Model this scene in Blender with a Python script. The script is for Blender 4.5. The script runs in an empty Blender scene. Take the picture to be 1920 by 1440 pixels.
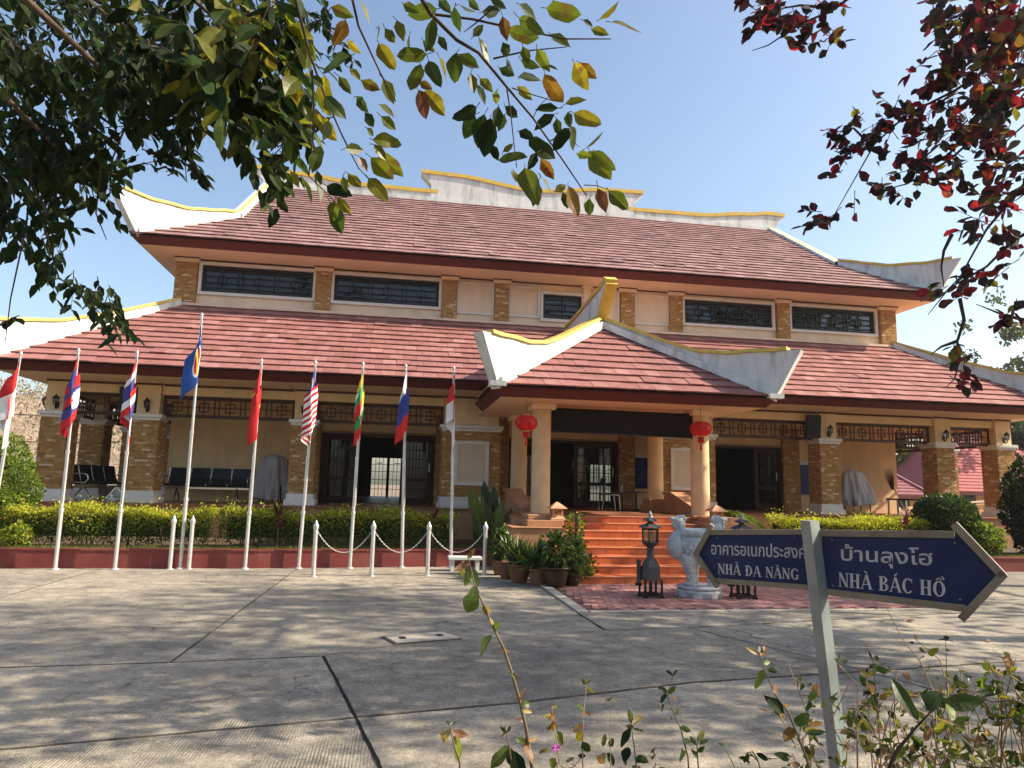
import bpy, math, random
import numpy as np
from mathutils import Vector, Matrix
rnd = random.Random(7)
nr = np.random.RandomState(11)
C = bpy.context.scene.collection
SC = bpy.context.scene

# ------------------------------------------------------------------ camera
F_PX, YAW, PITCH, ROLL, EYE = 1314.076, 9.3365, 8.2863, 1.2935, 1.6
def cam_axes():
    ps, pt, ro = map(math.radians, (YAW, PITCH, ROLL))
    r0 = Vector((math.cos(ps), -math.sin(ps), 0))
    fwd = Vector((math.sin(ps)*math.cos(pt), math.cos(ps)*math.cos(pt), math.sin(pt)))
    u0 = Vector((-math.sin(ps)*math.sin(pt), -math.cos(ps)*math.sin(pt), math.cos(pt)))
    c, s = math.cos(ro), math.sin(ro)
    return r0*c+u0*s, u0*c-r0*s, fwd
RGT, UPV, FWD = cam_axes()
cd = bpy.data.cameras.new('camera'); cam = bpy.data.objects.new('camera', cd); C.objects.link(cam)
cd.sensor_width = 36; cd.lens = 36*F_PX/1920; cd.clip_start = 0.05; cd.clip_end = 2000
mw = Matrix.Identity(4)
for i in range(3):
    mw[i][0], mw[i][1], mw[i][2] = RGT[i], UPV[i], -FWD[i]
mw[2][3] = EYE
cam.matrix_world = mw
SC.camera = cam
def ray(u, v):
    return RGT*((u-960)/F_PX) - UPV*((v-720)/F_PX) + FWD
EYEV = Vector((0, 0, EYE))
def atY(u, v, Y): r = ray(u, v); return EYEV + r*(Y/r.y)
def atZ(u, v, Z): r = ray(u, v); return EYEV + r*((Z-EYE)/r.z)
def atD(u, v, d): return EYEV + ray(u, v).normalized()*d      # a point at a distance from the eye

# ------------------------------------------------------------------ sun and sky
SUN_EL, SUN_AZ = math.radians(36), math.radians(80)     # azimuth from the facade normal (-Y) towards +X
TO_SUN = Vector((math.cos(SUN_EL)*math.sin(SUN_AZ), -math.cos(SUN_EL)*math.cos(SUN_AZ), math.sin(SUN_EL)))
w = bpy.data.worlds.new('World'); SC.world = w; w.use_nodes = True
nt = w.node_tree; nt.nodes.clear()
sky = nt.nodes.new('ShaderNodeTexSky'); sky.sky_type = 'NISHITA'; sky.sun_disc = False
sky.sun_elevation = SUN_EL; sky.sun_rotation = math.atan2(TO_SUN.x, TO_SUN.y)
sky.altitude = 100; sky.air_density = 1.15; sky.dust_density = 2.5; sky.ozone_density = 1.2
bg = nt.nodes.new('ShaderNodeBackground'); bg.inputs[1].default_value = 0.115
ow = nt.nodes.new('ShaderNodeOutputWorld')
nt.links.new(sky.outputs[0], bg.inputs[0]); nt.links.new(bg.outputs[0], ow.inputs[0])
sd = bpy.data.lights.new('sun', 'SUN'); sd.energy = 4.7; sd.angle = math.radians(0.53); sd.color = (1.0, 0.87, 0.69)
sun = bpy.data.objects.new('sun', sd); C.objects.link(sun)
sun.rotation_euler = TO_SUN.to_track_quat('Z', 'Y').to_euler(); sun.location = (30, -5, 40)
vs = SC.view_settings
vs.view_transform = 'Standard'; vs.look = 'None'; vs.exposure = 1.05; vs.gamma = 1; vs.use_curve_mapping = False
SC.cycles.max_bounces = 7; SC.cycles.diffuse_bounces = 4; SC.cycles.transparent_max_bounces = 12
SC.cycles.transmission_bounces = 4; SC.cycles.glossy_bounces = 3
SC.cycles.use_denoising = True
SC.cycles.caustics_reflective = False; SC.cycles.caustics_refractive = False

# ------------------------------------------------------------------ mesh helpers
def wl(o):
    p = Vector((0, 0, 0))
    while o is not None:
        p = p + o.location; o = o.parent
    return p
class MB:
    """Collects polygons; build() links them as one mesh object."""
    def __init__(s): s.v = []; s.f = []; s.mi = []; s.t = []; s.sm = []
    def face(s, pts, m=0, t=0.0, sm=False):
        n = len(s.v); s.v.extend([tuple(p) for p in pts]); s.f.append(tuple(range(n, n+len(pts)))); s.mi.append(m); s.t.append(t); s.sm.append(sm)
    def mesh(s, V, F, m=0, t=0.0, sm=False):
        n = len(s.v); s.v.extend([tuple(p) for p in V])
        for f in F: s.f.append(tuple(i+n for i in f)); s.mi.append(m); s.t.append(t); s.sm.append(sm)
    def box(s, x0, x1, y0, y1, z0, z1, m=0, t=0.0):
        V = [(x, y, z) for z in (z0, z1) for y in (y0, y1) for x in (x0, x1)]
        s.mesh(V, [(0, 2, 3, 1), (4, 5, 7, 6), (0, 1, 5, 4), (2, 6, 7, 3), (0, 4, 6, 2), (1, 3, 7, 5)], m, t)
    def obox(s, c, ax, ay, az, m=0, t=0.0):
        c, ax, ay, az = Vector(c), Vector(ax), Vector(ay), Vector(az)
        V = [c+ax*i+ay*j+az*k for k in (-1, 1) for j in (-1, 1) for i in (-1, 1)]
        s.mesh(V, [(0, 2, 3, 1), (4, 5, 7, 6), (0, 1, 5, 4), (2, 6, 7, 3), (0, 4, 6, 2), (1, 3, 7, 5)], m, t)
    def bar(s, a, b, w, h, m=0, t=0.0, up=(0, 0, 1)):
        a, b = Vector(a), Vector(b); d = (b-a); L = d.length; d.normalize(); up = Vector(up)
        side = d.cross(up)
        if side.length < 1e-4: side = d.cross(Vector((1, 0, 0)))
        side.normalize(); u2 = side.cross(d)
        s.obox((a+b)/2, d*(L/2), side*(w/2), u2*(h/2), m, t)
    def prism(s, pts, ext, m=0, t=0.0):
        pts = [Vector(p) for p in pts]; ext = Vector(ext); n = len(pts)
        V = pts+[p+ext for p in pts]
        F = [tuple(range(n-1, -1, -1)), tuple(range(n, 2*n))]+[(i, (i+1) % n, n+(i+1) % n, n+i) for i in range(n)]
        s.mesh(V, F, m, t)
    def tube(s, path, rad, n=8, m=0, t=0.0, caps=True, sm=True):
        P = [Vector(p) for p in path]; k = len(P)
        if not hasattr(rad, '__len__'): rad = [rad]*k
        V = []; prev = None
        for i, p in enumerate(P):
            d = (P[min(i+1, k-1)]-P[max(i-1, 0)]); d = d.normalized() if d.length > 1e-9 else Vector((0, 0, 1))
            if prev is None:
                a = d.cross(Vector((0.123, 0.9, 0.31))); a.normalize()
            else:
                a = prev-d*prev.dot(d); a = a.normalized() if a.length > 1e-6 else d.orthogonal().normalized()
            prev = a; b = d.cross(a)
            for j in range(n):
                th = 2*math.pi*j/n; V.append(p+(a*math.cos(th)+b*math.sin(th))*rad[i])
        F = [(i*n+j, i*n+(j+1) % n, (i+1)*n+(j+1) % n, (i+1)*n+j) for i in range(k-1) for j in range(n)]
        s.mesh(V, F, m, t, sm)
        if caps:
            s.face([V[j] for j in range(n-1, -1, -1)], m, t); s.face([V[(k-1)*n+j] for j in range(n)], m, t)
    def lathe(s, prof, c=(0, 0, 0), n=16, m=0, t=0.0, sm=True, sq=(1, 1), rot=0.0):
        c = Vector(c); V = []; k = len(prof)
        for r, z in prof:
            for j in range(n):
                th = 2*math.pi*j/n+rot; V.append(c+Vector((r*math.cos(th)*sq[0], r*math.sin(th)*sq[1], z)))
        F = [(i*n+j, i*n+(j+1) % n, (i+1)*n+(j+1) % n, (i+1)*n+j) for i in range(k-1) for j in range(n)]
        s.mesh(V, F, m, t, sm)
        if prof[0][0] > 1e-4: s.face([V[j] for j in range(n-1, -1, -1)], m, t)
        if prof[-1][0] > 1e-4: s.face([V[(k-1)*n+j] for j in range(n)], m, t)
    def build(s, name, mats, parent=None, local=False, kind=None, bevel=0, smooth=None):
        me = bpy.data.meshes.new(name)
        off = Vector((0, 0, 0)) if (parent is None or local) else wl(parent)
        V = s.v if off.length == 0 else [(p[0]-off.x, p[1]-off.y, p[2]-off.z) for p in s.v]
        me.from_pydata(V, [], s.f)
        mats = mats if isinstance(mats, (list, tuple)) else [mats]
        for mm in mats: me.materials.append(mm)
        n = len(s.f)
        if n:
            me.polygons.foreach_set('material_index', s.mi)
            me.polygons.foreach_set('use_smooth', [bool(x) for x in s.sm])
            if any(s.t):
                at = me.attributes.new('tint', 'FLOAT', 'FACE'); at.data.foreach_set('value', s.t)
        me.update()
        o = bpy.data.objects.new(name, me); C.objects.link(o)
        if parent is not None: o.parent = parent
        if kind: o['kind'] = kind
        if bevel:
            b = o.modifiers.new('edge', 'BEVEL'); b.width = bevel; b.segments = 2; b.limit_method = 'ANGLE'; b.angle_limit = math.radians(40)
        return o
def qmesh(name, V, Q, mats, tint=None, parent=None, kind=None, mi=None, smooth=False):
    """A large quad mesh from numpy arrays (V: n x 3, Q: m x 4)."""
    V = np.asarray(V, np.float32); Q = np.asarray(Q, np.int32)
    if parent is not None:
        V = V-np.array(wl(parent), np.float32)
    me = bpy.data.meshes.new(name)
    me.vertices.add(len(V)); me.vertices.foreach_set('co', V.ravel())
    me.loops.add(Q.size); me.loops.foreach_set('vertex_index', Q.ravel())
    me.polygons.add(len(Q)); me.polygons.foreach_set('loop_start', np.arange(0, Q.size, Q.shape[1], dtype=np.int32))
    mats = mats if isinstance(mats, (list, tuple)) else [mats]
    for mm in mats: me.materials.append(mm)
    if mi is not None: me.polygons.foreach_set('material_index', np.asarray(mi, np.int32))
    me.polygons.foreach_set('use_smooth', np.full(len(Q), bool(smooth)))
    if tint is not None:
        at = me.attributes.new('tint', 'FLOAT', 'FACE'); at.data.foreach_set('value', np.asarray(tint, np.float32))
    me.update(calc_edges=True); me.validate()
    o = bpy.data.objects.new(name, me); C.objects.link(o)
    if parent is not None: o.parent = parent
    if kind: o['kind'] = kind
    return o
def tag(o, label, cat, group=None):
    o['label'] = label; o['category'] = cat
    if group: o['group'] = group
    return o
def thing(name, label, cat, loc=(0, 0, 0), group=None):
    o = bpy.data.objects.new(name, None); C.objects.link(o); o.location = loc; o.empty_display_size = 0.1
    return tag(o, label, cat, group)
def part(name, parent, loc=(0, 0, 0)):
    o = bpy.data.objects.new(name, None); C.objects.link(o); o.parent = parent; o.location = loc; o.empty_display_size = 0.1
    return o
def structure(o): o['kind'] = 'structure'; return o
def dup(root, loc, label=None, rotz=None, group=None, scale=None):
    r = root.copy(); C.objects.link(r); r.location = loc
    if rotz is not None: r.rotation_euler = (0, 0, rotz)
    if scale is not None: r.scale = (scale,)*3
    if label: r['label'] = label
    if group: r['group'] = group
    for ch in root.children:
        c = ch.copy(); C.objects.link(c); c.parent = r
        for g in ch.children:
            d = g.copy(); C.objects.link(d); d.parent = c
    return r

# ------------------------------------------------------------------ materials
def mat(name, col, rough=0.75, var=0.12, scale=6.0, bump=0.0, bscale=40.0, spec=0.3, metal=0.0, ramp=None, stain=None, sscale=1.5, samount=0.5, wave=None, streak=False, coord='Object', random=0.0):
    m = bpy.data.materials.new(name); m.use_nodes = True
    n = m.node_tree.nodes; L = m.node_tree.links
    p = n['Principled BSDF']; p.inputs['Roughness'].default_value = rough; p.inputs['Metallic'].default_value = metal
    p.inputs['Specular IOR Level'].default_value = spec
    tc = n.new('ShaderNodeTexCoord'); out = tc.outputs[coord]
    geo = n.new('ShaderNodeNewGeometry'); pos = geo.outputs['Position']
    ns = n.new('ShaderNodeTexNoise'); ns.inputs['Scale'].default_value = scale; ns.inputs['Detail'].default_value = 6
    L.new(pos, ns.inputs['Vector'])
    if ramp:
        at = n.new('ShaderNodeAttribute'); at.attribute_name = 'tint'
        oi = n.new('ShaderNodeObjectInfo')
        ad = n.new('ShaderNodeMath'); ad.operation = 'ADD'; L.new(at.outputs['Fac'], ad.inputs[0]); L.new(oi.outputs['Random'], ad.inputs[1])
        fr = n.new('ShaderNodeMath'); fr.operation = 'FRACT'; L.new(ad.outputs[0], fr.inputs[0])
        cr = n.new('ShaderNodeValToRGB'); L.new(fr.outputs[0], cr.inputs[0])
        el = cr.color_ramp.elements
        while len(el) < len(ramp): el.new(0.5)
        for e, (ps, cc) in zip(el, ramp): e.position = ps; e.color = (*cc, 1)
        base = cr.outputs[0]
    else:
        rg = n.new('ShaderNodeRGB'); rg.outputs[0].default_value = (*col, 1); base = rg.outputs[0]
    mr = n.new('ShaderNodeMapRange'); mr.inputs[1].default_value = 0.3; mr.inputs[2].default_value = 0.7; mr.inputs[3].default_value = 1-var; mr.inputs[4].default_value = 1+var
    L.new(ns.outputs['Fac'], mr.inputs[0])
    mx = n.new('ShaderNodeMix'); mx.data_type = 'RGBA'; mx.blend_type = 'MULTIPLY'; mx.inputs[0].default_value = 1
    L.new(base, mx.inputs[6]); L.new(mr.outputs[0], mx.inputs[7]); cur = mx.outputs[2]
    if stain:
        s2 = n.new('ShaderNodeTexNoise'); s2.inputs['Scale'].default_value = sscale; s2.inputs['Detail'].default_value = 8; s2.inputs['Roughness'].default_value = 0.65
        if streak:
            mp = n.new('ShaderNodeMapping'); mp.inputs['Scale'].default_value = (1, 1, 0.18); L.new(pos, mp.inputs[0]); L.new(mp.outputs[0], s2.inputs['Vector'])
        else: L.new(pos, s2.inputs['Vector'])
        m2 = n.new('ShaderNodeMapRange'); m2.inputs[1].default_value = 0.48; m2.inputs[2].default_value = 0.72; m2.inputs[4].default_value = samount
        L.new(s2.outputs['Fac'], m2.inputs[0])
        mx2 = n.new('ShaderNodeMix'); mx2.data_type = 'RGBA'; L.new(m2.outputs[0], mx2.inputs[0]); L.new(cur, mx2.inputs[6]); mx2.inputs[7].default_value = (*stain, 1); cur = mx2.outputs[2]
    L.new(cur, p.inputs['Base Color'])
    if bump or wave:
        b = n.new('ShaderNodeBump'); b.inputs['Strength'].default_value = 1.0; b.inputs['Distance'].default_value = bump or 0.002
        n3 = n.new('ShaderNodeTexNoise'); n3.inputs['Scale'].default_value = bscale; n3.inputs['Detail'].default_value = 5; L.new(pos, n3.inputs['Vector'])
        h = n3.outputs['Fac']
        if wave:
            wv = n.new('ShaderNodeTexWave'); wv.inputs['Scale'].default_value = wave[0]; wv.inputs['Distortion'].default_value = 1.5; wv.inputs['Detail'].default_value = 3
            mp = n.new('ShaderNodeMapping'); mp.inputs['Rotation'].default_value = (0, 0, wave[1]); mp.inputs['Scale'].default_value = (1, wave[2], 1)
            L.new(pos, mp.inputs[0]); L.new(mp.outputs[0], wv.inputs['Vector'])
            am = n.new('ShaderNodeMath'); am.operation = 'MULTIPLY_ADD'; L.new(wv.outputs['Fac'], am.inputs[0]); am.inputs[1].default_value = wave[3]; L.new(h, am.inputs[2]); h = am.outputs[0]
        L.new(h, b.inputs['Height']); L.new(b.outputs[0], p.inputs['Normal'])
    return m
def leafmat(name, ramp, trans=0.45, rough=0.42, tcol=1.6, spot=None, spec=0.35):
    m = bpy.data.materials.new(name); m.use_nodes = True
    n = m.node_tree.nodes; L = m.node_tree.links
    p = n['Principled BSDF']; p.inputs['Roughness'].default_value = rough; p.inputs['Specular IOR Level'].default_value = spec
    at = n.new('ShaderNodeAttribute'); at.attribute_name = 'tint'; oi = n.new('ShaderNodeObjectInfo')
    ad = n.new('ShaderNodeMath'); ad.operation = 'ADD'; L.new(at.outputs['Fac'], ad.inputs[0]); L.new(oi.outputs['Random'], ad.inputs[1])
    fr = n.new('ShaderNodeMath'); fr.operation = 'FRACT'; L.new(ad.outputs[0], fr.inputs[0])
    cr = n.new('ShaderNodeValToRGB'); L.new(fr.outputs[0], cr.inputs[0]); el = cr.color_ramp.elements
    while len(el) < len(ramp): el.new(0.5)
    for e, (ps, cc) in zip(el, ramp): e.position = ps; e.color = (*cc, 1)
    cur = cr.outputs[0]
    geo = n.new('ShaderNodeNewGeometry')
    ns = n.new('ShaderNodeTexNoise'); ns.inputs['Scale'].default_value = 30; ns.inputs['Detail'].default_value = 4; L.new(geo.outputs['Position'], ns.inputs['Vector'])
    mr = n.new('ShaderNodeMapRange'); mr.inputs[1].default_value = 0.3; mr.inputs[2].default_value = 0.7; mr.inputs[3].default_value = 0.75; mr.inputs[4].default_value = 1.25; L.new(ns.outputs['Fac'], mr.inputs[0])
    mx = n.new('ShaderNodeMix'); mx.data_type = 'RGBA'; mx.blend_type = 'MULTIPLY'; mx.inputs[0].default_value = 1; L.new(cur, mx.inputs[6]); L.new(mr.outputs[0], mx.inputs[7]); cur = mx.outputs[2]
    if spot:
        n2 = n.new('ShaderNodeTexNoise'); n2.inputs['Scale'].default_value = 22; n2.inputs['Detail'].default_value = 6; L.new(geo.outputs['Position'], n2.inputs['Vector'])
        m2 = n.new('ShaderNodeMapRange'); m2.inputs[1].default_value = 0.56; m2.inputs[2].default_value = 0.66; L.new(n2.outputs['Fac'], m2.inputs[0])
        mx2 = n.new('ShaderNodeMix'); mx2.data_type = 'RGBA'; L.new(m2.outputs[0], mx2.inputs[0]); L.new(cur, mx2.inputs[6]); mx2.inputs[7].default_value = (*spot, 1); cur = mx2.outputs[2]
    va_ = n.new('ShaderNodeAttribute'); va_.attribute_name = 'vein'; tcn = n.new('ShaderNodeTexCoord'); sx = n.new('ShaderNodeSeparateXYZ'); L.new(tcn.outputs['Object'], sx.inputs[0])
    ab = n.new('ShaderNodeMath'); ab.operation = 'ABSOLUTE'; L.new(sx.outputs[1], ab.inputs[0])
    mid = n.new('ShaderNodeMapRange'); L.new(ab.outputs[0], mid.inputs[0]); mid.inputs[1].default_value = .006; mid.inputs[2].default_value = .016; mid.inputs[3].default_value = 1; mid.inputs[4].default_value = 0
    sl = n.new('ShaderNodeMath'); sl.operation = 'MULTIPLY_ADD'; L.new(ab.outputs[0], sl.inputs[0]); sl.inputs[1].default_value = -.75; L.new(sx.outputs[0], sl.inputs[2])
    fq = n.new('ShaderNodeMath'); fq.operation = 'MULTIPLY'; L.new(sl.outputs[0], fq.inputs[0]); fq.inputs[1].default_value = 10
    fc = n.new('ShaderNodeMath'); fc.operation = 'FRACT'; L.new(fq.outputs[0], fc.inputs[0])
    sv = n.new('ShaderNodeMapRange'); L.new(fc.outputs[0], sv.inputs[0]); sv.inputs[1].default_value = .0; sv.inputs[2].default_value = .14; sv.inputs[3].default_value = .6; sv.inputs[4].default_value = 0
    mxv = n.new('ShaderNodeMath'); mxv.operation = 'MAXIMUM'; L.new(mid.outputs[0], mxv.inputs[0]); L.new(sv.outputs[0], mxv.inputs[1])
    mv = n.new('ShaderNodeMath'); mv.operation = 'MULTIPLY'; L.new(mxv.outputs[0], mv.inputs[0]); L.new(va_.outputs['Fac'], mv.inputs[1])
    sc2 = n.new('ShaderNodeMath'); sc2.operation = 'MULTIPLY_ADD'; L.new(mv.outputs[0], sc2.inputs[0]); sc2.inputs[1].default_value = .7; sc2.inputs[2].default_value = 1
    mxc = n.new('ShaderNodeMix'); mxc.data_type = 'RGBA'; mxc.blend_type = 'MULTIPLY'; mxc.inputs[0].default_value = 1; L.new(cur, mxc.inputs[6]); L.new(sc2.outputs[0], mxc.inputs[7]); cur = mxc.outputs[2]
    L.new(cur, p.inputs['Base Color'])
    tr = n.new('ShaderNodeBsdfTranslucent')
    mt = n.new('ShaderNodeMix'); mt.data_type = 'RGBA'; mt.blend_type = 'MULTIPLY'; mt.inputs[0].default_value = 1; L.new(cur, mt.inputs[6]); mt.inputs[7].default_value = (tcol, tcol, tcol*0.6, 1)
    L.new(mt.outputs[2], tr.inputs[0])
    ms = n.new('ShaderNodeMixShader'); ms.inputs[0].default_value = trans; L.new(p.outputs[0], ms.inputs[1]); L.new(tr.outputs[0], ms.inputs[2])
    L.new(ms.outputs[0], n['Material Output'].inputs[0])
    return m
def glassmat(name, tint=(0.85, 0.9, 0.9), refl=1.5):
    m = bpy.data.materials.new(name); m.use_nodes = True; n = m.node_tree.nodes; L = m.node_tree.links
    n.remove(n['Principled BSDF'])
    t = n.new('ShaderNodeBsdfTransparent'); t.inputs[0].default_value = (*tint, 1)
    g = n.new('ShaderNodeBsdfGlossy'); g.inputs['Roughness'].default_value = 0.03
    fz = n.new('ShaderNodeFresnel'); fz.inputs[0].default_value = refl
    ms = n.new('ShaderNodeMixShader'); L.new(fz.outputs[0], ms.inputs[0]); L.new(t.outputs[0], ms.inputs[1]); L.new(g.outputs[0], ms.inputs[2])
    L.new(ms.outputs[0], n['Material Output'].inputs[0]); return m

CREAM = mat('cream_wall', (0.82, 0.63, 0.37), 0.85, 0.07, 2.5, 0.0015, 60, stain=(0.42, 0.33, 0.22), sscale=1.6, samount=0.42, streak=True)
CREAMU = mat('upper_cream', (0.80, 0.64, 0.47), 0.85, 0.06, 2.5, 0.0015, 60, stain=(0.45, 0.37, 0.28), sscale=1.8, samount=0.42, streak=True)
SOFF = mat('soffit_paint', (0.80, 0.60, 0.42), 0.85, 0.06, 1.2)
WHITE = mat('white_trim', (0.72, 0.71, 0.67), 0.7, 0.06, 5, 0.001, 50, stain=(0.5, 0.48, 0.43), sscale=2.2, samount=0.25)
CREST = mat('crest_white', (0.67, 0.68, 0.66), 0.75, 0.08, 3, 0.0015, 30, stain=(0.17, 0.17, 0.15), sscale=3.4, samount=0.7, streak=True)
YEL = mat('crest_yellow', (0.66, 0.46, 0.09), 0.65, 0.12, 6, 0.001, 50, stain=(0.42, 0.30, 0.10), sscale=5, samount=0.5)
FASC = mat('fascia_red', (0.115, 0.022, 0.018), 0.55, 0.12, 5, stain=(0.07, 0.02, 0.02), sscale=3, samount=0.4)
TRIMB = mat('brown_trim', (0.10, 0.035, 0.025), 0.6, 0.1, 5)
TILE = mat('roof_tile', None, 0.72, 0.14, 5, 0.004, 45, spec=0.2, ramp=[(0.0, (0.265, 0.112, 0.098)), (0.35, (0.30, 0.132, 0.116)), (0.75, (0.325, 0.148, 0.132)), (1.0, (0.375, 0.188, 0.168))], stain=(0.17, 0.085, 0.078), sscale=1.3, samount=0.5)
TILEU = mat('roof_tile_weathered', None, 0.74, 0.16, 7, 0.004, 45, spec=0.2, ramp=[(0.0, (0.265, 0.148, 0.139)), (0.35, (0.295, 0.170, 0.160)), (0.75, (0.32, 0.19, 0.180)), (1.0, (0.37, 0.235, 0.225))], stain=(0.12, 0.075, 0.072), sscale=0.8, samount=0.62)
DECK = mat('roof_deck', (0.05, 0.025, 0.02), 0.9)
BRICK = mat('facing_brick', None, 0.8, 0.14, 14, 0.004, 70, ramp=[(0.0, (0.33, 0.175, 0.055)), (0.3, (0.40, 0.22, 0.075)), (0.6, (0.45, 0.26, 0.095)), (0.90, (0.50, 0.31, 0.13)), (0.925, (0.64, 0.48, 0.30)), (1.0, (0.68, 0.52, 0.34))])
MORTAR = mat('mortar', (0.24, 0.135, 0.055), 0.95, 0.15, 20)
PORCHC = mat('porch_column_plaster', (0.68, 0.49, 0.28), 0.85, 0.1, 4, 0.006, 28)
TERRA = mat('terracotta_plaster', (0.46, 0.24, 0.125), 0.85, 0.12, 3, 0.003, 40, stain=(0.3, 0.17, 0.10), sscale=2, samount=0.35)
STEPT = mat('step_tile', None, 0.42, 0.08, 12, ramp=[(0.0, (0.42, 0.105, 0.036)), (0.5, (0.48, 0.128, 0.046)), (1.0, (0.54, 0.155, 0.06))], stain=(0.34, 0.14, 0.08), sscale=3.5, samount=0.6)
STEPN = mat('step_nosing', (0.66, 0.30, 0.16), 0.45, 0.1, 8)
GROUT = mat('grout', (0.38, 0.17, 0.09), 0.9)
WOOD = mat('dark_wood', (0.035, 0.011, 0.008), 0.4, 0.2, 8)
WOODL = mat('lattice_wood', (0.060, 0.024, 0.016), 0.5, 0.2, 8)
DGREY = mat('window_dark_frame', (0.025, 0.028, 0.030), 0.5, 0.1, 8)
GLASS = glassmat('window_glass', (0.62, 0.68, 0.70), 1.5)
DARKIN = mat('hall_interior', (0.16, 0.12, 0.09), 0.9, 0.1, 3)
FLOORT = mat('veranda_floor', (0.32, 0.13, 0.07), 0.4, 0.1, 3)
def concrete(name, grooves):
    m = bpy.data.materials.new(name); m.use_nodes = True; n = m.node_tree.nodes; L = m.node_tree.links; p = n['Principled BSDF']
    p.inputs['Roughness'].default_value = .88; p.inputs['Specular IOR Level'].default_value = .25
    geo = n.new('ShaderNodeNewGeometry'); oi = n.new('ShaderNodeObjectInfo')
    def noise(sc, det=6, rough=.6, st=None):
        q = n.new('ShaderNodeTexNoise'); q.inputs['Scale'].default_value = sc; q.inputs['Detail'].default_value = det; q.inputs['Roughness'].default_value = rough
        if st:
            mp = n.new('ShaderNodeMapping'); mp.inputs['Scale'].default_value = st[0]; mp.inputs['Rotation'].default_value = (0, 0, st[1]); L.new(geo.outputs['Position'], mp.inputs[0]); L.new(mp.outputs[0], q.inputs['Vector'])
        else: L.new(geo.outputs['Position'], q.inputs['Vector'])
        return q.outputs['Fac']
    def mrange(x, a, b_, c, d):
        q = n.new('ShaderNodeMapRange'); L.new(x, q.inputs[0])
        for i, v in enumerate((a, b_, c, d)): q.inputs[1+i].default_value = v
        return q.outputs[0]
    def mul(c, f):
        q = n.new('ShaderNodeMix'); q.data_type = 'RGBA'; q.blend_type = 'MULTIPLY'; q.inputs[0].default_value = 1; L.new(c, q.inputs[6]); L.new(f, q.inputs[7]); return q.outputs[2]
    def mix(f, c, col):
        q = n.new('ShaderNodeMix'); q.data_type = 'RGBA'; L.new(f, q.inputs[0]); L.new(c, q.inputs[6]); q.inputs[7].default_value = (*col, 1); return q.outputs[2]
    cr = n.new('ShaderNodeValToRGB'); L.new(noise(.55, 9, .68), cr.inputs[0]); e = cr.color_ramp.elements
    e[0].position = .33; e[0].color = (.15, .138, .118, 1); e[1].position = .66; e[1].color = (.375, .322, .245, 1)
    c = cr.outputs[0]
    c = mul(c, mrange(oi.outputs['Random'], 0, 1, .86, 1.12))
    c = mul(c, mrange(noise(5, 7, .7), .3, .7, .60, 1.40))
    c = mul(c, mrange(noise(26, 4, .7), .3, .7, .72, 1.28))
    c = mul(c, mrange(noise(150, 2, .5), .35, .65, .62, 1.38))
    c = mix(mrange(noise(3.2, 8, .75, ((.35, 1.6, 1), .2)), .58, .72, 0, .5), c, (.37, .35, .31))
    c = mix(mrange(noise(1.1, 8, .7), .60, .75, 0, .6), c, (.085, .08, .07))
    c = mix(mrange(noise(210, 1, .4), .68, .72, 0, .7), c, (.45, .43, .39))
    vo = n.new('ShaderNodeTexVoronoi'); vo.feature = 'DISTANCE_TO_EDGE'; vo.inputs['Scale'].default_value = .42
    wp = n.new('ShaderNodeTexNoise'); wp.inputs['Scale'].default_value = 2.2; wp.inputs['Detail'].default_value = 6; L.new(geo.outputs['Position'], wp.inputs['Vector'])
    va = n.new('ShaderNodeVectorMath'); va.operation = 'MULTIPLY_ADD'; L.new(wp.outputs['Color'], va.inputs[0]); va.inputs[1].default_value = (.9, .9, 0); L.new(geo.outputs['Position'], va.inputs[2]); L.new(va.outputs[0], vo.inputs['Vector'])
    gate = mrange(noise(.3, 2), .46, .54, 0, 1); ck = mrange(vo.outputs['Distance'], 0, .006, .75, 0); gm = n.new('ShaderNodeMath'); gm.operation = 'MULTIPLY'; L.new(ck, gm.inputs[0]); L.new(gate, gm.inputs[1])
    c = mix(gm.outputs[0], c, (.05, .045, .04))
    L.new(c, p.inputs['Base Color'])
    b_ = n.new('ShaderNodeBump'); b_.inputs['Distance'].default_value = .006; h = noise(70, 5, .7)
    if grooves:
        wv = n.new('ShaderNodeTexWave'); wv.inputs['Scale'].default_value = 15; wv.inputs['Distortion'].default_value = 2.2; wv.inputs['Detail'].default_value = 4; wv.inputs['Detail Scale'].default_value = 2
        mp = n.new('ShaderNodeMapping'); mp.inputs['Rotation'].default_value = (0, 0, .12); mp.inputs['Scale'].default_value = (1, .05, 1); L.new(geo.outputs['Position'], mp.inputs[0]); L.new(mp.outputs[0], wv.inputs['Vector'])
        gg = n.new('ShaderNodeMath'); gg.operation = 'MULTIPLY'; L.new(wv.outputs['Fac'], gg.inputs[0]); L.new(mrange(noise(1.6, 5, .7), .42, .6, 0, .55), gg.inputs[1])
        am = n.new('ShaderNodeMath'); L.new(gg.outputs[0], am.inputs[0]); L.new(h, am.inputs[1]); h = am.outputs[0]
    L.new(h, b_.inputs['Height']); L.new(b_.outputs[0], p.inputs['Normal']); return m
CONC = concrete('parking_concrete', False); CONCG = concrete('parking_concrete_broomed', True)
JOINT = mat('joint_dirt', (0.10, 0.088, 0.07), 0.95, 0.3, 20)
KERB = mat('kerb_concrete', (0.42, 0.37, 0.30), 0.9, 0.15, 5, 0.003, 60, stain=(0.2, 0.18, 0.15), sscale=2.5, samount=0.5)
PAVER = mat('paver_brick', None, 0.85, 0.12, 12, 0.003, 60, ramp=[(0.0, (0.30, 0.135, 0.115)), (0.5, (0.37, 0.175, 0.15)), (1.0, (0.43, 0.225, 0.195))], stain=(0.2, 0.12, 0.1), sscale=2, samount=0.4)
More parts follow.
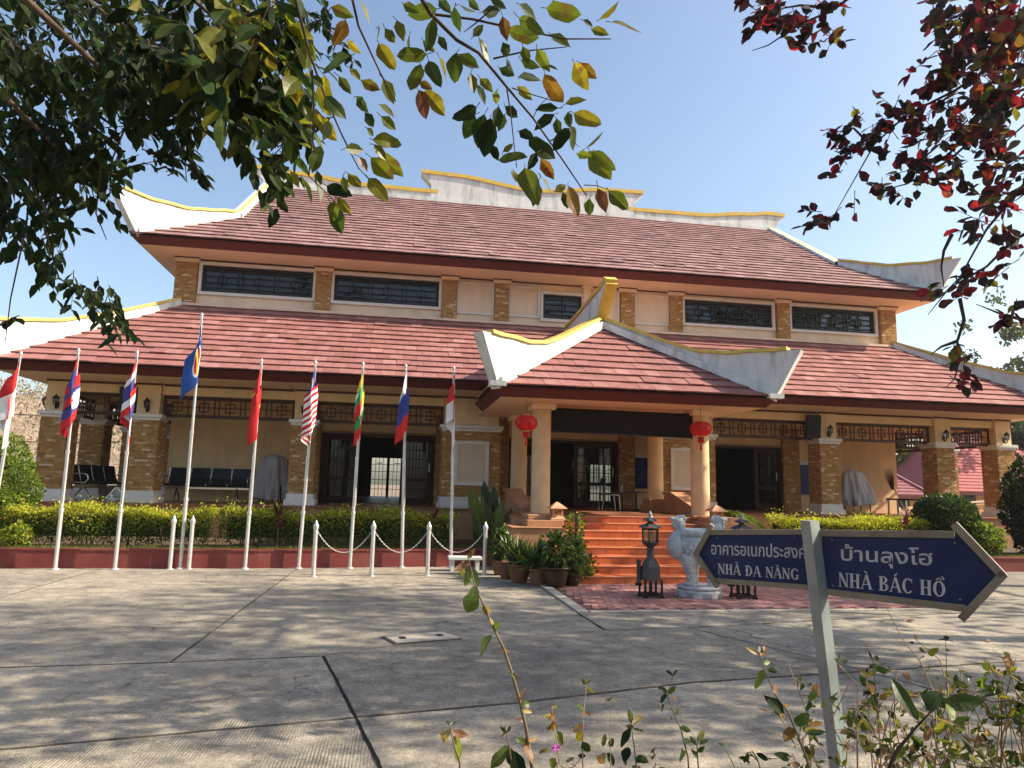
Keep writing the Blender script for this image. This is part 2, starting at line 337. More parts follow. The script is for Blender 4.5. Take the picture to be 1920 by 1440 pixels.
REDW = mat('planter_red_paint', (0.20, 0.042, 0.036), 0.6, 0.14, 2.5, 0.002, 40, stain=(0.30, 0.12, 0.09), sscale=1.6, samount=0.45)
SOIL = mat('soil', (0.10, 0.065, 0.04), 0.95, 0.3, 8, 0.01, 30)
STEEL = mat('galvanised_steel', (0.62, 0.62, 0.60), 0.38, 0.08, 10, metal=0.55)
CHROME = mat('polished_steel', (0.7, 0.7, 0.7), 0.2, 0.05, 10, metal=0.9)
BLACKM = mat('black_metal', (0.012, 0.012, 0.012), 0.45, 0.2, 10)
BLACKP = mat('black_plastic', (0.015, 0.016, 0.018), 0.35, 0.1, 10)
BLACKC = mat('black_cloth', (0.010, 0.008, 0.008), 0.9, 0.2, 6)
GREYM = mat('grey_metal', (0.085, 0.083, 0.082), 0.55, 0.18, 9, metal=0.3)
LGREYM = mat('light_grey_metal', (0.30, 0.30, 0.31), 0.45, 0.15, 9, metal=0.3)
MARBLE = mat('white_marble', (0.56, 0.58, 0.60), 0.55, 0.14, 14, 0.016, 34, stain=(0.26, 0.28, 0.30), sscale=9, samount=0.75)  # random grey mottling painted in for shade on the carved surface
CLAY = mat('clay_pot', (0.20, 0.085, 0.05), 0.7, 0.2, 6, stain=(0.14, 0.07, 0.05), sscale=4, samount=0.6)
CLAYD = mat('dark_glazed_pot', (0.06, 0.035, 0.022), 0.3, 0.3, 6)
STONE = mat('carved_sandstone', (0.58, 0.33, 0.19), 0.85, 0.14, 9, 0.004, 60)
TARP = mat('grey_tarp', (0.42, 0.39, 0.39), 0.65, 0.1, 4, 0.01, 7)
TARPW = mat('pale_tarp', (0.66, 0.67, 0.67), 0.6, 0.1, 4, 0.012, 7)
REDL = mat('lantern_red', (0.60, 0.012, 0.010), 0.5, 0.15, 14)
GOLD = mat('gold_trim', (0.65, 0.42, 0.10), 0.35, 0.1, 9, metal=0.5)
BARK = mat('bark', (0.10, 0.07, 0.05), 0.9, 0.3, 12, 0.012, 25)
TWIG = mat('twig', (0.055, 0.038, 0.028), 0.85, 0.3, 20)
STEMG = mat('weed_stem', (0.13, 0.10, 0.055), 0.8, 0.3, 14)
STEMR = mat('weed_stem_dry', (0.33, 0.23, 0.15), 0.85, 0.2, 14)
SIGNB = mat('sign_blue', (0.014, 0.022, 0.085), 0.42, 0.12, 3, spec=0.2, stain=(0.035, 0.042, 0.095), sscale=3, samount=0.45)
SIGNF = mat('sign_frame_metal', (0.25, 0.205, 0.15), 0.55, 0.18, 9, metal=0.15, stain=(0.13, 0.07, 0.035), sscale=6, samount=0.7)
SIGNW = mat('sign_letter_white', (0.50, 0.50, 0.48), 0.6, 0.08, 14)
POSTG = mat('post_grey_paint', (0.33, 0.31, 0.28), 0.7, 0.12, 6, stain=(0.2, 0.18, 0.15), sscale=5, samount=0.5)
POSTT = mat('post_weathered_green', (0.20, 0.245, 0.235), 0.75, 0.15, 5, stain=(0.05, 0.075, 0.08), sscale=5, samount=0.85, streak=True)
BOARDB = mat('board_blue', (0.015, 0.03, 0.16), 0.4)
SKIN = mat('skin', (0.35, 0.19, 0.12), 0.6)
SHIRT = mat('white_shirt', (0.62, 0.60, 0.56), 0.85)
TROUS = mat('dark_trousers', (0.015, 0.015, 0.02), 0.85)
HAIR = mat('black_hair', (0.01, 0.008, 0.007), 0.6)
def flat(name, c, rough=0.7): return mat(name, c, rough, 0.05, 10)
L_DARK = leafmat('leaf_dark_green', [(0.0, (0.009, 0.019, 0.008)), (0.6, (0.016, 0.032, 0.010)), (1.0, (0.030, 0.050, 0.011))], 0.26, 0.6, spec=0.12)
L_GREEN = leafmat('leaf_green', [(0.0, (0.024, 0.046, 0.011)), (0.6, (0.045, 0.072, 0.014)), (1.0, (0.085, 0.105, 0.016))], 0.42)
L_YEL = leafmat('leaf_yellow_green', [(0.0, (0.075, 0.10, 0.012)), (0.5, (0.125, 0.135, 0.014)), (1.0, (0.20, 0.165, 0.018))], 0.48, spot=(0.10, 0.06, 0.02))
L_ORG = leafmat('leaf_turning_orange', [(0.0, (0.17, 0.075, 0.018)), (0.5, (0.17, 0.11, 0.018)), (1.0, (0.12, 0.045, 0.02))], 0.42, spot=(0.10, 0.025, 0.012))
L_RED = leafmat('leaf_red', [(0.0, (0.016, 0.020, 0.018)), (0.40, (0.022, 0.016, 0.020)), (0.55, (0.040, 0.010, 0.018)), (0.72, (0.11, 0.010, 0.024)), (0.92, (0.22, 0.014, 0.026)), (1.0, (0.11, 0.10, 0.02))], 0.5)
L_HEDGE = leafmat('hedge_leaf', [(0.0, (0.06, 0.105, 0.018)), (1.0, (0.13, 0.18, 0.025))], 0.4)
L_GOLD = leafmat('hedge_leaf_golden', [(0.0, (0.22, 0.28, 0.025)), (0.5, (0.38, 0.39, 0.03)), (1.0, (0.52, 0.47, 0.05))], 0.4)
L_BUSH = leafmat('bush_leaf', [(0.0, (0.02, 0.045, 0.014)), (1.0, (0.045, 0.08, 0.022))], 0.3, 0.32)
L_LIME = leafmat('bush_leaf_lime', [(0.0, (0.10, 0.17, 0.02)), (1.0, (0.20, 0.26, 0.03))], 0.4)
L_POT = leafmat('pot_plant_leaf', [(0.0, (0.02, 0.055, 0.02)), (0.7, (0.045, 0.09, 0.025)), (1.0, (0.14, 0.17, 0.06))], 0.35, 0.3)
L_DRY = leafmat('dry_leaf', [(0.0, (0.20, 0.10, 0.055)), (0.6, (0.28, 0.15, 0.07)), (1.0, (0.34, 0.28, 0.09))], 0.4)
L_WEED = leafmat('weed_leaf', [(0.0, (0.045, 0.075, 0.025)), (0.5, (0.09, 0.135, 0.028)), (0.85, (0.18, 0.20, 0.035)), (1.0, (0.22, 0.10, 0.04))], 0.45, spot=(0.08, 0.05, 0.03))
L_FAR = leafmat('far_tree_leaf', [(0.0, (0.055, 0.075, 0.03)), (1.0, (0.11, 0.13, 0.05))], 0.3)
L_BARE = leafmat('dry_forest_twig', [(0.0, (0.20, 0.15, 0.11)), (0.6, (0.28, 0.21, 0.15)), (1.0, (0.24, 0.22, 0.10))], 0.2)  # dry twigs, with distance haze partly put into the pale colour
GRASSM = leafmat('grass_blade', [(0.0, (0.06, 0.10, 0.02)), (0.6, (0.14, 0.15, 0.03)), (1.0, (0.26, 0.21, 0.06))], 0.3)
# ================================================================== GROUND
TZ = 1.02                      # veranda floor height
CX = 4.886                     # building axis
g = MB(); g.face([(-400, -60, -0.035), (400, -60, -0.035), (400, 700, -0.035), (-400, 700, -0.035)])
structure(g.build('ground', mat('bare_earth', (0.22, 0.165, 0.115), 0.95, 0.25, 1.5, 0.02, 8)))
park = structure(MB().build('parking_area', JOINT)); 
pk = MB(); pk.face([(-15, 0.9, -0.018), (17, 0.9, -0.018), (17, 15.2, -0.018), (-15, 15.2, -0.018)])
jb = pk.build('joint_bed', JOINT, park)
SLABS = [
 ([(-14, 6.1), (-5.04, 6.66), (-5.0, 14.2), (-14, 14.2)], 0),
 ([(-5.04, 6.66), (-1.86, 6.85), (-1.66, 14.5), (-5.0, 14.5)], 0),
 ([(-1.86, 6.85), (-.57, 7.0), (.06, 7.39), (.62, 7.53), (2.45, 8.0), (2.42, 9.14), (2.40, 12.6), (2.4, 14.9), (-1.66, 14.9)], 0),
 ([(2.45, 8.0), (3.49, 8.09), (8.0, 8.92), (8.0, 9.11), (2.42, 9.11)], 0),
 ([(8.0, 8.92), (16, 10.2), (16, 15), (7.72, 15), (7.72, 9.14), (8.0, 9.13)], 0),
 ([(-14, 2.6), (-.18, 5.21), (-.57, 7.0), (-1.86, 6.85), (-5.04, 6.66), (-14, 6.1)], 1),
 ([(-.18, 5.21), (.94, 5.42), (2.56, 5.85), (4.35, 6.07), (4.15, 6.56), (3.49, 8.09), (2.45, 8.0), (.62, 7.53), (.06, 7.39), (-.57, 7.0)], 0),
 ([(4.35, 6.07), (6.11, 6.31), (16, 7.7), (16, 10.2), (8, 8.92), (3.49, 8.09), (4.15, 6.56)], 0),
 ([(-14, 1), (.4, 1), (0, 4.31), (-.18, 5.21), (-14, 2.6)], 1),
 ([(.4, 1), (5.4, 1), (4.48, 5.6), (4.35, 6.07), (2.56, 5.85), (.94, 5.42), (-.18, 5.21), (0, 4.31)], 0),
 ([(5.4, 1), (16, 1), (16, 7.7), (6.11, 6.31), (4.35, 6.07), (4.48, 5.6)], 0)]
from mathutils import geometry as mgeo
for poly, broom in SLABS:
    P = [Vector((x, y, 0)) for x, y in poly]
    n = len(P); Q = []
    for i in range(n):
        a, b, c = P[i-1], P[i], P[(i+1) % n]
        d1 = (b-a).normalized(); d2 = (c-b).normalized()
        n1 = Vector((-d1.y, d1.x, 0)); n2 = Vector((-d2.y, d2.x, 0)); nn = n1+n2
        k = 0.0065/max(0.3, nn.length*nn.length/2)
        Q.append(b+nn*k)
    # edges broken by small wobble so joints are not ruler-straight
    R = []
    for i in range(n):
        a, b = Q[i], Q[(i+1) % n]; m = max(1, int((b-a).length/0.12)); dd = (b-a).normalized(); nn = Vector((-dd.y, dd.x, 0))
        for k in range(m):
            R.append(a.lerp(b, k/m)+(nn*abs(rnd.gauss(0, 0.006)) if k else Vector()))
    z = rnd.uniform(-0.004, 0.004)
    s = MB(); inn = []
    m = len(R)
    for i in range(m):
        t1 = (R[i]-R[i-1]).normalized(); t2 = (R[(i+1) % m]-R[i]).normalized(); tt = (t1+t2).normalized()
        inn.append(R[i]+Vector((-tt.y, tt.x, 0))*0.005)
    for i in range(m):
        j = (i+1) % m
        s.face([(R[i].x, R[i].y, -0.03), (R[j].x, R[j].y, -0.03), (R[j].x, R[j].y, z-0.008), (R[i].x, R[i].y, z-0.008)], 1)
        s.face([(R[i].x, R[i].y, z-0.008), (R[j].x, R[j].y, z-0.008), (inn[j].x, inn[j].y, z), (inn[i].x, inn[i].y, z)], 1)
    for tri in mgeo.tessellate_polygon([[Vector((p.x, p.y, 0)) for p in inn]]):
        a, b, c = [inn[i] for i in tri]
        if (b-a).cross(c-a).z < 0: b, c = c, b
        s.face([(a.x, a.y, z), (b.x, b.y, z), (c.x, c.y, z)])
    s.build('concrete_slab', [CONCG if broom else CONC, JOINT], park)
# kerb beside the paved pad and the pad itself
pad = structure(MB().build('paved_pad', GROUT))
kb = MB()
for i in range(4):
    y0 = 9.13+i*0.62; kb.box(2.43, 2.58, y0+0.006, y0+0.612, -0.03, 0.02+rnd.uniform(-.004, .004))
kb.build('edging_kerb', KERB, pad, bevel=0.008)
kb = MB()
for i in range(8):
    x0 = 2.6+i*0.64; kb.box(x0+0.005, x0+0.634, 9.125, 9.235, -0.03, 0.012+rnd.uniform(-.003, .003))
kb.build('front_edging', KERB, pad, bevel=0.008)
pb = MB(); pb.box(2.59, 7.7, 9.24, 12.2, -0.03, -0.004); pb.build('paver_bed', mat('paver_joint_sand', (0.13, 0.075, 0.06), 0.95), pad)
ang = math.radians(78); ca, sa = math.cos(ang), math.sin(ang)
pv = []
for i in range(-60, 60):
    for j in range(-60, 60):
        a = i*0.202+(0.101 if j % 2 else 0); b = j*0.102
        x = 5.1+a*ca-b*sa; y = 10.6+a*sa+b*ca
        if 2.70 < x < 7.6 and 9.33 < y < 11.95: pv.append((y, x, a, b))
pv.sort()
m0 = MB(); m0.box(-0.0985, 0.0985, -0.0485, 0.0485, -0.03, 0.0); unit = m0.build('paver', PAVER, pad); pm = unit.data
bpy.data.objects.remove(unit)
rest = MB()
for k, (y, x, a, b) in enumerate(pv):
    z = 0.006+rnd.uniform(-0.003, 0.003)
    if k < 300:
        o = bpy.data.objects.new('paver', pm); C.objects.link(o); o.parent = pad; o.location = (x, y, z); o.rotation_euler = (rnd.gauss(0, .006), rnd.gauss(0, .006), ang)
    else:
        rest.obox((x, y, z-0.015), Vector((ca, sa, 0))*0.0985, Vector((-sa, ca, 0))*0.0485, (0, 0, 0.015), 0, rnd.random()*0.99+0.001)
rest.build('paver_field', PAVER, pad, kind='stuff')
# drain cover
mc = thing('drain_cover', 'concrete drain cover with two lifting slots set in the parking slab', 'drain cover', (0.35, 7.66, 0))
q = [Vector(p+(0,)) for p in ((-.03, 7.77), (.10, 7.44), (.76, 7.63), (.62, 7.95))]
b = MB(); b.prism([(p.x, p.y, 0.004) for p in q], (0, 0, 0.016)); b.build('lid', KERB, mc, bevel=0.006)
b = MB(); qc = sum(q, Vector())/4
for a_, b_ in ((0, 1), (1, 2), (2, 3), (3, 0)):
    b.bar(qc+(q[a_]-qc)*1.03+Vector((0, 0, .006)), qc+(q[b_]-qc)*1.03+Vector((0, 0, .006)), 0.02, 0.008)
b.build('frame_gap', JOINT, mc)
for f in (.2, .8):
    p0 = (q[0].lerp(q[3], f)+q[1].lerp(q[2], f))/2; d = (q[2]-q[1]).normalized(); e = Vector((-d.y, d.x, 0))
    b = MB(); b.obox(p0+Vector((0, 0, .0205)), d*0.035, e*0.05, (0, 0, .002)); b.build('lifting_slot', BLACKM, mc)

# ================================================================== PLANTERS AND TERRACE BASE
def wallY(x): return 13.70+(x+6.5)*0.028 if x < -2.4 else 13.815+(x+2.4)*0.118
pl = thing('planter_wall', 'low dark red painted planter wall running behind the flagpoles', 'wall', (-3, 13.8, 0))
xs = [-14, -11, -8, -6.5, -4.5, -2.4, -0.5, 1.9]
b = MB()
for i in range(len(xs)-1):
    x0, x1 = xs[i], xs[i+1]
    a, c = wallY(x0), wallY(x1)
    b.prism([(x0, a, -0.03), (x1, c, -0.03), (x1, c, 0.305), (x0, a, 0.305)], (0, 0.13, 0))
b.prism([(1.9, wallY(1.9), -0.03), (1.9, 17.3, -0.03), (1.9, 17.3, 0.303), (1.9, wallY(1.9), 0.303)], (0.12, 0, 0))
b.build('wall_body', REDW, pl)
b = MB()
for i in range(len(xs)-1):
    x0, x1 = xs[i], xs[i+1]; a, c = wallY(x0), wallY(x1)
    b.prism([(x0, a-.015, 0.306), (x1, c-.015, 0.306), (x1, c+.145, 0.306), (x0, a+.145, 0.306)], (0, 0, 0.03))
b.build('coping', REDW, pl)
pr = thing('planter_wall', 'low red painted planter wall in front of the round clipped bush', 'wall', (12, 13.75, 0))
b = MB(); b.box(8.3, 20, 13.66, 13.80, -0.03, 0.27); b.box(8.3, 8.43, 13.80, 17.3, -0.03, 0.268); b.build('wall_body', REDW, pr)
b = MB(); b.box(8.28, 20, 13.64, 13.82, 0.271, 0.30); b.build('coping', REDW, pr)
lawn = MB(); lawn.face([(-14, 13.75, .285), (1.9, 14.3, .285), (1.9, 17.5, .285), (-14, 17.5, .285)]); lawn.face([(8.42, 13.78, .26), (20, 13.78, .26), (20, 17.5, .26), (8.42, 17.5, .26)])
structure(lawn.build('planting_bed', SOIL))
def blades(name, label, n, fx, fy, z, h0, h1, mm):
    x = fx(n); y = fy(x); h = nr.uniform(h0, h1, n); th = nr.uniform(0, 6.28, n); w_ = 0.006; lean = nr.normal(0, .4, (n, 2))*h[:, None]
    V = np.zeros((n, 4, 3)); dx = np.cos(th)*w_; dy = np.sin(th)*w_
    V[:, 0] = np.stack([x-dx, y-dy, np.full(n, z)], 1); V[:, 1] = np.stack([x+dx, y+dy, np.full(n, z)], 1)
    V[:, 2] = np.stack([x+lean[:, 0]+dx*.2, y+lean[:, 1]+dy*.2, z+h], 1); V[:, 3] = np.stack([x+lean[:, 0]-dx*.2, y+lean[:, 1]-dy*.2, z+h], 1)
    o = qmesh(name, V.reshape(-1, 3), np.arange(4*n).reshape(n, 4), mm, nr.rand(n)*.98+.01, kind='stuff'); tag(o, label, 'grass'); return o
blades('grass', 'thin strip of dry grass along the top of the left planter', 16000, lambda n: nr.uniform(-9, 1.8, n), lambda x: np.vectorize(wallY)(x)+0.14+np.abs(nr.normal(0, .28, len(x))), .284, .03, .10, GRASSM)
blades('grass', 'thin strip of grass along the top of the right planter', 6000, lambda n: nr.uniform(8.5, 16, n), lambda x: 13.83+np.abs(nr.normal(0, .25, len(x))), .259, .03, .09, GRASSM)

# ================================================================== THE HALL
hall = thing('assembly_hall', 'cream and brick assembly hall with red tiled hip roofs and a columned porch', 'building', (CX, 18, 0))
YC, YW, YU = 17.97, 20.10, 20.02
LB = [12.80, 10.79, 7.13]                      # lower columns either side of the axis
b = MB()      # base plinth
b.box(CX-13.6, CX+13.6, 17.5, 32.4, -0.03, 0.99)
b.build('terrace_base', TERRA, hall)
b = MB(); b.box(CX-13.65, CX+13.65, 17.45, 32.45, 0.991, TZ); b.build('veranda_floor', FLOORT, hall)
# lower front wall with three door openings
DO = [(-2.02, 1.13), (3.24, 6.54), (8.64, 11.79)]; DH = 2.96
b = MB(); x = CX-10.86
for d0, d1 in DO:
    b.box(x, d0, YW, YW+.22, TZ, 4.2); b.box(d0, d1, YW, YW+.22, DH, 4.2); x = d1
b.box(x, CX+10.86, YW, YW+.22, TZ, 4.2)
b.build('ground_floor_wall', CREAM, hall)
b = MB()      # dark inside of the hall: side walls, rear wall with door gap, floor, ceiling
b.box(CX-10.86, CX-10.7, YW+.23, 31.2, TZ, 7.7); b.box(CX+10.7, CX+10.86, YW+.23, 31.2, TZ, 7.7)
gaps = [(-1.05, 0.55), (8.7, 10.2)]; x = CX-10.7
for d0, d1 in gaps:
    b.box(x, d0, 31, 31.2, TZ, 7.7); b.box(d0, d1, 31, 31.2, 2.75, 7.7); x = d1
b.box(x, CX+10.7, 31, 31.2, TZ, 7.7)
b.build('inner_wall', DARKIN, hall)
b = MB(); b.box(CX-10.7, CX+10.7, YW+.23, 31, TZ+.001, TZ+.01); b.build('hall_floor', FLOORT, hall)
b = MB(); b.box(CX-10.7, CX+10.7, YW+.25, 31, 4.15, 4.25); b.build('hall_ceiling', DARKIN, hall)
for d0, d1 in gaps:
    fr = MB()
    for xx in (d0+.04, (d0+d1)/2, d1-.04): fr.box(xx-.06, xx+.06, 31.02, 31.1, TZ+.01, 2.75)
    fr.box(d0, d1, 31.02, 31.1, 2.68, 2.75)
    o = fr.build('rear_door', WOOD, hall)
    lt = MB()
    for x0, x1 in ((d0+.1, (d0+d1)/2-.06), ((d0+d1)/2+.06, d1-.1)):
        wd = x1-x0
        for k in range(1, 4): lt.box(x0+wd*k/4-.011, x0+wd*k/4+.011, 31.04, 31.08, TZ+.01, 2.68)
        for zz in (1.35, 1.75, 2.1, 2.4): lt.box(x0, x1, 31.035, 31.085, zz-.011, zz+.011)
        lt.box(x0+wd*.3, x0+wd*.7, 31.03, 31.09, 2.44, 2.47)
    lt.build('lattice', WOOD, o)

def lattice(b, p0, p1, z0, z1, unit=0.62, w_=0.028, d=0.03, hz=(.13, .5, .87)):
    """Fretwork between two plan points, from z0 to z1: rails, paired stiles and squares with a cross."""
    p0 = Vector((*p0, 0)); p1 = Vector((*p1, 0)); L = (p1-p0).length; dr = (p1-p0).normalized(); sd_ = Vector((-dr.y, dr.x, 0)); H = z1-z0
    def hb(s0, s1, zz, th=w_): b.obox(p0+dr*((s0+s1)/2)+Vector((0, 0, zz)), dr*((s1-s0)/2), sd_*(d/2), (0, 0, th/2))
    def vb(s, a, c, th=w_): b.obox(p0+dr*s+Vector((0, 0, (a+c)/2)), dr*(th/2), sd_*(d/2*.9), (0, 0, (c-a)/2))
    hb(0, L, z0+.025, .05); hb(0, L, z1-.025, .05); vb(.025, z0, z1, .05); vb(L-.025, z0, z1, .05)
    for f in hz: hb(0, L, z0+H*f)
    n = max(1, round(L/unit)); u = L/n
    for k in range(n):
        s = (k+.5)*u; q = min(.105, H*.24)
        for dx in (-q, q): vb(s+dx, z0+H*.5-q, z0+H*.5+q)
        for dz in (-q, q): hb(s-q, s+q, z0+H*.5+dz)
        vb(s, z0, z1)
        if k: vb(k*u-.055, z0, z1); vb(k*u+.055, z0, z1)

BRICK_OBJ = [0]
BRICK_UNIT = None
def brick_faces(parent, faces, mbrest, objs=0):
    """faces: (origin, dir, width, z0, z1, outward normal). Thin facing bricks in courses of uneven joints."""
    global BRICK_UNIT
    if BRICK_UNIT is None:
        t_ = MB(); t_.obox((0, 0, 0), (.5, 0, 0), (0, .5, 0), (0, 0, .5)); o = t_.build('brick', BRICK, parent, local=True); BRICK_UNIT = o.data; bpy.data.objects.remove(o)
    for (o, d, W, z0, z1, nrm) in faces:
        o = Vector(o); d = Vector(d); nrm = Vector(nrm); nz = max(1, round((z1-z0)/0.052)); ch = (z1-z0)/nz
        for k in range(nz):
            s = -rnd.uniform(0, .14)
            while s < W-0.004:
                L = rnd.choice((.11, .15, .15, .19)); a = max(s, 0); c = min(s+L, W)
                if c-a > .015:
                    pr_ = rnd.uniform(.004, .014); cen = o+d*((a+c)/2)+Vector((0, 0, z0+(k+.5)*ch))+nrm*(pr_/2)
                    hx, hz = (c-a)/2-.003, ch/2-.0035
                    if objs and BRICK_OBJ[0] < 298 and (c-a) > .05:
                        BRICK_OBJ[0] += 1
                        q = bpy.data.objects.new('brick', BRICK_UNIT); C.objects.link(q); q.parent = parent
                        q.location = cen-wl(parent); q.scale = (hx*2, pr_+.01, hz*2); q.rotation_euler = (0, 0, math.atan2(d.y, d.x))
                    else:
                        mbrest.obox(cen, d*hx, nrm*(pr_/2+.005), (0, 0, hz), 0, rnd.random()*.99+.005)
                s += L
def column(cx, y0, w_, dp, name='column', objs=0, ztop=3.87, faces='flr', wallend=False):
    """Square brick pier: plinth, brick shaft, capital, plain cream neck."""
    core = MB(); core.box(cx-w_/2, cx+w_/2, y0, y0+dp, 1.3, 2.97)
    col = core.build(name, MORTAR, hall)
    p = MB(); p.box(cx-w_/2-.075, cx+w_/2+.075, y0-.075, y0+dp+.075, TZ, 1.15); p.box(cx-w_/2-.03, cx+w_/2+.03, y0-.03, y0+dp+.03, 1.151, 1.30); p.build('plinth', WHITE, col, bevel=.006)
    p = MB(); p.box(cx-w_/2-.03, cx+w_/2+.03, y0-.03, y0+dp+.03, 2.97, 3.035); p.box(cx-w_/2-.075, cx+w_/2+.075, y0-.075, y0+dp+.075, 3.036, 3.12); p.build('capital', WHITE, col, bevel=.006)
    p = MB(); p.box(cx-w_/2+.035, cx+w_/2-.035, y0+.035, y0+dp-.035, 3.121, ztop); p.build('neck', CREAM, col)
    fs = []
    if 'f' in faces: fs.append(((cx-w_/2, y0, 0), (1, 0, 0), w_, 1.30, 2.97, (0, -1, 0)))
    rest_ = MB()
    if objs: brick_faces(col, fs, rest_, objs)
    else: brick_faces(col, fs, rest_)
    fs = []
    if 'l' in faces: fs.append(((cx-w_/2, y0+dp, 0), (0, -1, 0), dp, 1.30, 2.97, (-1, 0, 0)))
    if 'r' in faces: fs.append(((cx+w_/2, y0, 0), (0, 1, 0), dp, 1.30, 2.97, (1, 0, 0)))
    brick_faces(col, fs, rest_)
    rest_.build('brickwork', BRICK, col, kind='stuff')
    return col
COLS = {}
for s in (-1, 1):
    for k, d in enumerate(LB):
        COLS[(s, k)] = column(CX+s*d, YC, .58, .58, objs=1 if (s == -1 and k == 2) else 0)
    for y in (20.12, 23.0, 26.2):
        column(CX+s*12.8, y, .56, .56)
PIER = [(1.19, 2.68), (7.10, 8.59)]
for x0, x1 in PIER:
    column((x0+x1)/2, YC, x1-x0, .6, 'porch_pier', objs=1 if x0 < 3 else 0)
# brick pilasters on the wall beside the doors
for x0, x1 in ((-2.56, -2.03), (1.14, 1.7), (2.72, 3.23), (6.55, 7.02), (8.1, 8.63), (11.80, 12.34)):
    c_ = MB(); c_.box(x0, x1, YW-.1, YW-.001, TZ, 3.55); o = c_.build('pilaster', MORTAR, hall)
    r_ = MB(); brick_faces(o, [((x0, YW-.1, 0), (1, 0, 0), x1-x0, TZ, 3.55, (0, -1, 0)), ((x0, YW-.001, 0), (0, -1, 0), .1, TZ, 3.55, (-1, 0, 0)), ((x1, YW-.1, 0), (0, 1, 0), .1, TZ, 3.55, (1, 0, 0))], r_); r_.build('brickwork', BRICK, o, kind='stuff')
# beams, their brown top trim, and lattices between columns
spans = []
edges = [(CX-12.8+.29, CX-10.79-.29), (CX-10.79+.29, CX-7.13-.29), (CX-7.13+.29, 1.19), (8.59, CX+7.13-.29), (CX+7.13+.29, CX+10.79-.29), (CX+10.79+.29, CX+12.8-.29)]
for x0, x1 in edges:
    b = MB(); b.box(x0-.02, x1+.02, YC+.10, YC+.42, 3.61, 3.86); b.build('beam', CREAM, hall)
    b = MB(); lattice(b, (x0, YC+.25), (x1, YC+.25), 3.08, 3.605); b.build('lattice_panel', WOODL, hall)
for s in (-1, 1):
    X = CX+s*12.8
    for y0, y1 in ((YC+.58, 20.12), (20.68, 23.0), (23.56, 26.2)):
        b = MB(); b.box(X-.16, X+.16, y0-.02, y1+.02, 3.61, 3.86); b.build('beam', CREAM, hall)
        b = MB(); lattice(b, (X, y0), (X, y1), 3.08, 3.605); b.build('lattice_panel', WOODL, hall)
    b = MB(); x0, x1 = sorted((X-s*.28, CX+s*10.86)); b.box(x0, x1, 20.25, 20.5, 3.61, 3.86); b.build('beam', CREAM, hall)
    b = MB(); lattice(b, (x0, 20.4), (x1, 20.4), 3.08, 3.605); b.build('lattice_panel', WOODL, hall)
for x0, x1 in edges: b = MB(); b.box(x0+.02, x1-.02, YC+.075, YC+.099, 3.815, 3.868); b.build('soffit_trim', TRIMB, hall)
for x0, x1 in [(CX+s*d-.275, CX+s*d+.275) for s in (-1, 1) for d in LB]+[(x0+.01, x1-.01) for x0, x1 in PIER]: b = MB(); b.box(x0, x1, YC+.005, YC+.034, 3.825, 3.868); b.build('neck_trim', TRIMB, hall)
# doors
def door_leaf(parent, x0, x1, y, z0=TZ+.02, z1=DH-.07):
    f = MB()
    f.box(x0, x0+.11, y, y+.05, z0, z1); f.box(x1-.11, x1, y, y+.05, z0, z1); f.box(x0+.11, x1-.11, y+.002, y+.048, z1-.12, z1); f.box(x0+.11, x1-.11, y+.002, y+.048, z0, z0+.18); f.box(x0+.11, x1-.11, y+.002, y+.048, z0+.62, z0+.72)
    o = f.build('door_leaf', WOOD, parent)
    w_ = x1-x0-.22; l = MB(); a = x0+.11
    for k in (.2, .36, .5, .64, .8): l.box(a+w_*k-.011, a+w_*k+.011, y+.012, y+.04, z0+.72, z1-.12)
    for zz in (z0+1.0, z0+1.25, z1-.34): l.box(a, a+w_, y+.010, y+.042, zz-.011, zz+.011)
    for k in (.3, .7): l.box(a+w_*k-.011, a+w_*k+.011, y+.012, y+.04, z0+.18, z0+.62)
    l.box(a, a+w_, y+.010, y+.042, z0+.4, z0+.422)
    l.build('lattice', WOOD, o)
    gp = MB(); gp.box(a, a+w_, y+.046, y+.0475, z0+.18, z1-.12); gp.build('pane', GLASS, o)
    h = MB(); h.box(x1-.07, x1-.04, y-.03, y-.001, z0+.9, z0+1.15); h.build('handle', STEEL, o)
    return o
for i, (d0, d1) in enumerate(DO):
    f = MB(); f.box(d0, d0+.09, YW-.03, YW+.2, TZ+.001, DH); f.box(d1-.09, d1, YW-.03, YW+.2, TZ+.001, DH); f.box(d0+.09, d1-.09, YW-.03, YW+.2, DH-.07, DH-.001)
    dr = f.build('door_frame', WOOD, hall)
    W = d1-d0-.18
    if i == 0: leaves = [(d0+.09, d0+1.02), (d1-.95, d1-.09)]
    elif i == 1: leaves = [(d0+.09, d0+.85), (d1-1.32, d1-.09)]
    else: leaves = [(d0+.09, d0+.8), (d1-.86, d1-.09)]
    for a, c in leaves: door_leaf(hall, a, c, YW+.06)
    t_ = MB(); t_.box(d0-.07, d0-.001, YW-.035, YW-.001, TZ, DH+.06); t_.box(d1+.001, d1+.07, YW-.035, YW-.001, TZ, DH+.06); t_.box(d0, d1, YW-.035, YW-.001, DH+.001, DH+.06); t_.build('door_casing', mat('door_casing_paint', (.36, .25, .17), .7) if i == 0 else bpy.data.materials['door_casing_paint'], hall)

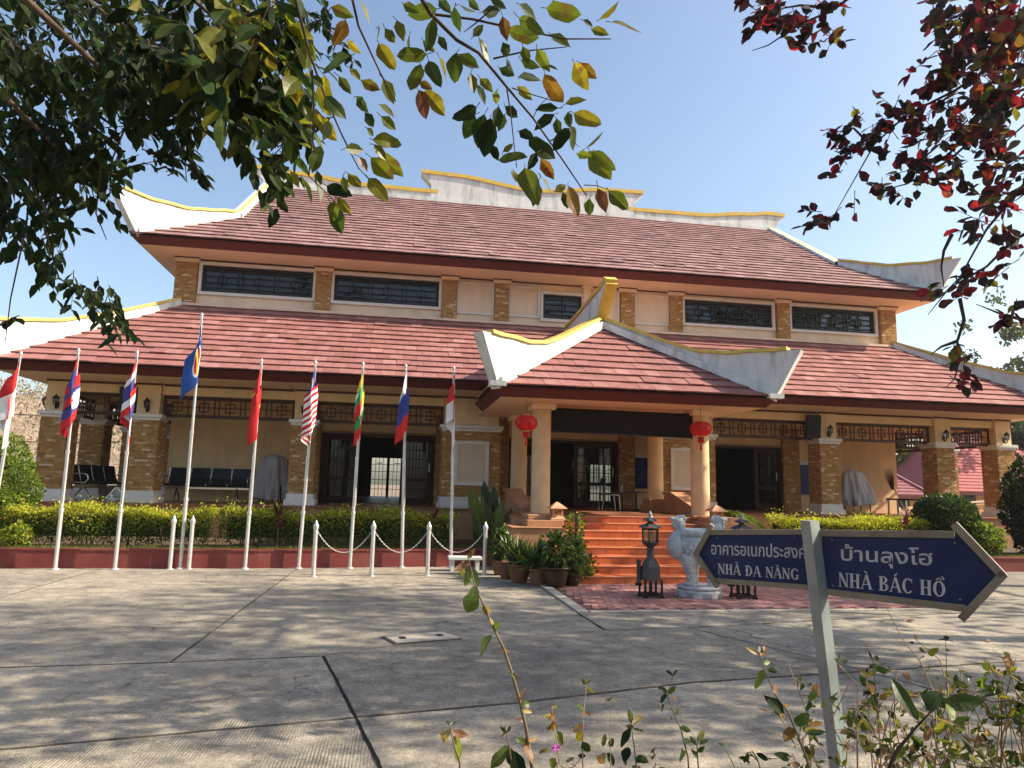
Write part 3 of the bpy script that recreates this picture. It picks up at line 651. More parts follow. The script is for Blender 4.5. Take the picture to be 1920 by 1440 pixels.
# ------------------------------------------------------------------ upper storey
UB = [(10.81, .275), (7.11, .207), (3.51, .207), (1.947, .207)]
b = MB(); b.box(CX-11.0, CX+11.0, YU+.13, YU+.30, 6.0, 6.62); b.box(CX-11.0, CX+11.0, YU+.13, YU+.30, 7.62, 7.85)
WIN = [(-5.53, -2.52, 6.77, 7.54), (-1.93, 1.07, 6.745, 7.52), (4.20, 5.40, 6.60, 7.36), (8.70, 11.65, 6.745, 7.50), (12.31, 15.27, 6.76, 7.52)]
x = CX-11.0
for x0, x1, z0, z1 in WIN:
    b.box(x, x0, YU+.13, YU+.30, 6.621, 7.619); b.box(x0, x1, YU+.13, YU+.30, 6.621, max(z0, 6.622)); b.box(x0, x1, YU+.13, YU+.30, z1, 7.619); x = x1
b.box(x, CX+11.0, YU+.13, YU+.30, 6.621, 7.619)
b.box(CX-11.0, CX-10.8, YU+.31, 31.2, 6.0, 7.85); b.box(CX+10.8, CX+11.0, YU+.31, 31.2, 6.0, 7.85); b.box(CX-11, CX+11, 31.2, 31.4, 4.0, 7.85)
b.build('upper_wall', CREAMU, hall)
b = MB(); b.box(CX-11.1, CX+11.1, YU-.12, YU+.129, 6.255, 6.38); b.box(CX-11.0, CX+11.0, YU-.05, YU+.128, 6.18, 6.254); b.build('ledge', CREAMU, hall, bevel=.006)
for s in (-1, 1):
    for d, hw in UB:
        if s == 1 and d < 1: continue
        x = CX+s*d
        core = MB(); core.box(x-hw, x+hw, YU+.012, YU+.129, 6.385, 7.56); o = core.build('upper_pier', MORTAR, hall)
        p = MB(); p.box(x-hw-.055, x+hw+.055, YU-.05, YU+.128, 7.561, 7.685); p.build('capital', CREAMU, o, bevel=.006)
        r_ = MB(); brick_faces(o, [((x-hw, YU+.012, 0), (1, 0, 0), 2*hw, 6.385, 7.56, (0, -1, 0)), ((x-hw, YU+.129, 0), (0, -1, 0), .117, 6.385, 7.56, (-1, 0, 0)), ((x+hw, YU+.012, 0), (0, 1, 0), .117, 6.385, 7.56, (1, 0, 0))], r_)
        r_.build('brickwork', BRICK, o, kind='stuff')
        if d > 10:   # return face of the corner pier
            r_ = MB(); X_ = x+s*(hw); c2 = MB(); c2.box(min(X_-.01, X_+.01)-.0, max(X_-.01, X_+.01), YU+.13, YU+.7, 6.385, 7.56); c2.build('return_face', MORTAR, o)
b = MB(); b.box(5.43, 5.66, YU+.0, YU+.128, 6.385, 7.6); b.box(5.38, 5.71, YU-.05, YU+.127, 7.601, 7.685); b.build('upper_pier', CREAMU, hall)
def frame_mb(x0, x1, z0, z1, y, w_=.085, d=.07):
    f = MB(); f.box(x0-w_, x1+w_, y-d, y, z0-w_, z0); f.box(x0-w_, x1+w_, y-d, y, z1, z1+w_); f.box(x0-w_, x0, y-d, y, z0, z1); f.box(x1, x1+w_, y-d, y, z0, z1); return f
for x0, x1, z0, z1 in WIN:
    o = frame_mb(x0, x1, z0, z1, YU+.129).build('window', WHITE, hall, bevel=.005)
    s_ = MB(); s_.box(x0, x0+.03, YU+.14, YU+.2, z0, z1); s_.box(x1-.03, x1, YU+.14, YU+.2, z0, z1); s_.box(x0+.03, x1-.03, YU+.14, YU+.2, z0, z0+.03); s_.box(x0+.03, x1-.03, YU+.14, YU+.2, z1-.03, z1); s_.build('sash', DGREY, o)
    p = MB(); p.box(x0+.03, x1-.03, YU+.205, YU+.208, z0+.03, z1-.03); p.build('pane', GLASS, o)
    l = MB(); lattice(l, (x0+.03, YU+.17), (x1-.03, YU+.17), z0+.03, z1-.03, unit=.98, w_=.026, d=.02, hz=(.16, .36, .62, .84)); l.build('lattice', DGREY, o)
for x0, x1 in ((1.62, 2.70), (3.17, 4.10), (5.74, 6.58), (7.09, 8.17)):
    o = frame_mb(x0+.05, x1-.05, 6.66, 7.50, YU+.129, .06, .05).build('wall_panel_frame', WHITE, hall, bevel=.004)
b = MB(); b.box(CX-11.02, CX+11.02, YU+.10, YU+.129, 7.655, 7.69); b.build('soffit_trim', TRIMB, hall)
for s in (-1, 1):
    for d, hw in UB: b = MB(); b.box(CX+s*d-hw-.07, CX+s*d+hw+.07, YU-.062, YU-.051, 7.66, 7.69); b.build('capital_trim', TRIMB, hall)
# ------------------------------------------------------------------ roofs
TILE_OBJ = [0]
TILE_UNIT = {}
def roof_plane(parent, P0, u, s, smax, lb, rb, material, tw=0.33, ex=0.335, objs_rows=0, stain_rows=None):
    """Courses of flat tiles on one slope. P0 = eave point for u=0; lb/rb give the ends of a course at slope distance s."""
    P0 = Vector(P0); u = Vector(u).normalized(); s = Vector(s).normalized(); n = u.cross(s); n.normalize()
    if n.z < 0: n = -n
    rows = int(smax/ex)+1
    V = []; Q = []; T = []
    if material.name not in TILE_UNIT:
        k = MB(); hw = tw/2-.003; e2 = ex+.05
        A = [(-hw, 0, .036), (hw, 0, .036), (hw, 0, .066), (-hw, 0, .066), (-hw, e2, -.012), (hw, e2, -.012), (hw, e2, .022), (-hw, e2, .022)]
        k.mesh(A, [(0, 1, 2, 3), (3, 2, 6, 7), (0, 3, 7, 4), (1, 5, 6, 2)]); o = k.build('roof_tile', material, parent, local=True); TILE_UNIT[material.name] = o.data; bpy.data.objects.remove(o)
    rot = Matrix((u, s, n)).transposed().to_quaternion()
    prevt = {}
    for r in range(rows):
        s0 = r*ex; s1 = min(s0+ex+.05, smax+.03)
        if s0 >= smax-.02: break
        a0, b0 = lb(s0), rb(s0); sm_ = min(s0+ex, smax); a1, b1 = lb(sm_), rb(sm_)
        off = (r % 2)*tw/2+rnd.uniform(-.01, .01)
        k0 = int(math.floor((min(a0, a1)-off)/tw)); k1 = int(math.ceil((max(b0, b1)-off)/tw))
        for k in range(k0, k1+1):
            x0 = off+k*tw+.003; x1 = x0+tw-.006
            c0, c1 = max(x0, a0), min(x1, b0); d0, d1 = max(x0, a1), min(x1, b1)
            if c1-c0 < .01 and d1-d0 < .01: continue
            if c1 < c0: c0 = c1 = min(max((c0+c1)/2, a0), b0)
            if d1 < d0: d0 = d1 = min(max((d0+d1)/2, a1), b1)
            whole = abs(c0-x0) < 1e-6 and abs(c1-x1) < 1e-6 and abs(d0-x0) < 1e-6 and abs(d1-x1) < 1e-6
            j = rnd.uniform(-.004, .004)+(.012 if rnd.random() < .03 else 0)
            if r < objs_rows and whole and TILE_OBJ[0] < 296 and abs(s1-s0-ex-.05) < 1e-6:
                TILE_OBJ[0] += 1
                o = bpy.data.objects.new('roof_tile', TILE_UNIT[material.name]); C.objects.link(o); o.parent = parent
                o.location = P0+u*((x0+x1)/2)+s*s0+n*j-wl(parent); o.rotation_mode = 'QUATERNION'; o.rotation_quaternion = rot
                continue
            tl = rnd.random()
            m = len(V)
            for (uu, ss, nn) in ((c0, s0, .036), (c1, s0, .036), (c1, s0, .066), (c0, s0, .066), (d0, s1, -.012), (d1, s1, -.012), (d1, s1, .022), (d0, s1, .022)):
                V.append(P0+u*uu+s*ss+n*(nn+j))
            for q in ((0, 1, 2, 3), (3, 2, 6, 7), (0, 3, 7, 4), (1, 5, 6, 2)):
                Q.append([m+i for i in q]); T.append(tl*.98+.01)
    if V:
        qmesh('roof_tile_field', np.array([tuple(p) for p in V]), np.array(Q), material, T, parent, 'stuff')
def crest(parent, P0, P1, stations, t0, t1, lean=0.0, flare=0.0, cap=0.075, capw=.05, curb=True, n=24):
    """White wing wall standing on a hip from P0 (corner) to P1, its top following stations (f, height), with a yellow cap."""
    P0, P1 = Vector(P0), Vector(P1); d = P1-P0; dh = Vector((d.x, d.y, 0)).normalized(); sd_ = Vector((-dh.y, dh.x, 0))
    def hgt(f):
        for (a, ha), (b_, hb_) in zip(stations, stations[1:]):
            if a <= f <= b_:
                t = (f-a)/(b_-a); t = t*t*(3-2*t)*.5+t*.5; return ha+(hb_-ha)*t
        return stations[-1][1]
    body = MB(); capm = MB(); rings = []; crings = []
    for i in range(n+1):
        f = i/n; B = P0+d*f; h = hgt(f); t = t0+(t1-t0)*min(1, f*1.6)
        o = -dh*lean*max(0, 1-f*3.2)**1.5
        T = B+Vector((0, 0, h))+o
        tt = t*(1+flare*max(0, 1-f*4))
        rings.append((B-sd_*t/2+Vector((0, 0, -.12)), B+sd_*t/2+Vector((0, 0, -.12)), T+sd_*tt/2, T-sd_*tt/2))
        w_ = tt/2+capw
        crings.append((T-sd_*w_+Vector((0, 0, .002)), T+sd_*w_+Vector((0, 0, .002)), T+sd_*w_*.9+Vector((0, 0, cap)), T-sd_*w_*.9+Vector((0, 0, cap))))
    def loft(mb, R, i0=0):
        k = len(mb.v); 
        for r in R: mb.v.extend([tuple(p) for p in r])
        F = [(j*4+a, j*4+(a+1) % 4, (j+1)*4+(a+1) % 4, (j+1)*4+a) for j in range(len(R)-1) for a in range(4)]+[(3, 2, 1, 0), tuple((len(R)-1)*4+a for a in range(4))]
        for f in F: mb.f.append(tuple(x+k for x in f)); mb.mi.append(0); mb.t.append(0); mb.sm.append(False)
    loft(body, rings)
    if curb:
        R = []
        for i in range(9):
            B = P0+d*(i/8); R.append((B-sd_*.19-Vector((0, 0, .06)), B+sd_*.19-Vector((0, 0, .06)), B+sd_*.17+Vector((0, 0, .115)), B-sd_*.17+Vector((0, 0, .115))))
        loft(body, R)
    body.build('roof_crest', CREST, parent)
    i0 = 1 if lean else 0
    loft(capm, crings[i0:]); capm.build('crest_cap', YEL, parent)
def fascia_ring(parent, pts_top, pts_bot, closed=False):
    f = MB(); n = len(pts_top)
    for i in range(n if closed else n-1):
        j = (i+1) % n
        a, b_, c, d = [Vector(p) for p in (pts_top[i], pts_top[j], pts_bot[j], pts_bot[i])]
        m = ((b_-a).cross(d-a)).normalized()*.03
        f.mesh([a, b_, c, d, a+m, b_+m, c+m, d+m], [(0, 1, 2, 3), (7, 6, 5, 4), (0, 4, 5, 1), (3, 2, 6, 7)])
    f.build('fascia', FASC, parent)

# upper roof: hip below, gable above
UE, UZ, UL, UG, UM = 18.95, 7.90, 11.97, 9.85, 0.665
UR = 25.45; UKY = UE+2.12; UZR = UZ+UM*(UR-UE); UKZ = UZ+UM*2.12
cu = 1/math.sqrt(1+UM*UM)
ur = part('upper_roof', hall, (0, 0, 0))
sk = 2.12/cu; smax = (UR-UE)/cu
roof_plane(ur, (CX, UE, UZ), (1, 0, 0), (0, 1, UM), smax, lambda s: -UL+(s/sk*2.12 if s < sk else 2.12), lambda s: UL-(s/sk*2.12 if s < sk else 2.12), TILEU)
D = MB()
def deck(pts): D.face([Vector(p)-Vector((0, 0, .03)) for p in pts])
RB = 2*UR-UE
deck([(CX-UL, UE, UZ), (CX+UL, UE, UZ), (CX+UG, UKY, UKZ), (CX+UG, UR, UZR), (CX-UG, UR, UZR), (CX-UG, UKY, UKZ)])
deck([(CX+UL, RB, UZ), (CX-UL, RB, UZ), (CX-UG, 2*UR-UKY, UKZ), (CX-UG, UR, UZR), (CX+UG, UR, UZR), (CX+UG, 2*UR-UKY, UKZ)])
for s in (-1, 1):
    deck([(CX+s*UL, UE, UZ), (CX+s*UG, UKY, UKZ), (CX+s*UG, 2*UR-UKY, UKZ), (CX+s*UL, RB, UZ)])
D.build('roof_deck', DECK, ur)
gb = MB()
for s in (-1, 1): gb.prism([(CX+s*9.55, UKY, UKZ-.05), (CX+s*9.55, 2*UR-UKY, UKZ-.05), (CX+s*9.55, UR, UZR-.1)], (s*.1, 0, 0))
gb.build('gable_wall', CREAMU, ur)
for s in (-1, 1):
    mS = 1.41/2.12
    roof_plane(ur, (CX+s*UL, UE, UZ), (0, 1, 0), (-s*2.12, 0, UKZ-UZ), math.hypot(2.12, UKZ-UZ), lambda q: q/math.hypot(2.12, UKZ-UZ)*2.12, lambda q: (RB-UE)-q/math.hypot(2.12, UKZ-UZ)*2.12, TILEU)
fo = .02
fascia_ring(ur, [(CX-UL+fo, UE+fo, UZ-.005), (CX+UL-fo, UE+fo, UZ-.005), (CX+UL-fo, RB, UZ-.005), (CX-UL+fo, RB, UZ-.005)], [(CX-UL+.2, UE+.2, 7.692), (CX+UL-.2, UE+.2, 7.692), (CX+UL-.2, RB-.2, 7.692), (CX-UL+.2, RB-.2, 7.692)], True)
b = MB(); b.face([(CX-UL+.2, UE+.2, 7.695), (CX-UL+.2, RB-.2, 7.695), (CX+UL-.2, RB-.2, 7.695), (CX+UL-.2, UE+.2, 7.695)]); b.build('soffit', SOFF, ur)
hs = [(0, 1.0), (.2, .70), (.5, .40), (.78, .24), (1, .12)]
for s in (-1, 1):
    crest(ur, (CX+s*(UL-.12), UE+.12, UZ+.06), (CX+s*UG, UKY, UKZ+.05), hs, .25, .20, lean=.72, flare=.1)
    crest(ur, (CX+s*UG, UKY, UKZ+.04), (CX+s*UG, UR, UZR+.04), [(0, .12), (1, .12)], .26, .26, cap=.01, capw=-.08, n=4)
# ridge crest: raised middle and lower ends with turned-up tips
def ridge_wall(x0, x1, zb, prof, flareL, flareR, th=.34):
    body = MB(); capm = MB(); n = 40; top = []
    for i in range(n+1):
        f = i/n; x = x0+(x1-x0)*f
        for (a, ha), (b_, hb_) in zip(prof, prof[1:]):
            if a <= f <= b_:
                t = (f-a)/(b_-a); t = t*t*(3-2*t); h = ha+(hb_-ha)*t; break
        top.append((x, zb+h))
    bl = x0+flareL; br = x1-flareR
    poly = [(bl, zb)]+([(bl, top[0][1]-.42)] if flareL else [])+top+([(br, top[-1][1]-.42)] if flareR else [])+[(br, zb)]
    V = [(x, UR-th/2, z) for x, z in poly]; body.prism(V, (0, th, 0)); body.build('ridge_crest', CREST, ur)
    for i in range(n):
        (xa, za), (xb, zb_) = top[i], top[i+1]
        y0, y1 = UR-th/2-.05, UR+th/2+.05
        capm.mesh([(xa, y0, za), (xb, y0, zb_), (xb, y1, zb_), (xa, y1, za), (xa, y0, za+.14), (xb, y0, zb_+.14), (xb, y1, zb_+.14), (xa, y1, za+.14)], [(0, 1, 5, 4), (4, 5, 6, 7), (3, 7, 6, 2), (0, 3, 2, 1)]+([(0, 4, 7, 3)] if i == 0 else [])+([(1, 2, 6, 5)] if i == n-1 else []))
    capm.build('crest_cap', YEL, ur)
ridge_wall(.52, 9.27, UZR-.05, [(0, 1.02), (.14, .98), (.5, .66), (.84, .96), (1, 1.0)], .38, .40, .42)
ridge_wall(-5.55, 1.16, UZR-.05, [(0, .62), (.25, .50), (.6, .30), (1, .28)], .40, 0)
ridge_wall(8.64, 15.33, UZR-.05, [(0, .28), (.45, .30), (.75, .50), (.9, .62), (1, .60)], 0, .40)
b = MB(); b.box(CX-UG-.1, CX+UG+.1, UR-.24, UR+.24, UZR-.10, UZR+.05); b.build('ridge_base', CREST, ur)

# lower roof: a skirt round the upper storey
LE, LZ, LL, LTY, LTX, LM = 16.50, 4.05, 13.75, 19.98, 10.95, 0.648
LTZ = LZ+LM*(LTY-LE); cl = math.sqrt(1+LM*LM); lr = part('lower_roof', hall, (0, 0, 0)); lmax = (LTY-LE)*cl
LRB = 33.4; LBT = LRB-(LTY-LE)
PXC, PH, PE, PZ, PA, PAZ = 4.86, 3.03, 13.45, 3.55, 16.30, 5.50      # porch roof: axis, half width, eave, apex
# the porch ridge meets this roof; tiles run behind it
roof_plane(lr, (CX, LE, LZ), (1, 0, 0), (0, 1, LM), lmax, lambda s: -LL+s/lmax*(LL-LTX), lambda s: LL-s/lmax*(LL-LTX), TILE)
msx = (LTZ-LZ); msl = math.hypot(LL-LTX, msx)
for s in (-1, 1):
    roof_plane(lr, (CX+s*LL, LE, LZ), (0, 1, 0), (-s*(LL-LTX), 0, msx), msl, lambda q: q/msl*(LTY-LE), lambda q: (LRB-LE)-q/msl*(LTY-LE), TILE)
D = MB()
for s in (-1, 1): deck([(CX+s*LL, LE, LZ), (CX+s*LTX, LTY, LTZ), (CX+s*LTX, LBT, LTZ), (CX+s*LL, LRB, LZ)])
deck([(CX-LL, LE, LZ), (CX+LL, LE, LZ), (CX+LTX, LTY, LTZ), (CX-LTX, LTY, LTZ)]); deck([(CX-LL, LRB, LZ), (CX-LTX, LBT, LTZ), (CX+LTX, LBT, LTZ), (CX+LL, LRB, LZ)])
D.build('roof_deck', DECK, lr)
fascia_ring(lr, [(CX-LL+fo, LE+fo, LZ-.005), (CX+LL-fo, LE+fo, LZ-.005), (CX+LL-fo, LRB, LZ-.005), (CX-LL+fo, LRB, LZ-.005)], [(CX-LL+.2, LE+.22, 3.868), (CX+LL-.2, LE+.22, 3.868), (CX+LL-.2, LRB-.2, 3.868), (CX-LL+.2, LRB-.2, 3.868)], True)
b = MB(); X0, X1, Y0_, Y1_ = CX-LL+.2, CX+LL-.2, LE+.22, LRB-.2
b.face([(X0, Y0_, 3.871), (X0, YW+.1, 3.871), (X1, YW+.1, 3.871), (X1, Y0_, 3.871)]); b.face([(X0, YW+.1, 3.871), (X0, Y1_, 3.871), (CX-10.9, Y1_, 3.871), (CX-10.9, YW+.1, 3.871)]); b.face([(CX+10.9, YW+.1, 3.871), (CX+10.9, Y1_, 3.871), (X1, Y1_, 3.871), (X1, YW+.1, 3.871)])
b.build('soffit', SOFF, lr)
for s in (-1, 1):
    crest(lr, (CX+s*(LL-.1), LE+.12, LZ+.07), (CX+s*LTX, LTY, LTZ+.04), [(0, .82), (.12, .56), (.36, .34), (.65, .20), (1, .10)], .26, .20, lean=.6, flare=.1)
for k in range(1, 9):
    if k in (4, 5): continue
    x = CX-13.4+k*2.98; b = MB(); b.box(x-.004, x+.004, LE+.3, YC, 3.8665, 3.8705); b.build('soffit_joint', TRIMB, lr)

# porch roof
pr_ = part('porch_roof', hall, (0, 0, 0)); PM = (PAZ-PZ)/(PA-PE); cp = math.sqrt(1+PM*PM); pmax = (PA-PE)*cp
roof_plane(pr_, (PXC, PE, PZ), (1, 0, 0), (0, 1, PM), pmax, lambda s: -PH+s/pmax*PH, lambda s: PH-s/pmax*PH, TILE, objs_rows=40)
PB = 18.74; sm2 = math.hypot(PH, PAZ-PZ); PEB = 16.45
for s in (-1, 1):
    # side slopes run back until they meet the lower roof
    roof_plane(pr_, (PXC+s*PH, PE, PZ), (0, 1, 0), (-s*PH, 0, PAZ-PZ), sm2, lambda q: q/sm2*(PA-PE), lambda q: (PEB-PE)+q/sm2*(PB-PEB), TILE)
D = MB(); deck([(PXC-PH, PE, PZ), (PXC+PH, PE, PZ), (PXC, PA, PAZ)])
for s in (-1, 1): deck([(PXC+s*PH, PE, PZ), (PXC, PA, PAZ), (PXC, PB, PAZ), (PXC+s*PH, PEB, PZ)])
D.build('roof_deck', DECK, pr_)
fascia_ring(pr_, [(PXC-PH+fo, 16.7, PZ-.005), (PXC-PH+fo, PE+fo, PZ-.005), (PXC+PH-fo, PE+fo, PZ-.005), (PXC+PH-fo, 16.7, PZ-.005)], [(PXC-PH+.2, 16.7, 3.352), (PXC-PH+.2, PE+.2, 3.352), (PXC+PH-.2, PE+.2, 3.352), (PXC+PH-.2, 16.7, 3.352)])
b = MB(); b.face([(PXC-PH+.2, PE+.2, 3.356), (PXC-PH+.2, 17.9, 3.356), (PXC+PH-.2, 17.9, 3.356), (PXC+PH-.2, PE+.2, 3.356)]); b.build('soffit', SOFF, pr_)
b = MB(); b.box(PXC-PH+.2, PXC+PH-.2, 16.9, 17.1, 3.357, 3.87); b.build('porch_rear_wall', CREAM, pr_)
for s in (-1, 1):
    crest(pr_, (PXC+s*(PH-.06), PE+.06, PZ+.05), (PXC+s*.02, PA-.02, PAZ+.06), [(0, .92), (.12, .70), (.28, .42), (.42, .26), (.6, .20), (1, .17)], .20, .18, lean=.58, flare=.3)
    q = MB(); q.box(min(PXC+s*(PH-.26), PXC+s*(PH+.06)), max(PXC+s*(PH-.26), PXC+s*(PH+.06)), PE-.10, PE+.2, PZ-.02, PZ+.08); q.build('crest_foot', CREST, pr_)
# porch ridge crest: sweeps up to a tip over the apex
prof = [(15.42, 6.40), (15.60, 6.50), (16.0, 6.40), (16.6, 6.36), (17.4, 6.30), (18.2, 6.24), (19.5, 6.18)]
front = [(15.42, 6.40), (15.62, 6.26), (15.95, 5.98), (16.2, 5.70), (16.34, 5.50)]
body = MB(); body.prism([(PXC-.09, y, z) for y, z in (front[::-1]+prof[1:]+[(19.5, 5.9), (18.74, 5.42)])], (.18, 0, 0)); body.build('roof_crest', CREST, pr_)
cm = MB()
def strip(pts, w_, h, nrm):
    for (ya, za), (yb, zb) in zip(pts, pts[1:]):
        a = Vector((PXC, ya, za)); c = Vector((PXC, yb, zb)); d = (c-a).normalized(); nn = Vector((0, -d.z, d.y))*nrm
        cm.obox((a+c)/2+nn*(h/2), d*((c-a).length/2+.01), (w_, 0, 0), nn*(h/2))
strip(prof, .14, .085, 1); strip(front, .14, .06, -1)
cm.build('crest_cap', YEL, pr_)

# porch columns
for s in (-1, 1):
    for y, nm in ((14.66, 'porch_column'), (17.35, 'porch_column')):
        c_ = MB(); zb = 1.06 if y < 15 else 1.36
        c_.lathe([(.205, zb), (.20, zb+.6), (.195, 3.22)], (PXC+s*1.79, y, 0), 28); o = c_.build(nm, PORCHC, hall)
        q = MB(); q.box(PXC+s*1.79-.26, PXC+s*1.79+.26, y-.26, y+.26, 3.225, 3.352); q.build('abacus', CREAM, o, bevel=.01)
        q = MB()
        if y < 15: q.box(PXC+s*1.79-.30, PXC+s*1.79+.30, y-.32, y+.3, 1.0, 1.062)
        else: q.box(PXC+s*1.79-.30, PXC+s*1.79+.30, y-.3, y+.3, TZ, 1.20); q.box(PXC+s*1.79-.26, PXC+s*1.79+.26, y-.26, y+.26, 1.201, 1.362)
        q.build('base', TERRA, o, bevel=.008)
# porch floor slab, pedestals and balustrades
b = MB(); b.box(2.45, 7.3, 14.50, 17.44, -.03, TZ-.012); b.build('porch_base', TERRA, hall)
b = MB(); b.box(2.45, 7.3, 14.47, 17.44, TZ-.011, TZ+.003); b.build('porch_floor', FLOORT, hall)
for s in (-1, 1):
    x0, x1 = (2.30, 3.36) if s < 0 else (6.36, 7.42)
    p = MB(); p.box(x0, x1, 13.52, 14.95, -.03, .80); o = p.build('porch_pedestal', TERRA, hall, bevel=.012)
    xi = x1 if s < 0 else x0
    q = MB(); q.box(x0-.03, x1+.03, 13.49, 14.98, .801, .83); q.box(min(xi, xi-s*-.78), max(xi, xi-s*-.78), 13.60, 14.9, .831, .94) if False else None
    a0, a1 = (2.60, 3.33) if s < 0 else (6.39, 7.12)
    q.box(a0, a1, 13.62, 14.94, .831, .955); q.box(a0+.05, a1-.05, 13.78, 14.92, .956, 1.05)
    q.build('pedestal_step', TERRA, o, bevel=.01)
    # balustrade wall, level at the back and sloping to the front
    X0_, X1_ = (2.66, 2.98) if s < 0 else (6.74, 7.06)
    pts = [(14.9, TZ), (14.9, 1.13), (15.25, 1.15), (16.55, 1.47), (17.05, 1.47), (17.05, TZ)]
    w_ = MB(); w_.prism([(X0_+.03, y, z) for y, z in pts], (.26, 0, 0)); o = w_.build('balustrade', TERRA, hall)
    k = MB()
    tp = [(14.88, 1.133), (15.25, 1.153), (16.55, 1.473), (17.05, 1.473)]
    for (ya, za), (yb, zb) in zip(tp, tp[1:]):
        k.mesh([(X0_-.02, ya, za), (X1_+.02, ya, za), (X1_+.02, yb, zb), (X0_-.02, yb, zb), (X0_-.02, ya, za+.07), (X1_+.02, ya, za+.07), (X1_+.02, yb, zb+.07), (X0_-.02, yb, zb+.07)], [(3, 2, 1, 0), (4, 5, 6, 7), (0, 1, 5, 4), (2, 3, 7, 6), (0, 4, 7, 3), (1, 2, 6, 5)])
    k.build('coping', TERRA, o)
# stairs
st = thing('staircase', 'flight of eight orange tiled steps rising to the porch', 'stairs', (PXC, 13, 0))
RS, TD, SY = TZ/8, .39, 11.73
for k in range(8):
    x0, x1 = (3.02, 6.74) if k < 4 else (3.37, 6.35)
    y0 = SY+k*TD; y1 = 14.49
    b = MB(); b.box(x0, x1, y0+.012, min(y0+TD+.02, y1), -.03 if k == 0 else (k-.2)*RS, (k+1)*RS-.013); o = b.build('step', GROUT, st)
    n = round((x1-x0)/.30); wd = (x1-x0)/n
    tm = MB(); tm.box(-wd/2+.003, wd/2-.003, -.006, .006, 0, RS-.016)
    rt = tm.build('riser_tile', STEPT, o, local=True); rt.location = Vector((x0+wd/2, y0+.006, k*RS))-wl(o)
    rt2 = MB(); rt2.box(-wd/2+.003, wd/2-.003, 0.03, TD-.002, -.006, .004); tt = rt2.build('tread_tile', STEPT, o, local=True); tt.location = Vector((x0+wd/2, y0, (k+1)*RS-.005))-wl(o)
    for j in range(1, n):
        for q in (rt, tt):
            c = q.copy(); C.objects.link(c); c.location.x += j*wd
    nb = MB(); nb.box(x0, x1, y0-.008, y0+.028, (k+1)*RS-.016, (k+1)*RS+.002); nb.build('nosing', STEPN, o, bevel=.004)
# ================================================================== FLAGPOLES AND FLAGS
def col_(n, c): return mat('flag_'+n, c, 0.8, 0.05, 20)
FC = {'r': col_('red', (.50, .018, .02)), 'w': col_('white', (.78, .78, .76)), 'b': col_('blue', (.03, .055, .30)), 'n': col_('navy', (.05, .05, .22)), 'y': col_('yellow', (.75, .50, .03)), 'g': col_('green', (.03, .30, .07)), 'l': col_('light_blue', (.022, .085, .33)), 'o': col_('bright_red', (.60, .025, .02))}
FK = list(FC)
def star(u, v, cu_, cv, r, asp, pts=5):
    x, y = (u-cu_)*asp, v-cv; d = math.hypot(x, y); a = math.atan2(x, -y) % (2*math.pi/pts); a = abs(a-math.pi/pts)
    rr = r*.38/math.cos(a-0) if False else r*(.38+.62*(a/(math.pi/pts))**1.6)
    return d < rr
def fl_two(u, v): return 'r' if v < .5 else 'w'
def fl_lao(u, v): return 'w' if math.hypot((u-.5)*1.5, v-.5) < .19 else 'r' if v < .25 or v > .75 else 'n'
def fl_thai(u, v): return 'r' if v < .166 or v > .833 else 'w' if v < .333 or v > .667 else 'n'
def fl_as(u, v):
    d = math.hypot((u-.5)*1.5, v-.5)
    return 'l' if d > .34 else 'w' if d > .30 else 'y' if abs((u-.5)*1.5) < .13+.10*abs(v-.5) else 'o'
def fl_star(u, v): return 'y' if star(u, v, .5, .5, .33, 1.5) else 'r'
def fl_my(u, v):
    if u < .5 and v < 8/14:
        d1 = math.hypot((u-.2)*1.9, v-.28); d2 = math.hypot((u-.235)*1.9, v-.28)
        if (d1 < .2 and d2 > .16) or star(u, v, .33, .28, .14, 1.9, 14): return 'y'
        return 'b'
    return 'r' if int(v*14) % 2 == 0 else 'w'
def fl_bu(u, v): return 'w' if star(u, v, .5, .5, .36, 1.5) else 'y' if v < .333 else 'g' if v < .667 else 'o'
def fl_ph(u, v):
    e = .44*(1-abs(v-.5)*2)
    if u < e: return 'y' if math.hypot((u-.14)*2, v-.5) < .12 else 'w'
    return 'b' if v < .5 else 'o'
def fl_sg(u, v):
    if v < .5 and math.hypot((u-.2)*1.5, v-.25) < .17 and math.hypot((u-.26)*1.5, v-.25) > .14: return 'w'
    return 'o' if v < .5 else 'w'
def hang_flag(px, py, zt, H, L, folds, wid, ph, fn, label, name='flag', drop=.62, skew=-.06, rev=1):
    NU, NV = 56, 30
    b = MB(); base = Vector((px, py, 0)); V = []
    for j in range(NV+1):
        v = j/NV
        for i in range(NU+1):
            u = i/NU
            z = zt-v*H-drop*L*(u**1.15)*(1-.12*math.sin(3*v+ph))
            grow = min(1, .18+1.1*(zt-z)/(H*.9))
            k = u*folds; tri = abs((k % 2)-1)*2-1       # -1..1 zigzag
            amp = wid*grow*min(1, u*4)
            x = amp*(math.sin(k*math.pi+ph)*.75+.25*math.sin(k*7.1+v*2+ph))+skew*u*grow
            y = .05*math.cos(k*math.pi*1.0+ph)*grow*min(1, u*5)-rev*.022*k/folds*2+.012*math.sin(9*v+5*u)
            V.append((px+x+(.02 if u == 0 else 0), py+y-.03, z))
    n = NU+1
    for p in V: b.v.append(p)
    for j in range(NV):
        for i in range(NU):
            b.f.append((j*n+i, (j+1)*n+i, (j+1)*n+i+1, j*n+i+1)); b.mi.append(FK.index(fn((i+.5)/NU, (j+.5)/NV))); b.t.append(0); b.sm.append(True)
    o = b.build(name, [FC[k] for k in FK]); tag(o, label, 'flag', 'flags hanging limp from the poles'); return o
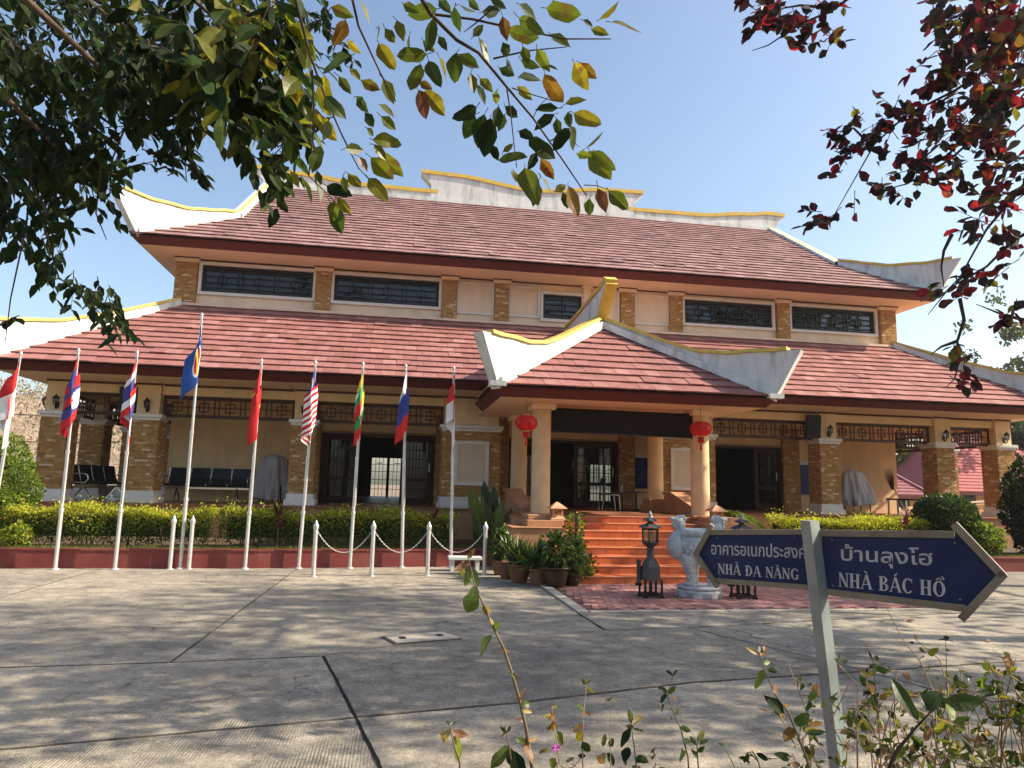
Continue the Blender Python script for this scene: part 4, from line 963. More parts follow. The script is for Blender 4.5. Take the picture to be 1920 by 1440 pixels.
poles = [((-6.72, 13.42), (40, 658), 13.42), ((-5.683, 13.543), (148, 652), 13.54), ((-4.736, 13.567), (258, 656), 13.57), ((-3.70, 13.72), (379, 586), 13.75), ((-2.589, 13.704), (491, 672), 13.72), ((-1.657, 13.78), (592, 675), 13.80), ((-.736, 13.86), (681, 678), 13.90), ((.232, 13.98), (761, 682), 14.0), ((1.185, 14.12), (851, 686), 14.15)]
info = [(fl_two, 'red and white flag hanging mostly white from the outermost pole beside the bright green bush'), (fl_lao, 'red and dark blue flag with a white disc hanging limp'), (fl_thai, 'red, white and navy striped flag hanging limp in front of a wall lamp'),
 (fl_as, 'light blue flag with a yellow and red disc on the tallest pole'), (fl_star, 'plain red flag with a yellow star hanging limp'), (fl_my, 'red and white striped flag with a blue and yellow corner'), (fl_bu, 'yellow, green and red flag hanging limp before the open doors'), (fl_ph, 'blue and red flag with a white triangle hanging limp'), (fl_sg, 'red over white flag hanging before the framed notice panel')]
pd = ['outermost slim steel flagpole beside the bright green bush', 'steel flagpole flying the red and dark blue flag with a disc', 'steel flagpole flying the red, white and navy striped flag', 'tallest steel flagpole, standing between two bare posts', 'steel flagpole flying the plain red flag with a star', 'steel flagpole flying the red and white striped flag with a blue corner', 'steel flagpole flying the yellow, green and red flag', 'steel flagpole flying the blue and red flag with a white triangle', 'steel flagpole beside the white bench, flying the red over white flag']
for i, ((x, y), (u, v), yt) in enumerate(poles):
    T = atY(u, v, yt); T.y = y+(T.y-y); B = Vector((x, y, 0))
    t = thing('flagpole', pd[i], 'flagpole', B, 'slim steel flagpoles along the planter wall')
    d = T-B; m1 = B+d*.26; m2 = B+d*.52
    p = MB(); p.tube([B, m1], [.034, .034], 12); p.tube([m1, m2], [.028, .028], 12); p.tube([m2, T-d.normalized()*.08], [.022, .019], 12); p.build('shaft', STEEL, t)
    p = MB(); p.tube([m1-d.normalized()*.03, m1+d.normalized()*.03], [.042, .042], 12); p.tube([m2-d.normalized()*.03, m2+d.normalized()*.03], [.034, .034], 12); p.build('joint_collar', STEEL, t)
    p = MB(); p.tube([T-d.normalized()*.085, T-d.normalized()*.05, T-d.normalized()*.03, T], [.02, .03, .024, .004], 10); p.build('finial', STEEL, t)
    p = MB(); p.lathe([(.075, .004), (.07, .012), (.045, .03)], (x, y, 0), 14); p.build('foot_plate', STEEL, t)
    p = MB(); off = Vector((.035, -.03, 0)); p.tube([T-d.normalized()*.12+off*.6, B+d*.3+off, B+d*.28+Vector((0, -.035, 0))], [.004]*3, 5); p.build('halyard', FC['w'], t)
    zt = T.z-(.28 if i == 3 else .20); c = B+d*((zt)/T.z)
    fn, lab = info[i]
    params = [(.80, 1.2, 2.7, .15, .4), (.78, 1.15, 3.6, .13, 2.2), (.80, 1.15, 2.4, .13, 1.2), (.78, 1.1, 1.35, .14, .2), (.76, 1.1, 2.9, .10, 1.3), (.76, 1.15, 3.4, .13, 2.2), (.74, 1.1, 2.7, .10, 1.6), (.74, 1.1, 2.6, .12, 2.7), (.74, 1.1, 2.6, .11, .9)][i]
    hang_flag(c.x, c.y-.02, zt, params[0], params[1], params[2], params[3], params[4], fn, lab, drop=.60, skew=(-.12 if i in (0, 3) else -.04), rev=(-1.6 if i in (1, 3, 6) else 1))

# ================================================================== BOLLARDS AND CHAINS
def bollard(loc, label):
    t = thing('bollard', label, 'bollard', loc, 'steel posts with pointed caps')
    b = MB(); b.lathe([(.036, 0), (.036, .82)], (0, 0, 0), 16); b.build('post', STEEL, t, local=True)
    b = MB(); b.lathe([(.046, .80), (.046, .835), (.050, .85), (.044, .862), (.018, .91), (.004, .945)], (0, 0, 0), 16); b.build('cap', STEEL, t, local=True)
    b = MB(); b.lathe([(.065, .001), (.065, .008), (.04, .012)], (0, 0, 0), 16); b.build('foot', STEEL, t, local=True)
    return t
bp = [(-3.86, 13.66), (-3.545, 13.68), (-1.275, 12.674), (-.305, 12.757), (.667, 12.843), (1.70, 12.95)]
bl = ['bare steel post just before the tallest flagpole, on its outer side', 'bare steel post between the tallest flagpole and the plain red flag', 'steel post at the end of the chain, under the striped flag with a blue corner', 'steel post carrying two chains, in front of the yellow, green and red flag', 'steel post carrying two chains, in front of the white bench end', 'steel post at the chain end beside the potted plants']
b0 = bollard((*bp[0], 0), bl[0])
for (x, y), lab in zip(bp[1:], bl[1:]): dup(b0, (x, y, 0), lab)
for k, lab in ((2, 'first sagging chain, nearest the tallest flagpole'), (3, 'middle sagging chain between two steel posts'), (4, 'sagging chain ending at the post beside the potted plants')):
    a = Vector((*bp[k], .80)); c = Vector((*bp[k+1], .80)); b = MB(); n = 48; P = []
    for i in range(n+1):
        f = i/n; p = a.lerp(c, f); p.z -= .40*(1-(2*f-1)**2); P.append(p)
    for i in range(n):
        p = (P[i]+P[i+1])/2; d = (P[i+1]-P[i]).normalized(); L = (P[i+1]-P[i]).length*.66
        s1 = d.cross(Vector((0, 1, 0))).normalized() if i % 2 else Vector((0, 1, 0)); 
        ring = [p+d*(L*math.cos(th))+s1*(.0085*math.sin(th)) for th in [2*math.pi*q/8 for q in range(9)]]
        b.tube(ring, [.0035]*9, 4, caps=False)
    o = b.build('chain', STEEL); tag(o, lab, 'chain', 'chains slung between the posts')

# ================================================================== WALL LAMPS, SPEAKERS, BOARDS
def wall_lamp(loc, label):
    t = thing('wall_lamp', label, 'lamp', loc, 'black lantern lamps on the column necks')
    b = MB(); b.obox((0, -.012, -.05), (.035, 0, 0), (0, .012, 0), (0, 0, .075)); b.tube([(0, -.02, -.12), (0, -.07, -.15), (0, -.12, -.10), (0, -.12, -.05)], [.014]*4, 8); b.build('bracket', BLACKM, t, local=True)
    b = MB()
    for k in range(6):
        th = k*math.pi/3; b.tube([(.045*math.cos(th), -.12+.045*math.sin(th), -.05), (.07*math.cos(th), -.12+.07*math.sin(th), .10)], [.006]*2, 5)
    b.lathe([(.03, -.06), (.05, -.05), (.05, -.04)], (0, -.12, 0), 6); b.build('cage', BLACKM, t, local=True)
    b = MB(); b.lathe([(.085, .095), (.085, .105), (.05, .145), (.02, .16), (.018, .18), (.004, .21)], (0, -.12, 0), 6, sm=False); b.build('lamp_roof', BLACKM, t, local=True)
    b = MB(); b.lathe([(.042, -.045), (.064, .095)], (0, -.12, 0), 6, sm=False); b.build('glass', GLASS, t, local=True)
    return t
lz = 3.31; ly = YC+.034
lp = [(-7.90, lz), (CX-10.79, lz), (CX-7.13-.02, lz), (CX+7.13, lz), (CX+10.79, lz), (CX+12.8, lz)]
ll = ['lantern lamp on the corner column nearest the bright green bush', 'lantern lamp on the column behind the red, white and navy flag', 'lantern lamp half hidden by the striped flag with a blue corner', 'lantern lamp on the column that carries the loudspeaker, right of the porch', 'lantern lamp on the column behind the round clipped bush', 'lantern lamp on the far corner column above the dark bush']
w0 = wall_lamp((lp[0][0], ly, lz), ll[0])
for (x, z), lab in zip(lp[1:], ll[1:]): dup(w0, (x, ly, z), lab)
dup(w0, (CX-12.8-.256, YC+.3, lz), 'lantern lamp on the outer side of the corner column, seen in profile', rotz=-math.pi/2)
def speaker(loc, rot, label):
    t = thing('loudspeaker', label, 'loudspeaker', loc); t.rotation_euler = (math.radians(8), 0, rot)
    b = MB(); b.prism([(-.20, -.14, -.32), (.20, -.14, -.32), (.14, .14, -.32), (-.14, .14, -.32)], (0, 0, .64)); b.build('cabinet', BLACKP, t, local=True, bevel=.02)
    b = MB(); b.lathe([(.13, 0), (.125, .008), (.10, .004), (.04, -.02), (.001, -.01)], (0, 0, 0), 20)
    b.v = [(x, -.142-z, y-.12) for x, y, z in b.v]; b.build('woofer_grille', BLACKM, t, local=True)
    b = MB(); b.box(-.12, .12, -.15, -.139, .10, .24); b.build('horn', BLACKM, t, local=True)
    b = MB(); b.box(-.05, .05, -.146, -.141, -.29, -.265); b.build('badge_plate', GREYM, t, local=True)
    b = MB(); b.tube([(0, .14, 0), (.1, .26, .05), (.26, .28, .05)], [.015]*3, 8); b.build('mounting_arm', BLACKM, t, local=True)
    return t
speaker((CX+7.13-.52, YC-.02, 3.44), math.radians(-8), 'black loudspeaker bracketed beside the column right of the porch')
speaker((CX-10.79-.50, YC+.2, 3.46), math.radians(8), 'black loudspeaker half hidden behind the red, white and navy striped flag')
for (x0, x1), lab in zip([(1.50, 2.39), (7.30, 8.20)], ['white framed blank notice panel on the brick pier beside the red over white flag', 'white framed blank notice panel on the brick pier behind the porch column']):
    t = thing('notice_panel', lab, 'notice board', ((x0+x1)/2, YC-.03, 1.6), 'blank notice panels on the brick piers')
    b = MB(); y0 = YC-.075; y1 = YC-.012; w_ = .09
    b.box(x0, x1, y0, y1, 1.59, 1.59+w_); b.box(x0, x1, y0, y1, 2.72-w_, 2.72); b.box(x0, x0+w_, y0, y1, 1.59+w_, 2.72-w_); b.box(x1-w_, x1, y0, y1, 1.59+w_, 2.72-w_); b.build('frame', WHITE, t, bevel=.006)
    b = MB(); b.box(x0+w_, x1-w_, y0+.03, y1, 1.59+w_, 2.72-w_); b.build('board', mat('notice_panel_cream', (.66, .56, .43), .8, .05, 4) if x0 < 3 else bpy.data.materials['notice_panel_cream'], t)
def info_board(x0, x1, z0, z1, lab):
    t = thing('information_board', lab, 'notice board', ((x0+x1)/2, YW-.04, z0))
    b = MB(); b.box(x0, x1, YW-.05, YW-.002, z0, z1); b.build('panel', BOARDB, t)
    b = MB(); b.box(x0-.02, x1+.02, YW-.055, YW-.002, z1, z1+.12); b.build('header', WHITE, t)
    b = MB()
    for k in range(12):
        zz = z1-.08-k*(z1-z0-.15)/12; wd = (x1-x0)*rnd.uniform(.4, .8); b.box(x0+.05, x0+.05+wd, YW-.053, YW-.0505, zz, zz+.022)
    b.build('text_rule', flat('board_faint_lines', (.05, .08, .25)), t)
info_board(12.38, 12.80, 1.55, 2.45, 'blue information board on the wall beside the column with the loudspeaker')
info_board(7.08, 7.45, 1.62, 2.52, 'dark blue information board behind the rear porch column')

# ================================================================== PORCH: LANTERNS, BANNER, STONE LANTERNS
def red_lantern(loc, label):
    t = thing('paper_lantern', label, 'lantern', loc, 'red lanterns under the porch eave')
    b = MB(); n = 28
    prof = [(.07, .155), (.13, .145), (.19, .10), (.222, .04), (.225, 0), (.222, -.04), (.19, -.10), (.13, -.145), (.07, -.155)]
    V = []
    for r, z in prof:
        for j in range(n): rr = r*(1-(.05 if j % 2 else 0)); th = 2*math.pi*j/n; V.append((rr*math.cos(th), rr*math.sin(th), z))
    b.mesh(V, [(i*n+j, (i+1)*n+j, (i+1)*n+(j+1) % n, i*n+(j+1) % n) for i in range(len(prof)-1) for j in range(n)]); b.build('shade', REDL, t, local=True)
    b = MB(); b.lathe([(.075, .15), (.08, .165), (.06, .175)], (0, 0, 0), 14); b.lathe([(.06, -.175), (.08, -.165), (.075, -.15)], (0, 0, 0), 14); b.build('rim', GOLD, t, local=True)
    b = MB()
    for k in range(9):
        th = k*2*math.pi/9; b.tube([(.224*math.cos(th), .224*math.sin(th), .03), (.23*math.cos(th+.12), .23*math.sin(th+.12), -.01), (.224*math.cos(th+.2), .224*math.sin(th+.2), -.05)], [.006]*3, 4)
        b.tube([(.19*math.cos(th+.3), .19*math.sin(th+.3), .10), (.226*math.cos(th+.36), .226*math.sin(th+.36), .05)], [.005]*2, 4)
    b.build('gilt_figure', flat('lantern_gilt', (.45, .10, .05)), t, local=True, kind='stuff')
    b = MB()
    for k in range(14):
        th = k*2*math.pi/14; b.tube([(.05*math.cos(th), .05*math.sin(th), -.17), (.058*math.cos(th), .058*math.sin(th), -.29)], [.011]*2, 4)
    b.tube([(0, 0, -.17), (0, 0, -.33)], [.012]*2, 6); b.lathe([(.006, -.32), (.022, -.34), (.026, -.44), (.018, -.45)], (0, 0, 0), 10); b.build('tassel', REDL, t, local=True)
    b = MB(); b.tube([(0, 0, .17), (0, 0, 3.352-loc[2])], [.004]*2, 5); b.build('cord', BLACKM, t, local=True)
    return t
p1 = atY(987, 793, 13.85); p2 = atY(1314, 804, 13.85)
r1 = red_lantern(tuple(p1), 'red paper lantern hanging by the porch column over the broad-leaved plant'); r1['label'] = 'round red lantern hanging by the porch column nearer the flagpoles'
dup(r1, p2, 'round red lantern hanging by the porch column behind the blue sign')
bn = thing('black_banner', 'long black cloth banner stretched between the front porch columns', 'banner', (PXC, 14.62, 2.8))
b = MB(); NX, NZ = 60, 8; V = []
xa, xb = PXC-1.79+.205, PXC+1.79-.16
for j in range(NZ+1):
    for i in range(NX+1):
        f = i/NX; g_ = j/NZ; zt_ = 3.285-.01*f; zb_ = 2.77-.035*f+.012*math.sin(f*3.1)
        V.append((xa+(xb-xa)*f, 14.60+.006*math.sin(f*37+g_*2)+.008*math.sin(f*11), zt_+(zb_-zt_)*g_))
b.mesh(V, [(j*(NX+1)+i, (j+1)*(NX+1)+i, (j+1)*(NX+1)+i+1, j*(NX+1)+i+1) for j in range(NZ) for i in range(NX)], sm=True); o = b.build('cloth', BLACKC, bn)
md = o.modifiers.new('thickness', 'SOLIDIFY'); md.thickness = .004
b = MB(); b.tube([(xa, 14.60, 2.765), (xb, 14.60, 2.73)], [.012]*2, 8); b.build('hem_pole', GREYM, bn)
def stone_lantern(loc, label):
    t = thing('stone_lantern', label, 'stone lantern', loc, 'small carved sandstone lanterns on the stair pedestals')
    b = MB(); b.prism([(-.19, -.19, 0), (.19, -.19, 0), (.19, .19, 0), (-.19, .19, 0)], (0, 0, .03))
    b.mesh([(-.17, -.17, .031), (.17, -.17, .031), (.17, .17, .031), (-.17, .17, .031), (-.125, -.125, .10), (.125, -.125, .10), (.125, .125, .10), (-.125, .125, .10)], [(0, 1, 5, 4), (1, 2, 6, 5), (2, 3, 7, 6), (3, 0, 4, 7), (4, 5, 6, 7), (3, 2, 1, 0)]); b.build('base', STONE, t, local=True)
    b = MB()
    for sx in (-1, 1):
        for sy in (-1, 1): b.box(sx*.105-.02, sx*.105+.02, sy*.105-.02, sy*.105+.02, .101, .27)
    for k in range(4):      # pierced foliage screens: scrolls between the posts
        rz = Matrix.Rotation(k*math.pi/2, 3, 'Z')
        for q in range(9):
            cx_, cz = rnd.uniform(-.06, .06), .12+rnd.random()*.13; r_ = rnd.uniform(.014, .026)
            ring = [rz @ Vector((cx_+r_*math.cos(th), -.11, cz+r_*math.sin(th))) for th in [2*math.pi*w_/7 for w_ in range(8)]]
            b.tube(ring, [.009]*8, 5, caps=False)
        b.obox(rz @ Vector((0, -.11, .105)), rz @ Vector((.09, 0, 0)), rz @ Vector((0, .014, 0)), (0, 0, .008)); b.obox(rz @ Vector((0, -.11, .262)), rz @ Vector((.09, 0, 0)), rz @ Vector((0, .014, 0)), (0, 0, .008))
    b.build('carved_cage', STONE, t, local=True)
    b = MB()
    for z0, z1, a, c in ((.271, .295, .21, .20), (.296, .335, .19, .145), (.336, .40, .145, .06), (.40, .43, .055, .02)):
        b.mesh([(-a, -a, z0), (a, -a, z0), (a, a, z0), (-a, a, z0), (-c, -c, z1), (c, -c, z1), (c, c, z1), (-c, c, z1)], [(0, 1, 5, 4), (1, 2, 6, 5), (2, 3, 7, 6), (3, 0, 4, 7), (4, 5, 6, 7), (3, 2, 1, 0)])
    b.build('lantern_roof', STONE, t, local=True)
    return t
s0 = stone_lantern((3.23, 13.80, .957), 'carved sandstone lantern on the pedestal beside the climbing plant'); s0.scale = (.82,)*3
s1_ = dup(s0, (6.60, 13.80, .957), 'carved sandstone lantern on the pedestal beside the cycad palm'); s1_.scale = (.82,)*3

# ================================================================== GARDEN LAMPS AND THE MARBLE URN
def garden_lamp(loc, label):
    t = thing('garden_lamp', label, 'lamp', loc, 'grey metal garden lanterns before the stairs')
    b = MB()
    for x in (-.13, -.045, .045, .13):
        for y in ((-.12, .12) if abs(x) > .1 else (-.10, .10)): b.box(x-.013, x+.013, y-.013, y+.013, .03, .25)
    for y in (-.12, .12): b.box(-.15, .15, y-.018, y+.018, .022, .052)
    for x in (-.13, .13):
        b.box(x-.018, x+.018, -.10, .10, .024, .05)
        for y in (-.12, .12): b.box(x-.03, x+.03, y-.03, y+.03, 0, .022)
    b.build('leg_frame', BLACKM, t, local=True)
    b = MB(); b.lathe([(.175, .25), (.175, .268), (.155, .272), (.150, .45), (.135, .47), (.085, .55), (.07, .56)], (0, 0, 0), 6, sm=False); b.build('body', GREYM, t, local=True)
    b = MB(); b.lathe([(.068, .56), (.058, .58), (.052, .72), (.065, .735), (.115, .775), (.125, .80)], (0, 0, 0), 12); b.build('stem', GREYM, t, local=True)
    b = MB()
    for k in range(6):
        th = k*math.pi/3; b.tube([(.12*math.cos(th), .12*math.sin(th), .80), (.125*math.cos(th), .125*math.sin(th), 1.0)], [.009]*2, 5)
    b.lathe([(.118, .985), (.135, .995), (.135, 1.005)], (0, 0, 0), 6, sm=False); b.build('cage', BLACKM, t, local=True)
    b = MB(); b.lathe([(.112, .80), (.116, .99)], (0, 0, 0), 6, sm=False); b.build('glass', GLASS, t, local=True)
    b = MB()
    def petals(r0, r1, z0, z1, n, drop):
        for k in range(n):
            a0, a1 = 2*math.pi*k/n, 2*math.pi*(k+1)/n; P = []
            for f in (0, .25, .5, .75, 1):
                a = a0+(a1-a0)*f; e = r1*(1+.10*math.sin(f*math.pi)); zz = z0-drop*(0 if f in (0, 1) else .2)+.02*(1 if f in (0, 1) else 0); P.append((e*math.cos(a), e*math.sin(a), zz))
            for i in range(4):
                aa, bb = a0+(a1-a0)*i/4, a0+(a1-a0)*(i+1)/4
                q = [(r0*math.cos(aa), r0*math.sin(aa), z1), P[i], P[i+1], (r0*math.cos(bb), r0*math.sin(bb), z1)]; b.face(q); b.face([(x, y, z-.006) for x, y, z in q[::-1]])
    petals(.05, .165, 1.03, 1.085, 6, .05); b.lathe([(.05, 1.07), (.045, 1.12)], (0, 0, 0), 8); petals(.03, .105, 1.13, 1.165, 6, .05); b.build('lamp_roof', GREYM, t, local=True)
    b = MB(); b.lathe([(.035, 1.15), (.045, 1.17), (.038, 1.185), (.028, 1.195), (.034, 1.21), (.026, 1.235), (.003, 1.27)], (0, 0, 0), 10); b.build('finial', LGREYM, t, local=True)
    b = MB(); b.lathe([(.033, .20), (.033, .53), (.038, .535), (.03, .55)], (-.185, 0, 0), 12); b.build('side_tube', GREYM, t, local=True)
    b = MB(); b.box(-.235, -.15, -.04, .04, .17, .205); b.build('tube_bracket', BLACKM, t, local=True)
    b = MB(); b.tube([(0, 0, .80), (0, 0, .93)], [.02, .02], 8); b.build('bulb', flat('lamp_bulb', (.6, .45, .2)), t, local=True)
    return t
g0 = garden_lamp((3.872, 10.33, .006), 'grey garden lantern on black legs beside the marble urn'); dup(g0, (5.30, 10.22, .006), 'garden lantern standing half hidden behind the blue sign')

ur_ = thing('marble_urn', 'white marble incense urn carved as a bird with dragon heads on a round base', 'urn', (4.68, 10.42, .006))
UO = Vector((4.68, 10.42, .006))
def blob(mb, c, r, n=10, sq=(1, 1, 1), rot=None):
    V = []; F = []; m = n//2+1
    for i in range(m+1):
        ph = math.pi*i/m
        for j in range(n):
            th = 2*math.pi*j/n; p = Vector((r*sq[0]*math.sin(ph)*math.cos(th), r*sq[1]*math.sin(ph)*math.sin(th), r*sq[2]*math.cos(ph)))
            if rot is not None: p = rot @ p
            V.append(Vector(c)+p)
    for i in range(m):
        for j in range(n): F.append((i*n+j, (i+1)*n+j, (i+1)*n+(j+1) % n, i*n+(j+1) % n))
    mb.mesh(V, F, sm=True)
b = MB()
b.lathe([(.30, .0), (.31, .03), (.335, .06), (.345, .085), (.32, .105), (.31, .11)], (0, 0, 0), 32); b.lathe([(.30, .111), (.335, .125), (.335, .15), (.30, .165), (.001, .166)], (0, 0, 0), 32)
for k in range(8):
    th = k*math.pi/4+.3; d = Vector((math.cos(th), math.sin(th), 0)); sd_ = Vector((-d.y, d.x, 0))
    b.prism([d*.30+sd_*.075+Vector((0, 0, .001)), d*.345+sd_*.05+Vector((0, 0, .001)), d*.345-sd_*.05+Vector((0, 0, .001)), d*.30-sd_*.075+Vector((0, 0, .001))], (0, 0, .06))
b.v = [tuple(Vector(p)+UO) for p in b.v]; b.build('base_disc', MARBLE, ur_)
for k, (lx, ly_) in enumerate(((-.17, -.10), (.15, -.13), (.0, .18))):
    b = MB(); o_ = Vector((lx, ly_, 0)); out = Vector((lx, ly_, 0)).normalized()
    b.tube([o_+out*.04+Vector((0, 0, .60)), o_+out*.06+Vector((0, 0, .52)), o_+out*.03+Vector((0, 0, .42)), o_+Vector((0, 0, .32)), o_-out*.01+Vector((0, 0, .24)), o_+out*.01+Vector((0, 0, .165))], [.14, .125, .095, .075, .065, .07], 14)
    for q in (-1, 0, 1):
        sd_ = Vector((-out.y, out.x, 0)); blob(b, o_+out*.07+sd_*(.045*q)+Vector((0, 0, .195)), .038, 8, (1, 1, .85))
    for q in range(5): blob(b, o_+out*(.11-.008*q)+Vector((0, 0, .50-.05*q)), .028, 7)
    for q in range(12):
        th = q*2.4; blob(b, o_+Vector((.10*math.cos(th), .10*math.sin(th), .44+.012*q)), .022, 6, (1, 1, .7))
    b.v = [tuple(Vector(p)+UO) for p in b.v]; b.build('leg', MARBLE, ur_)
b = MB(); b.lathe([(.05, .47), (.20, .50), (.30, .58), (.345, .68), (.35, .76), (.32, .84), (.27, .885), (.265, .92)], (0, 0, 0), 36, sq=(1.12, .95))
b.lathe([(.275, .905), (.31, .915), (.32, .94), (.33, .985), (.31, 1.0), (.27, 1.0), (.25, .96), (.24, .80)], (0, 0, 0), 36, sq=(1.06, .92))
b.v = [tuple(Vector(p)+UO) for p in b.v]; b.build('bowl', MARBLE, ur_)
b = MB()      # carved feathers on the belly
for r_ in range(6):
    for k in range(24):
        th = 2*math.pi*(k+.5*(r_ % 2))/24; z = .58+r_*.05; R = {0: .305, 1: .335, 2: .35, 3: .353, 4: .345, 5: .325}[r_]
        d = Vector((math.cos(th)*1.12, math.sin(th)*.95, 0)); n_ = Vector((math.cos(th), math.sin(th), 0)); sd_ = Vector((-n_.y, n_.x, 0))
        blob(b, d*R+Vector((0, 0, z)), .04, 6, (.9, .25, .75), Matrix((sd_, n_, Vector((0, 0, 1)))).transposed())
b.v = [tuple(Vector(p)+UO) for p in b.v]; b.build('feather_carving', MARBLE, ur_)
for s in (-1, 1):
    b = MB()
    b.tube([(s*.20, 0, .60), (s*.34, -.02, .68), (s*.395, -.03, .78), (s*.36, -.03, .88), (s*.31, -.03, .96), (s*.30, -.03, 1.05), (s*.315, -.03, 1.11)], [.12, .15, .135, .10, .075, .07, .06], 16)
    blob(b, (s*.335, -.03, 1.125), .085, 12, (1.15, .8, .8))
    b.tube([(s*.37, -.03, 1.135), (s*.43, -.03, 1.15), (s*.455, -.03, 1.165), (s*.46, -.03, 1.185)], [.05, .04, .03, .012], 10)     # upper jaw curling up
    b.tube([(s*.37, -.03, 1.09), (s*.42, -.03, 1.075), (s*.445, -.03, 1.085)], [.04, .028, .012], 10)
    for q in range(9):     # mane and comb
        th = math.radians(40+q*24); blob(b, (s*(.315-.09*math.cos(th-.4)), -.03+.02*((q % 2)-.5), 1.10+.085*math.sin(th)), .034, 8, (1, .8, 1))
    for q in range(6): blob(b, (s*(.245+.004*q), -.03, 1.13-.045*q), .034, 8)
    for q in (-1, 1):
        blob(b, (s*.365, -.03+q*.058, 1.15), .02, 8); b.tube([(s*.34, -.03+q*.05, 1.17), (s*.30, -.03+q*.07, 1.20), (s*.26, -.03+q*.08, 1.20)], [.016, .012, .004], 6)
        for w_ in range(3): b.tube([(s*(.33-.03*w_), -.03+q*.06, 1.06), (s*(.31-.03*w_), -.03+q*.085, .98), (s*(.33-.035*w_), -.03+q*.10, .90), (s*(.29-.035*w_), -.03+q*.115, .84)], [.014, .016, .014, .005], 6)
    b.v = [tuple(Vector(p)+UO) for p in b.v]; b.build('dragon_head', MARBLE, ur_)

# ================================================================== VERANDA FURNITURE
def seat_row(loc, rot, label, n=4, wd=.52):
    t = thing('waiting_seats', label, 'bench', loc, 'black waiting room seats on the veranda'); t.rotation_euler = (0, 0, rot)
    for k in range(n):
        x = (k-(n-1)/2)*wd
        b = MB(); P = [(-.22, .44), (-.18, .415), (.10, .40), (.20, .43), (.27, .60), (.33, .86)]
        for (ya, za), (yb, zb) in zip(P, P[1:]):
            a = Vector((x, ya, za)); c = Vector((x, yb, zb)); d = (c-a).normalized(); nn = Vector((0, -d.z, d.y)); b.obox((a+c)/2, d*((c-a).length/2+.004), (.225, 0, 0), nn*.016)
        b.build('seat', BLACKP, t, local=True)
    b = MB(); b.bar((-n*wd/2, .02, .34), (n*wd/2, .02, .34), .05, .05)
    for x in (-n*wd/2+.3, n*wd/2-.3): b.bar((x, .02, .34), (x, -.22, .02), .04, .04); b.bar((x, .02, .34), (x, .28, .02), .04, .04); b.bar((x, -.25, .015), (x, .31, .015), .04, .03)
    b.build('beam_frame', CHROME, t, local=True)
    for k in range(n+1):
        x = (k-n/2)*wd; b = MB(); b.tube([(x, .33, .84), (x, .27, .60), (x, .21, .44), (x, -.20, .43)], [.014]*4, 6)
        if k in (0, n): b.tube([(x, -.20, .43), (x, -.27, .52), (x, -.24, .62), (x, -.15, .645), (x, .24, .63)], [.016]*5, 8)
        b.build('arm_rail', CHROME, t, local=True)
    return t
seat_row((-4.78, 19.55, TZ+.004), 0, 'row of four black seats against the plain veranda wall')
q0 = seat_row((-7.28, 19.42, TZ+.004), math.radians(80), 'turned row of four black seats between the brick columns at the veranda end')
def tarp_thing(cx, cy, z0, h, rt, rb, label, m_, seed, sq=(1, .8), lean=0):
    t = thing('covered_chairs', label, 'covered furniture', (cx, cy, TZ+.004)); r_ = random.Random(seed); n = 96; V = []; ks = 20
    ph = [r_.uniform(0, 6.28) for _ in range(6)]
    for i in range(ks+1):
        f = i/ks
        for j in range(n):
            th = 2*math.pi*j/n
            rad = (rt+(rb-rt)*f**.8); rad *= 1+(.07+.13*f)*math.sin(5*th+ph[0]+f*1.6)+(.035+.10*f)*math.sin(11*th+ph[1]-f*3)+(.02+.05*f)*math.sin(19*th+ph[5]+4*f)+.03*math.sin(3*th+ph[2])*math.sin(6*f+ph[3])
            c4 = 1/max(abs(math.cos(th)), abs(math.sin(th))); rad *= 1+.18*(min(c4, 1.35)-1)
            if f < .12: rad *= math.sqrt(f/.12)*.9+.1
            V.append((cx+rad*math.cos(th)*sq[0]+lean*(1-f), cy+rad*math.sin(th)*sq[1], z0+h*(1-f)-.03*math.sin(2*th+ph[4])*f+(-.05*(1-f/.12)**2*0)))
    b = MB(); b.mesh(V, [(i*n+j, (i+1)*n+j, (i+1)*n+(j+1) % n, i*n+(j+1) % n) for i in range(ks) for j in range(n)], sm=True); b.face([V[j] for j in range(n)]); b.build('cover', m_, t)
    for sx in (-1, 1):
        for sy in (-1, 1): b = MB(); b.tube([(cx+sx*rb*.6*sq[0], cy+sy*rb*.6*sq[1], TZ+.005), (cx+sx*rb*.55*sq[0], cy+sy*rb*.55*sq[1], z0+.35)], [.018]*2, 6); b.build('chair_leg', BLACKM, t)
    return t
tarp_thing(-3.14, 19.45, 1.13, 1.17, .30, .44, 'tall stack of chairs under a grey cover beside the brick column', TARP, 3)
tarp_thing(13.85, 19.45, 1.28, 1.05, .25, .46, 'stack of chairs under a pale cover near the witch broom', TARPW, 9, lean=-.12)
for o in C.objects:
    if o.get('label', '').endswith('witch broom'): o['label'] = 'stack of chairs under a pale crumpled cover near the twig broom'
br = thing('twig_broom', 'twig broom standing bristles up against the veranda wall', 'broom', (15.42, 19.7, TZ))
b = MB(); b.tube([(15.62, 19.6, TZ+.01), (15.36, 19.9, 2.0)], [.014]*2, 6); b.build('handle', STEMR, br)
b = MB()
for k in range(60):
    a = rnd.uniform(-.16, .16); c = rnd.uniform(-.08, .08); b.tube([(15.40+a*.15, 19.87+c*.2, 1.75), (15.27+a, 19.85+c, rnd.uniform(2.15, 2.42))], [.006, .002], 3, caps=False)
b.build('bristles', TWIG, br, kind='stuff')
bt = thing('low_table', 'low black table with a bucket at the wall end of the veranda', 'table', (15.25, 19.2, TZ))
b = MB(); b.box(14.85, 15.55, 19.0, 19.5, 1.44, 1.49); b.build('table_top', BLACKP, bt)
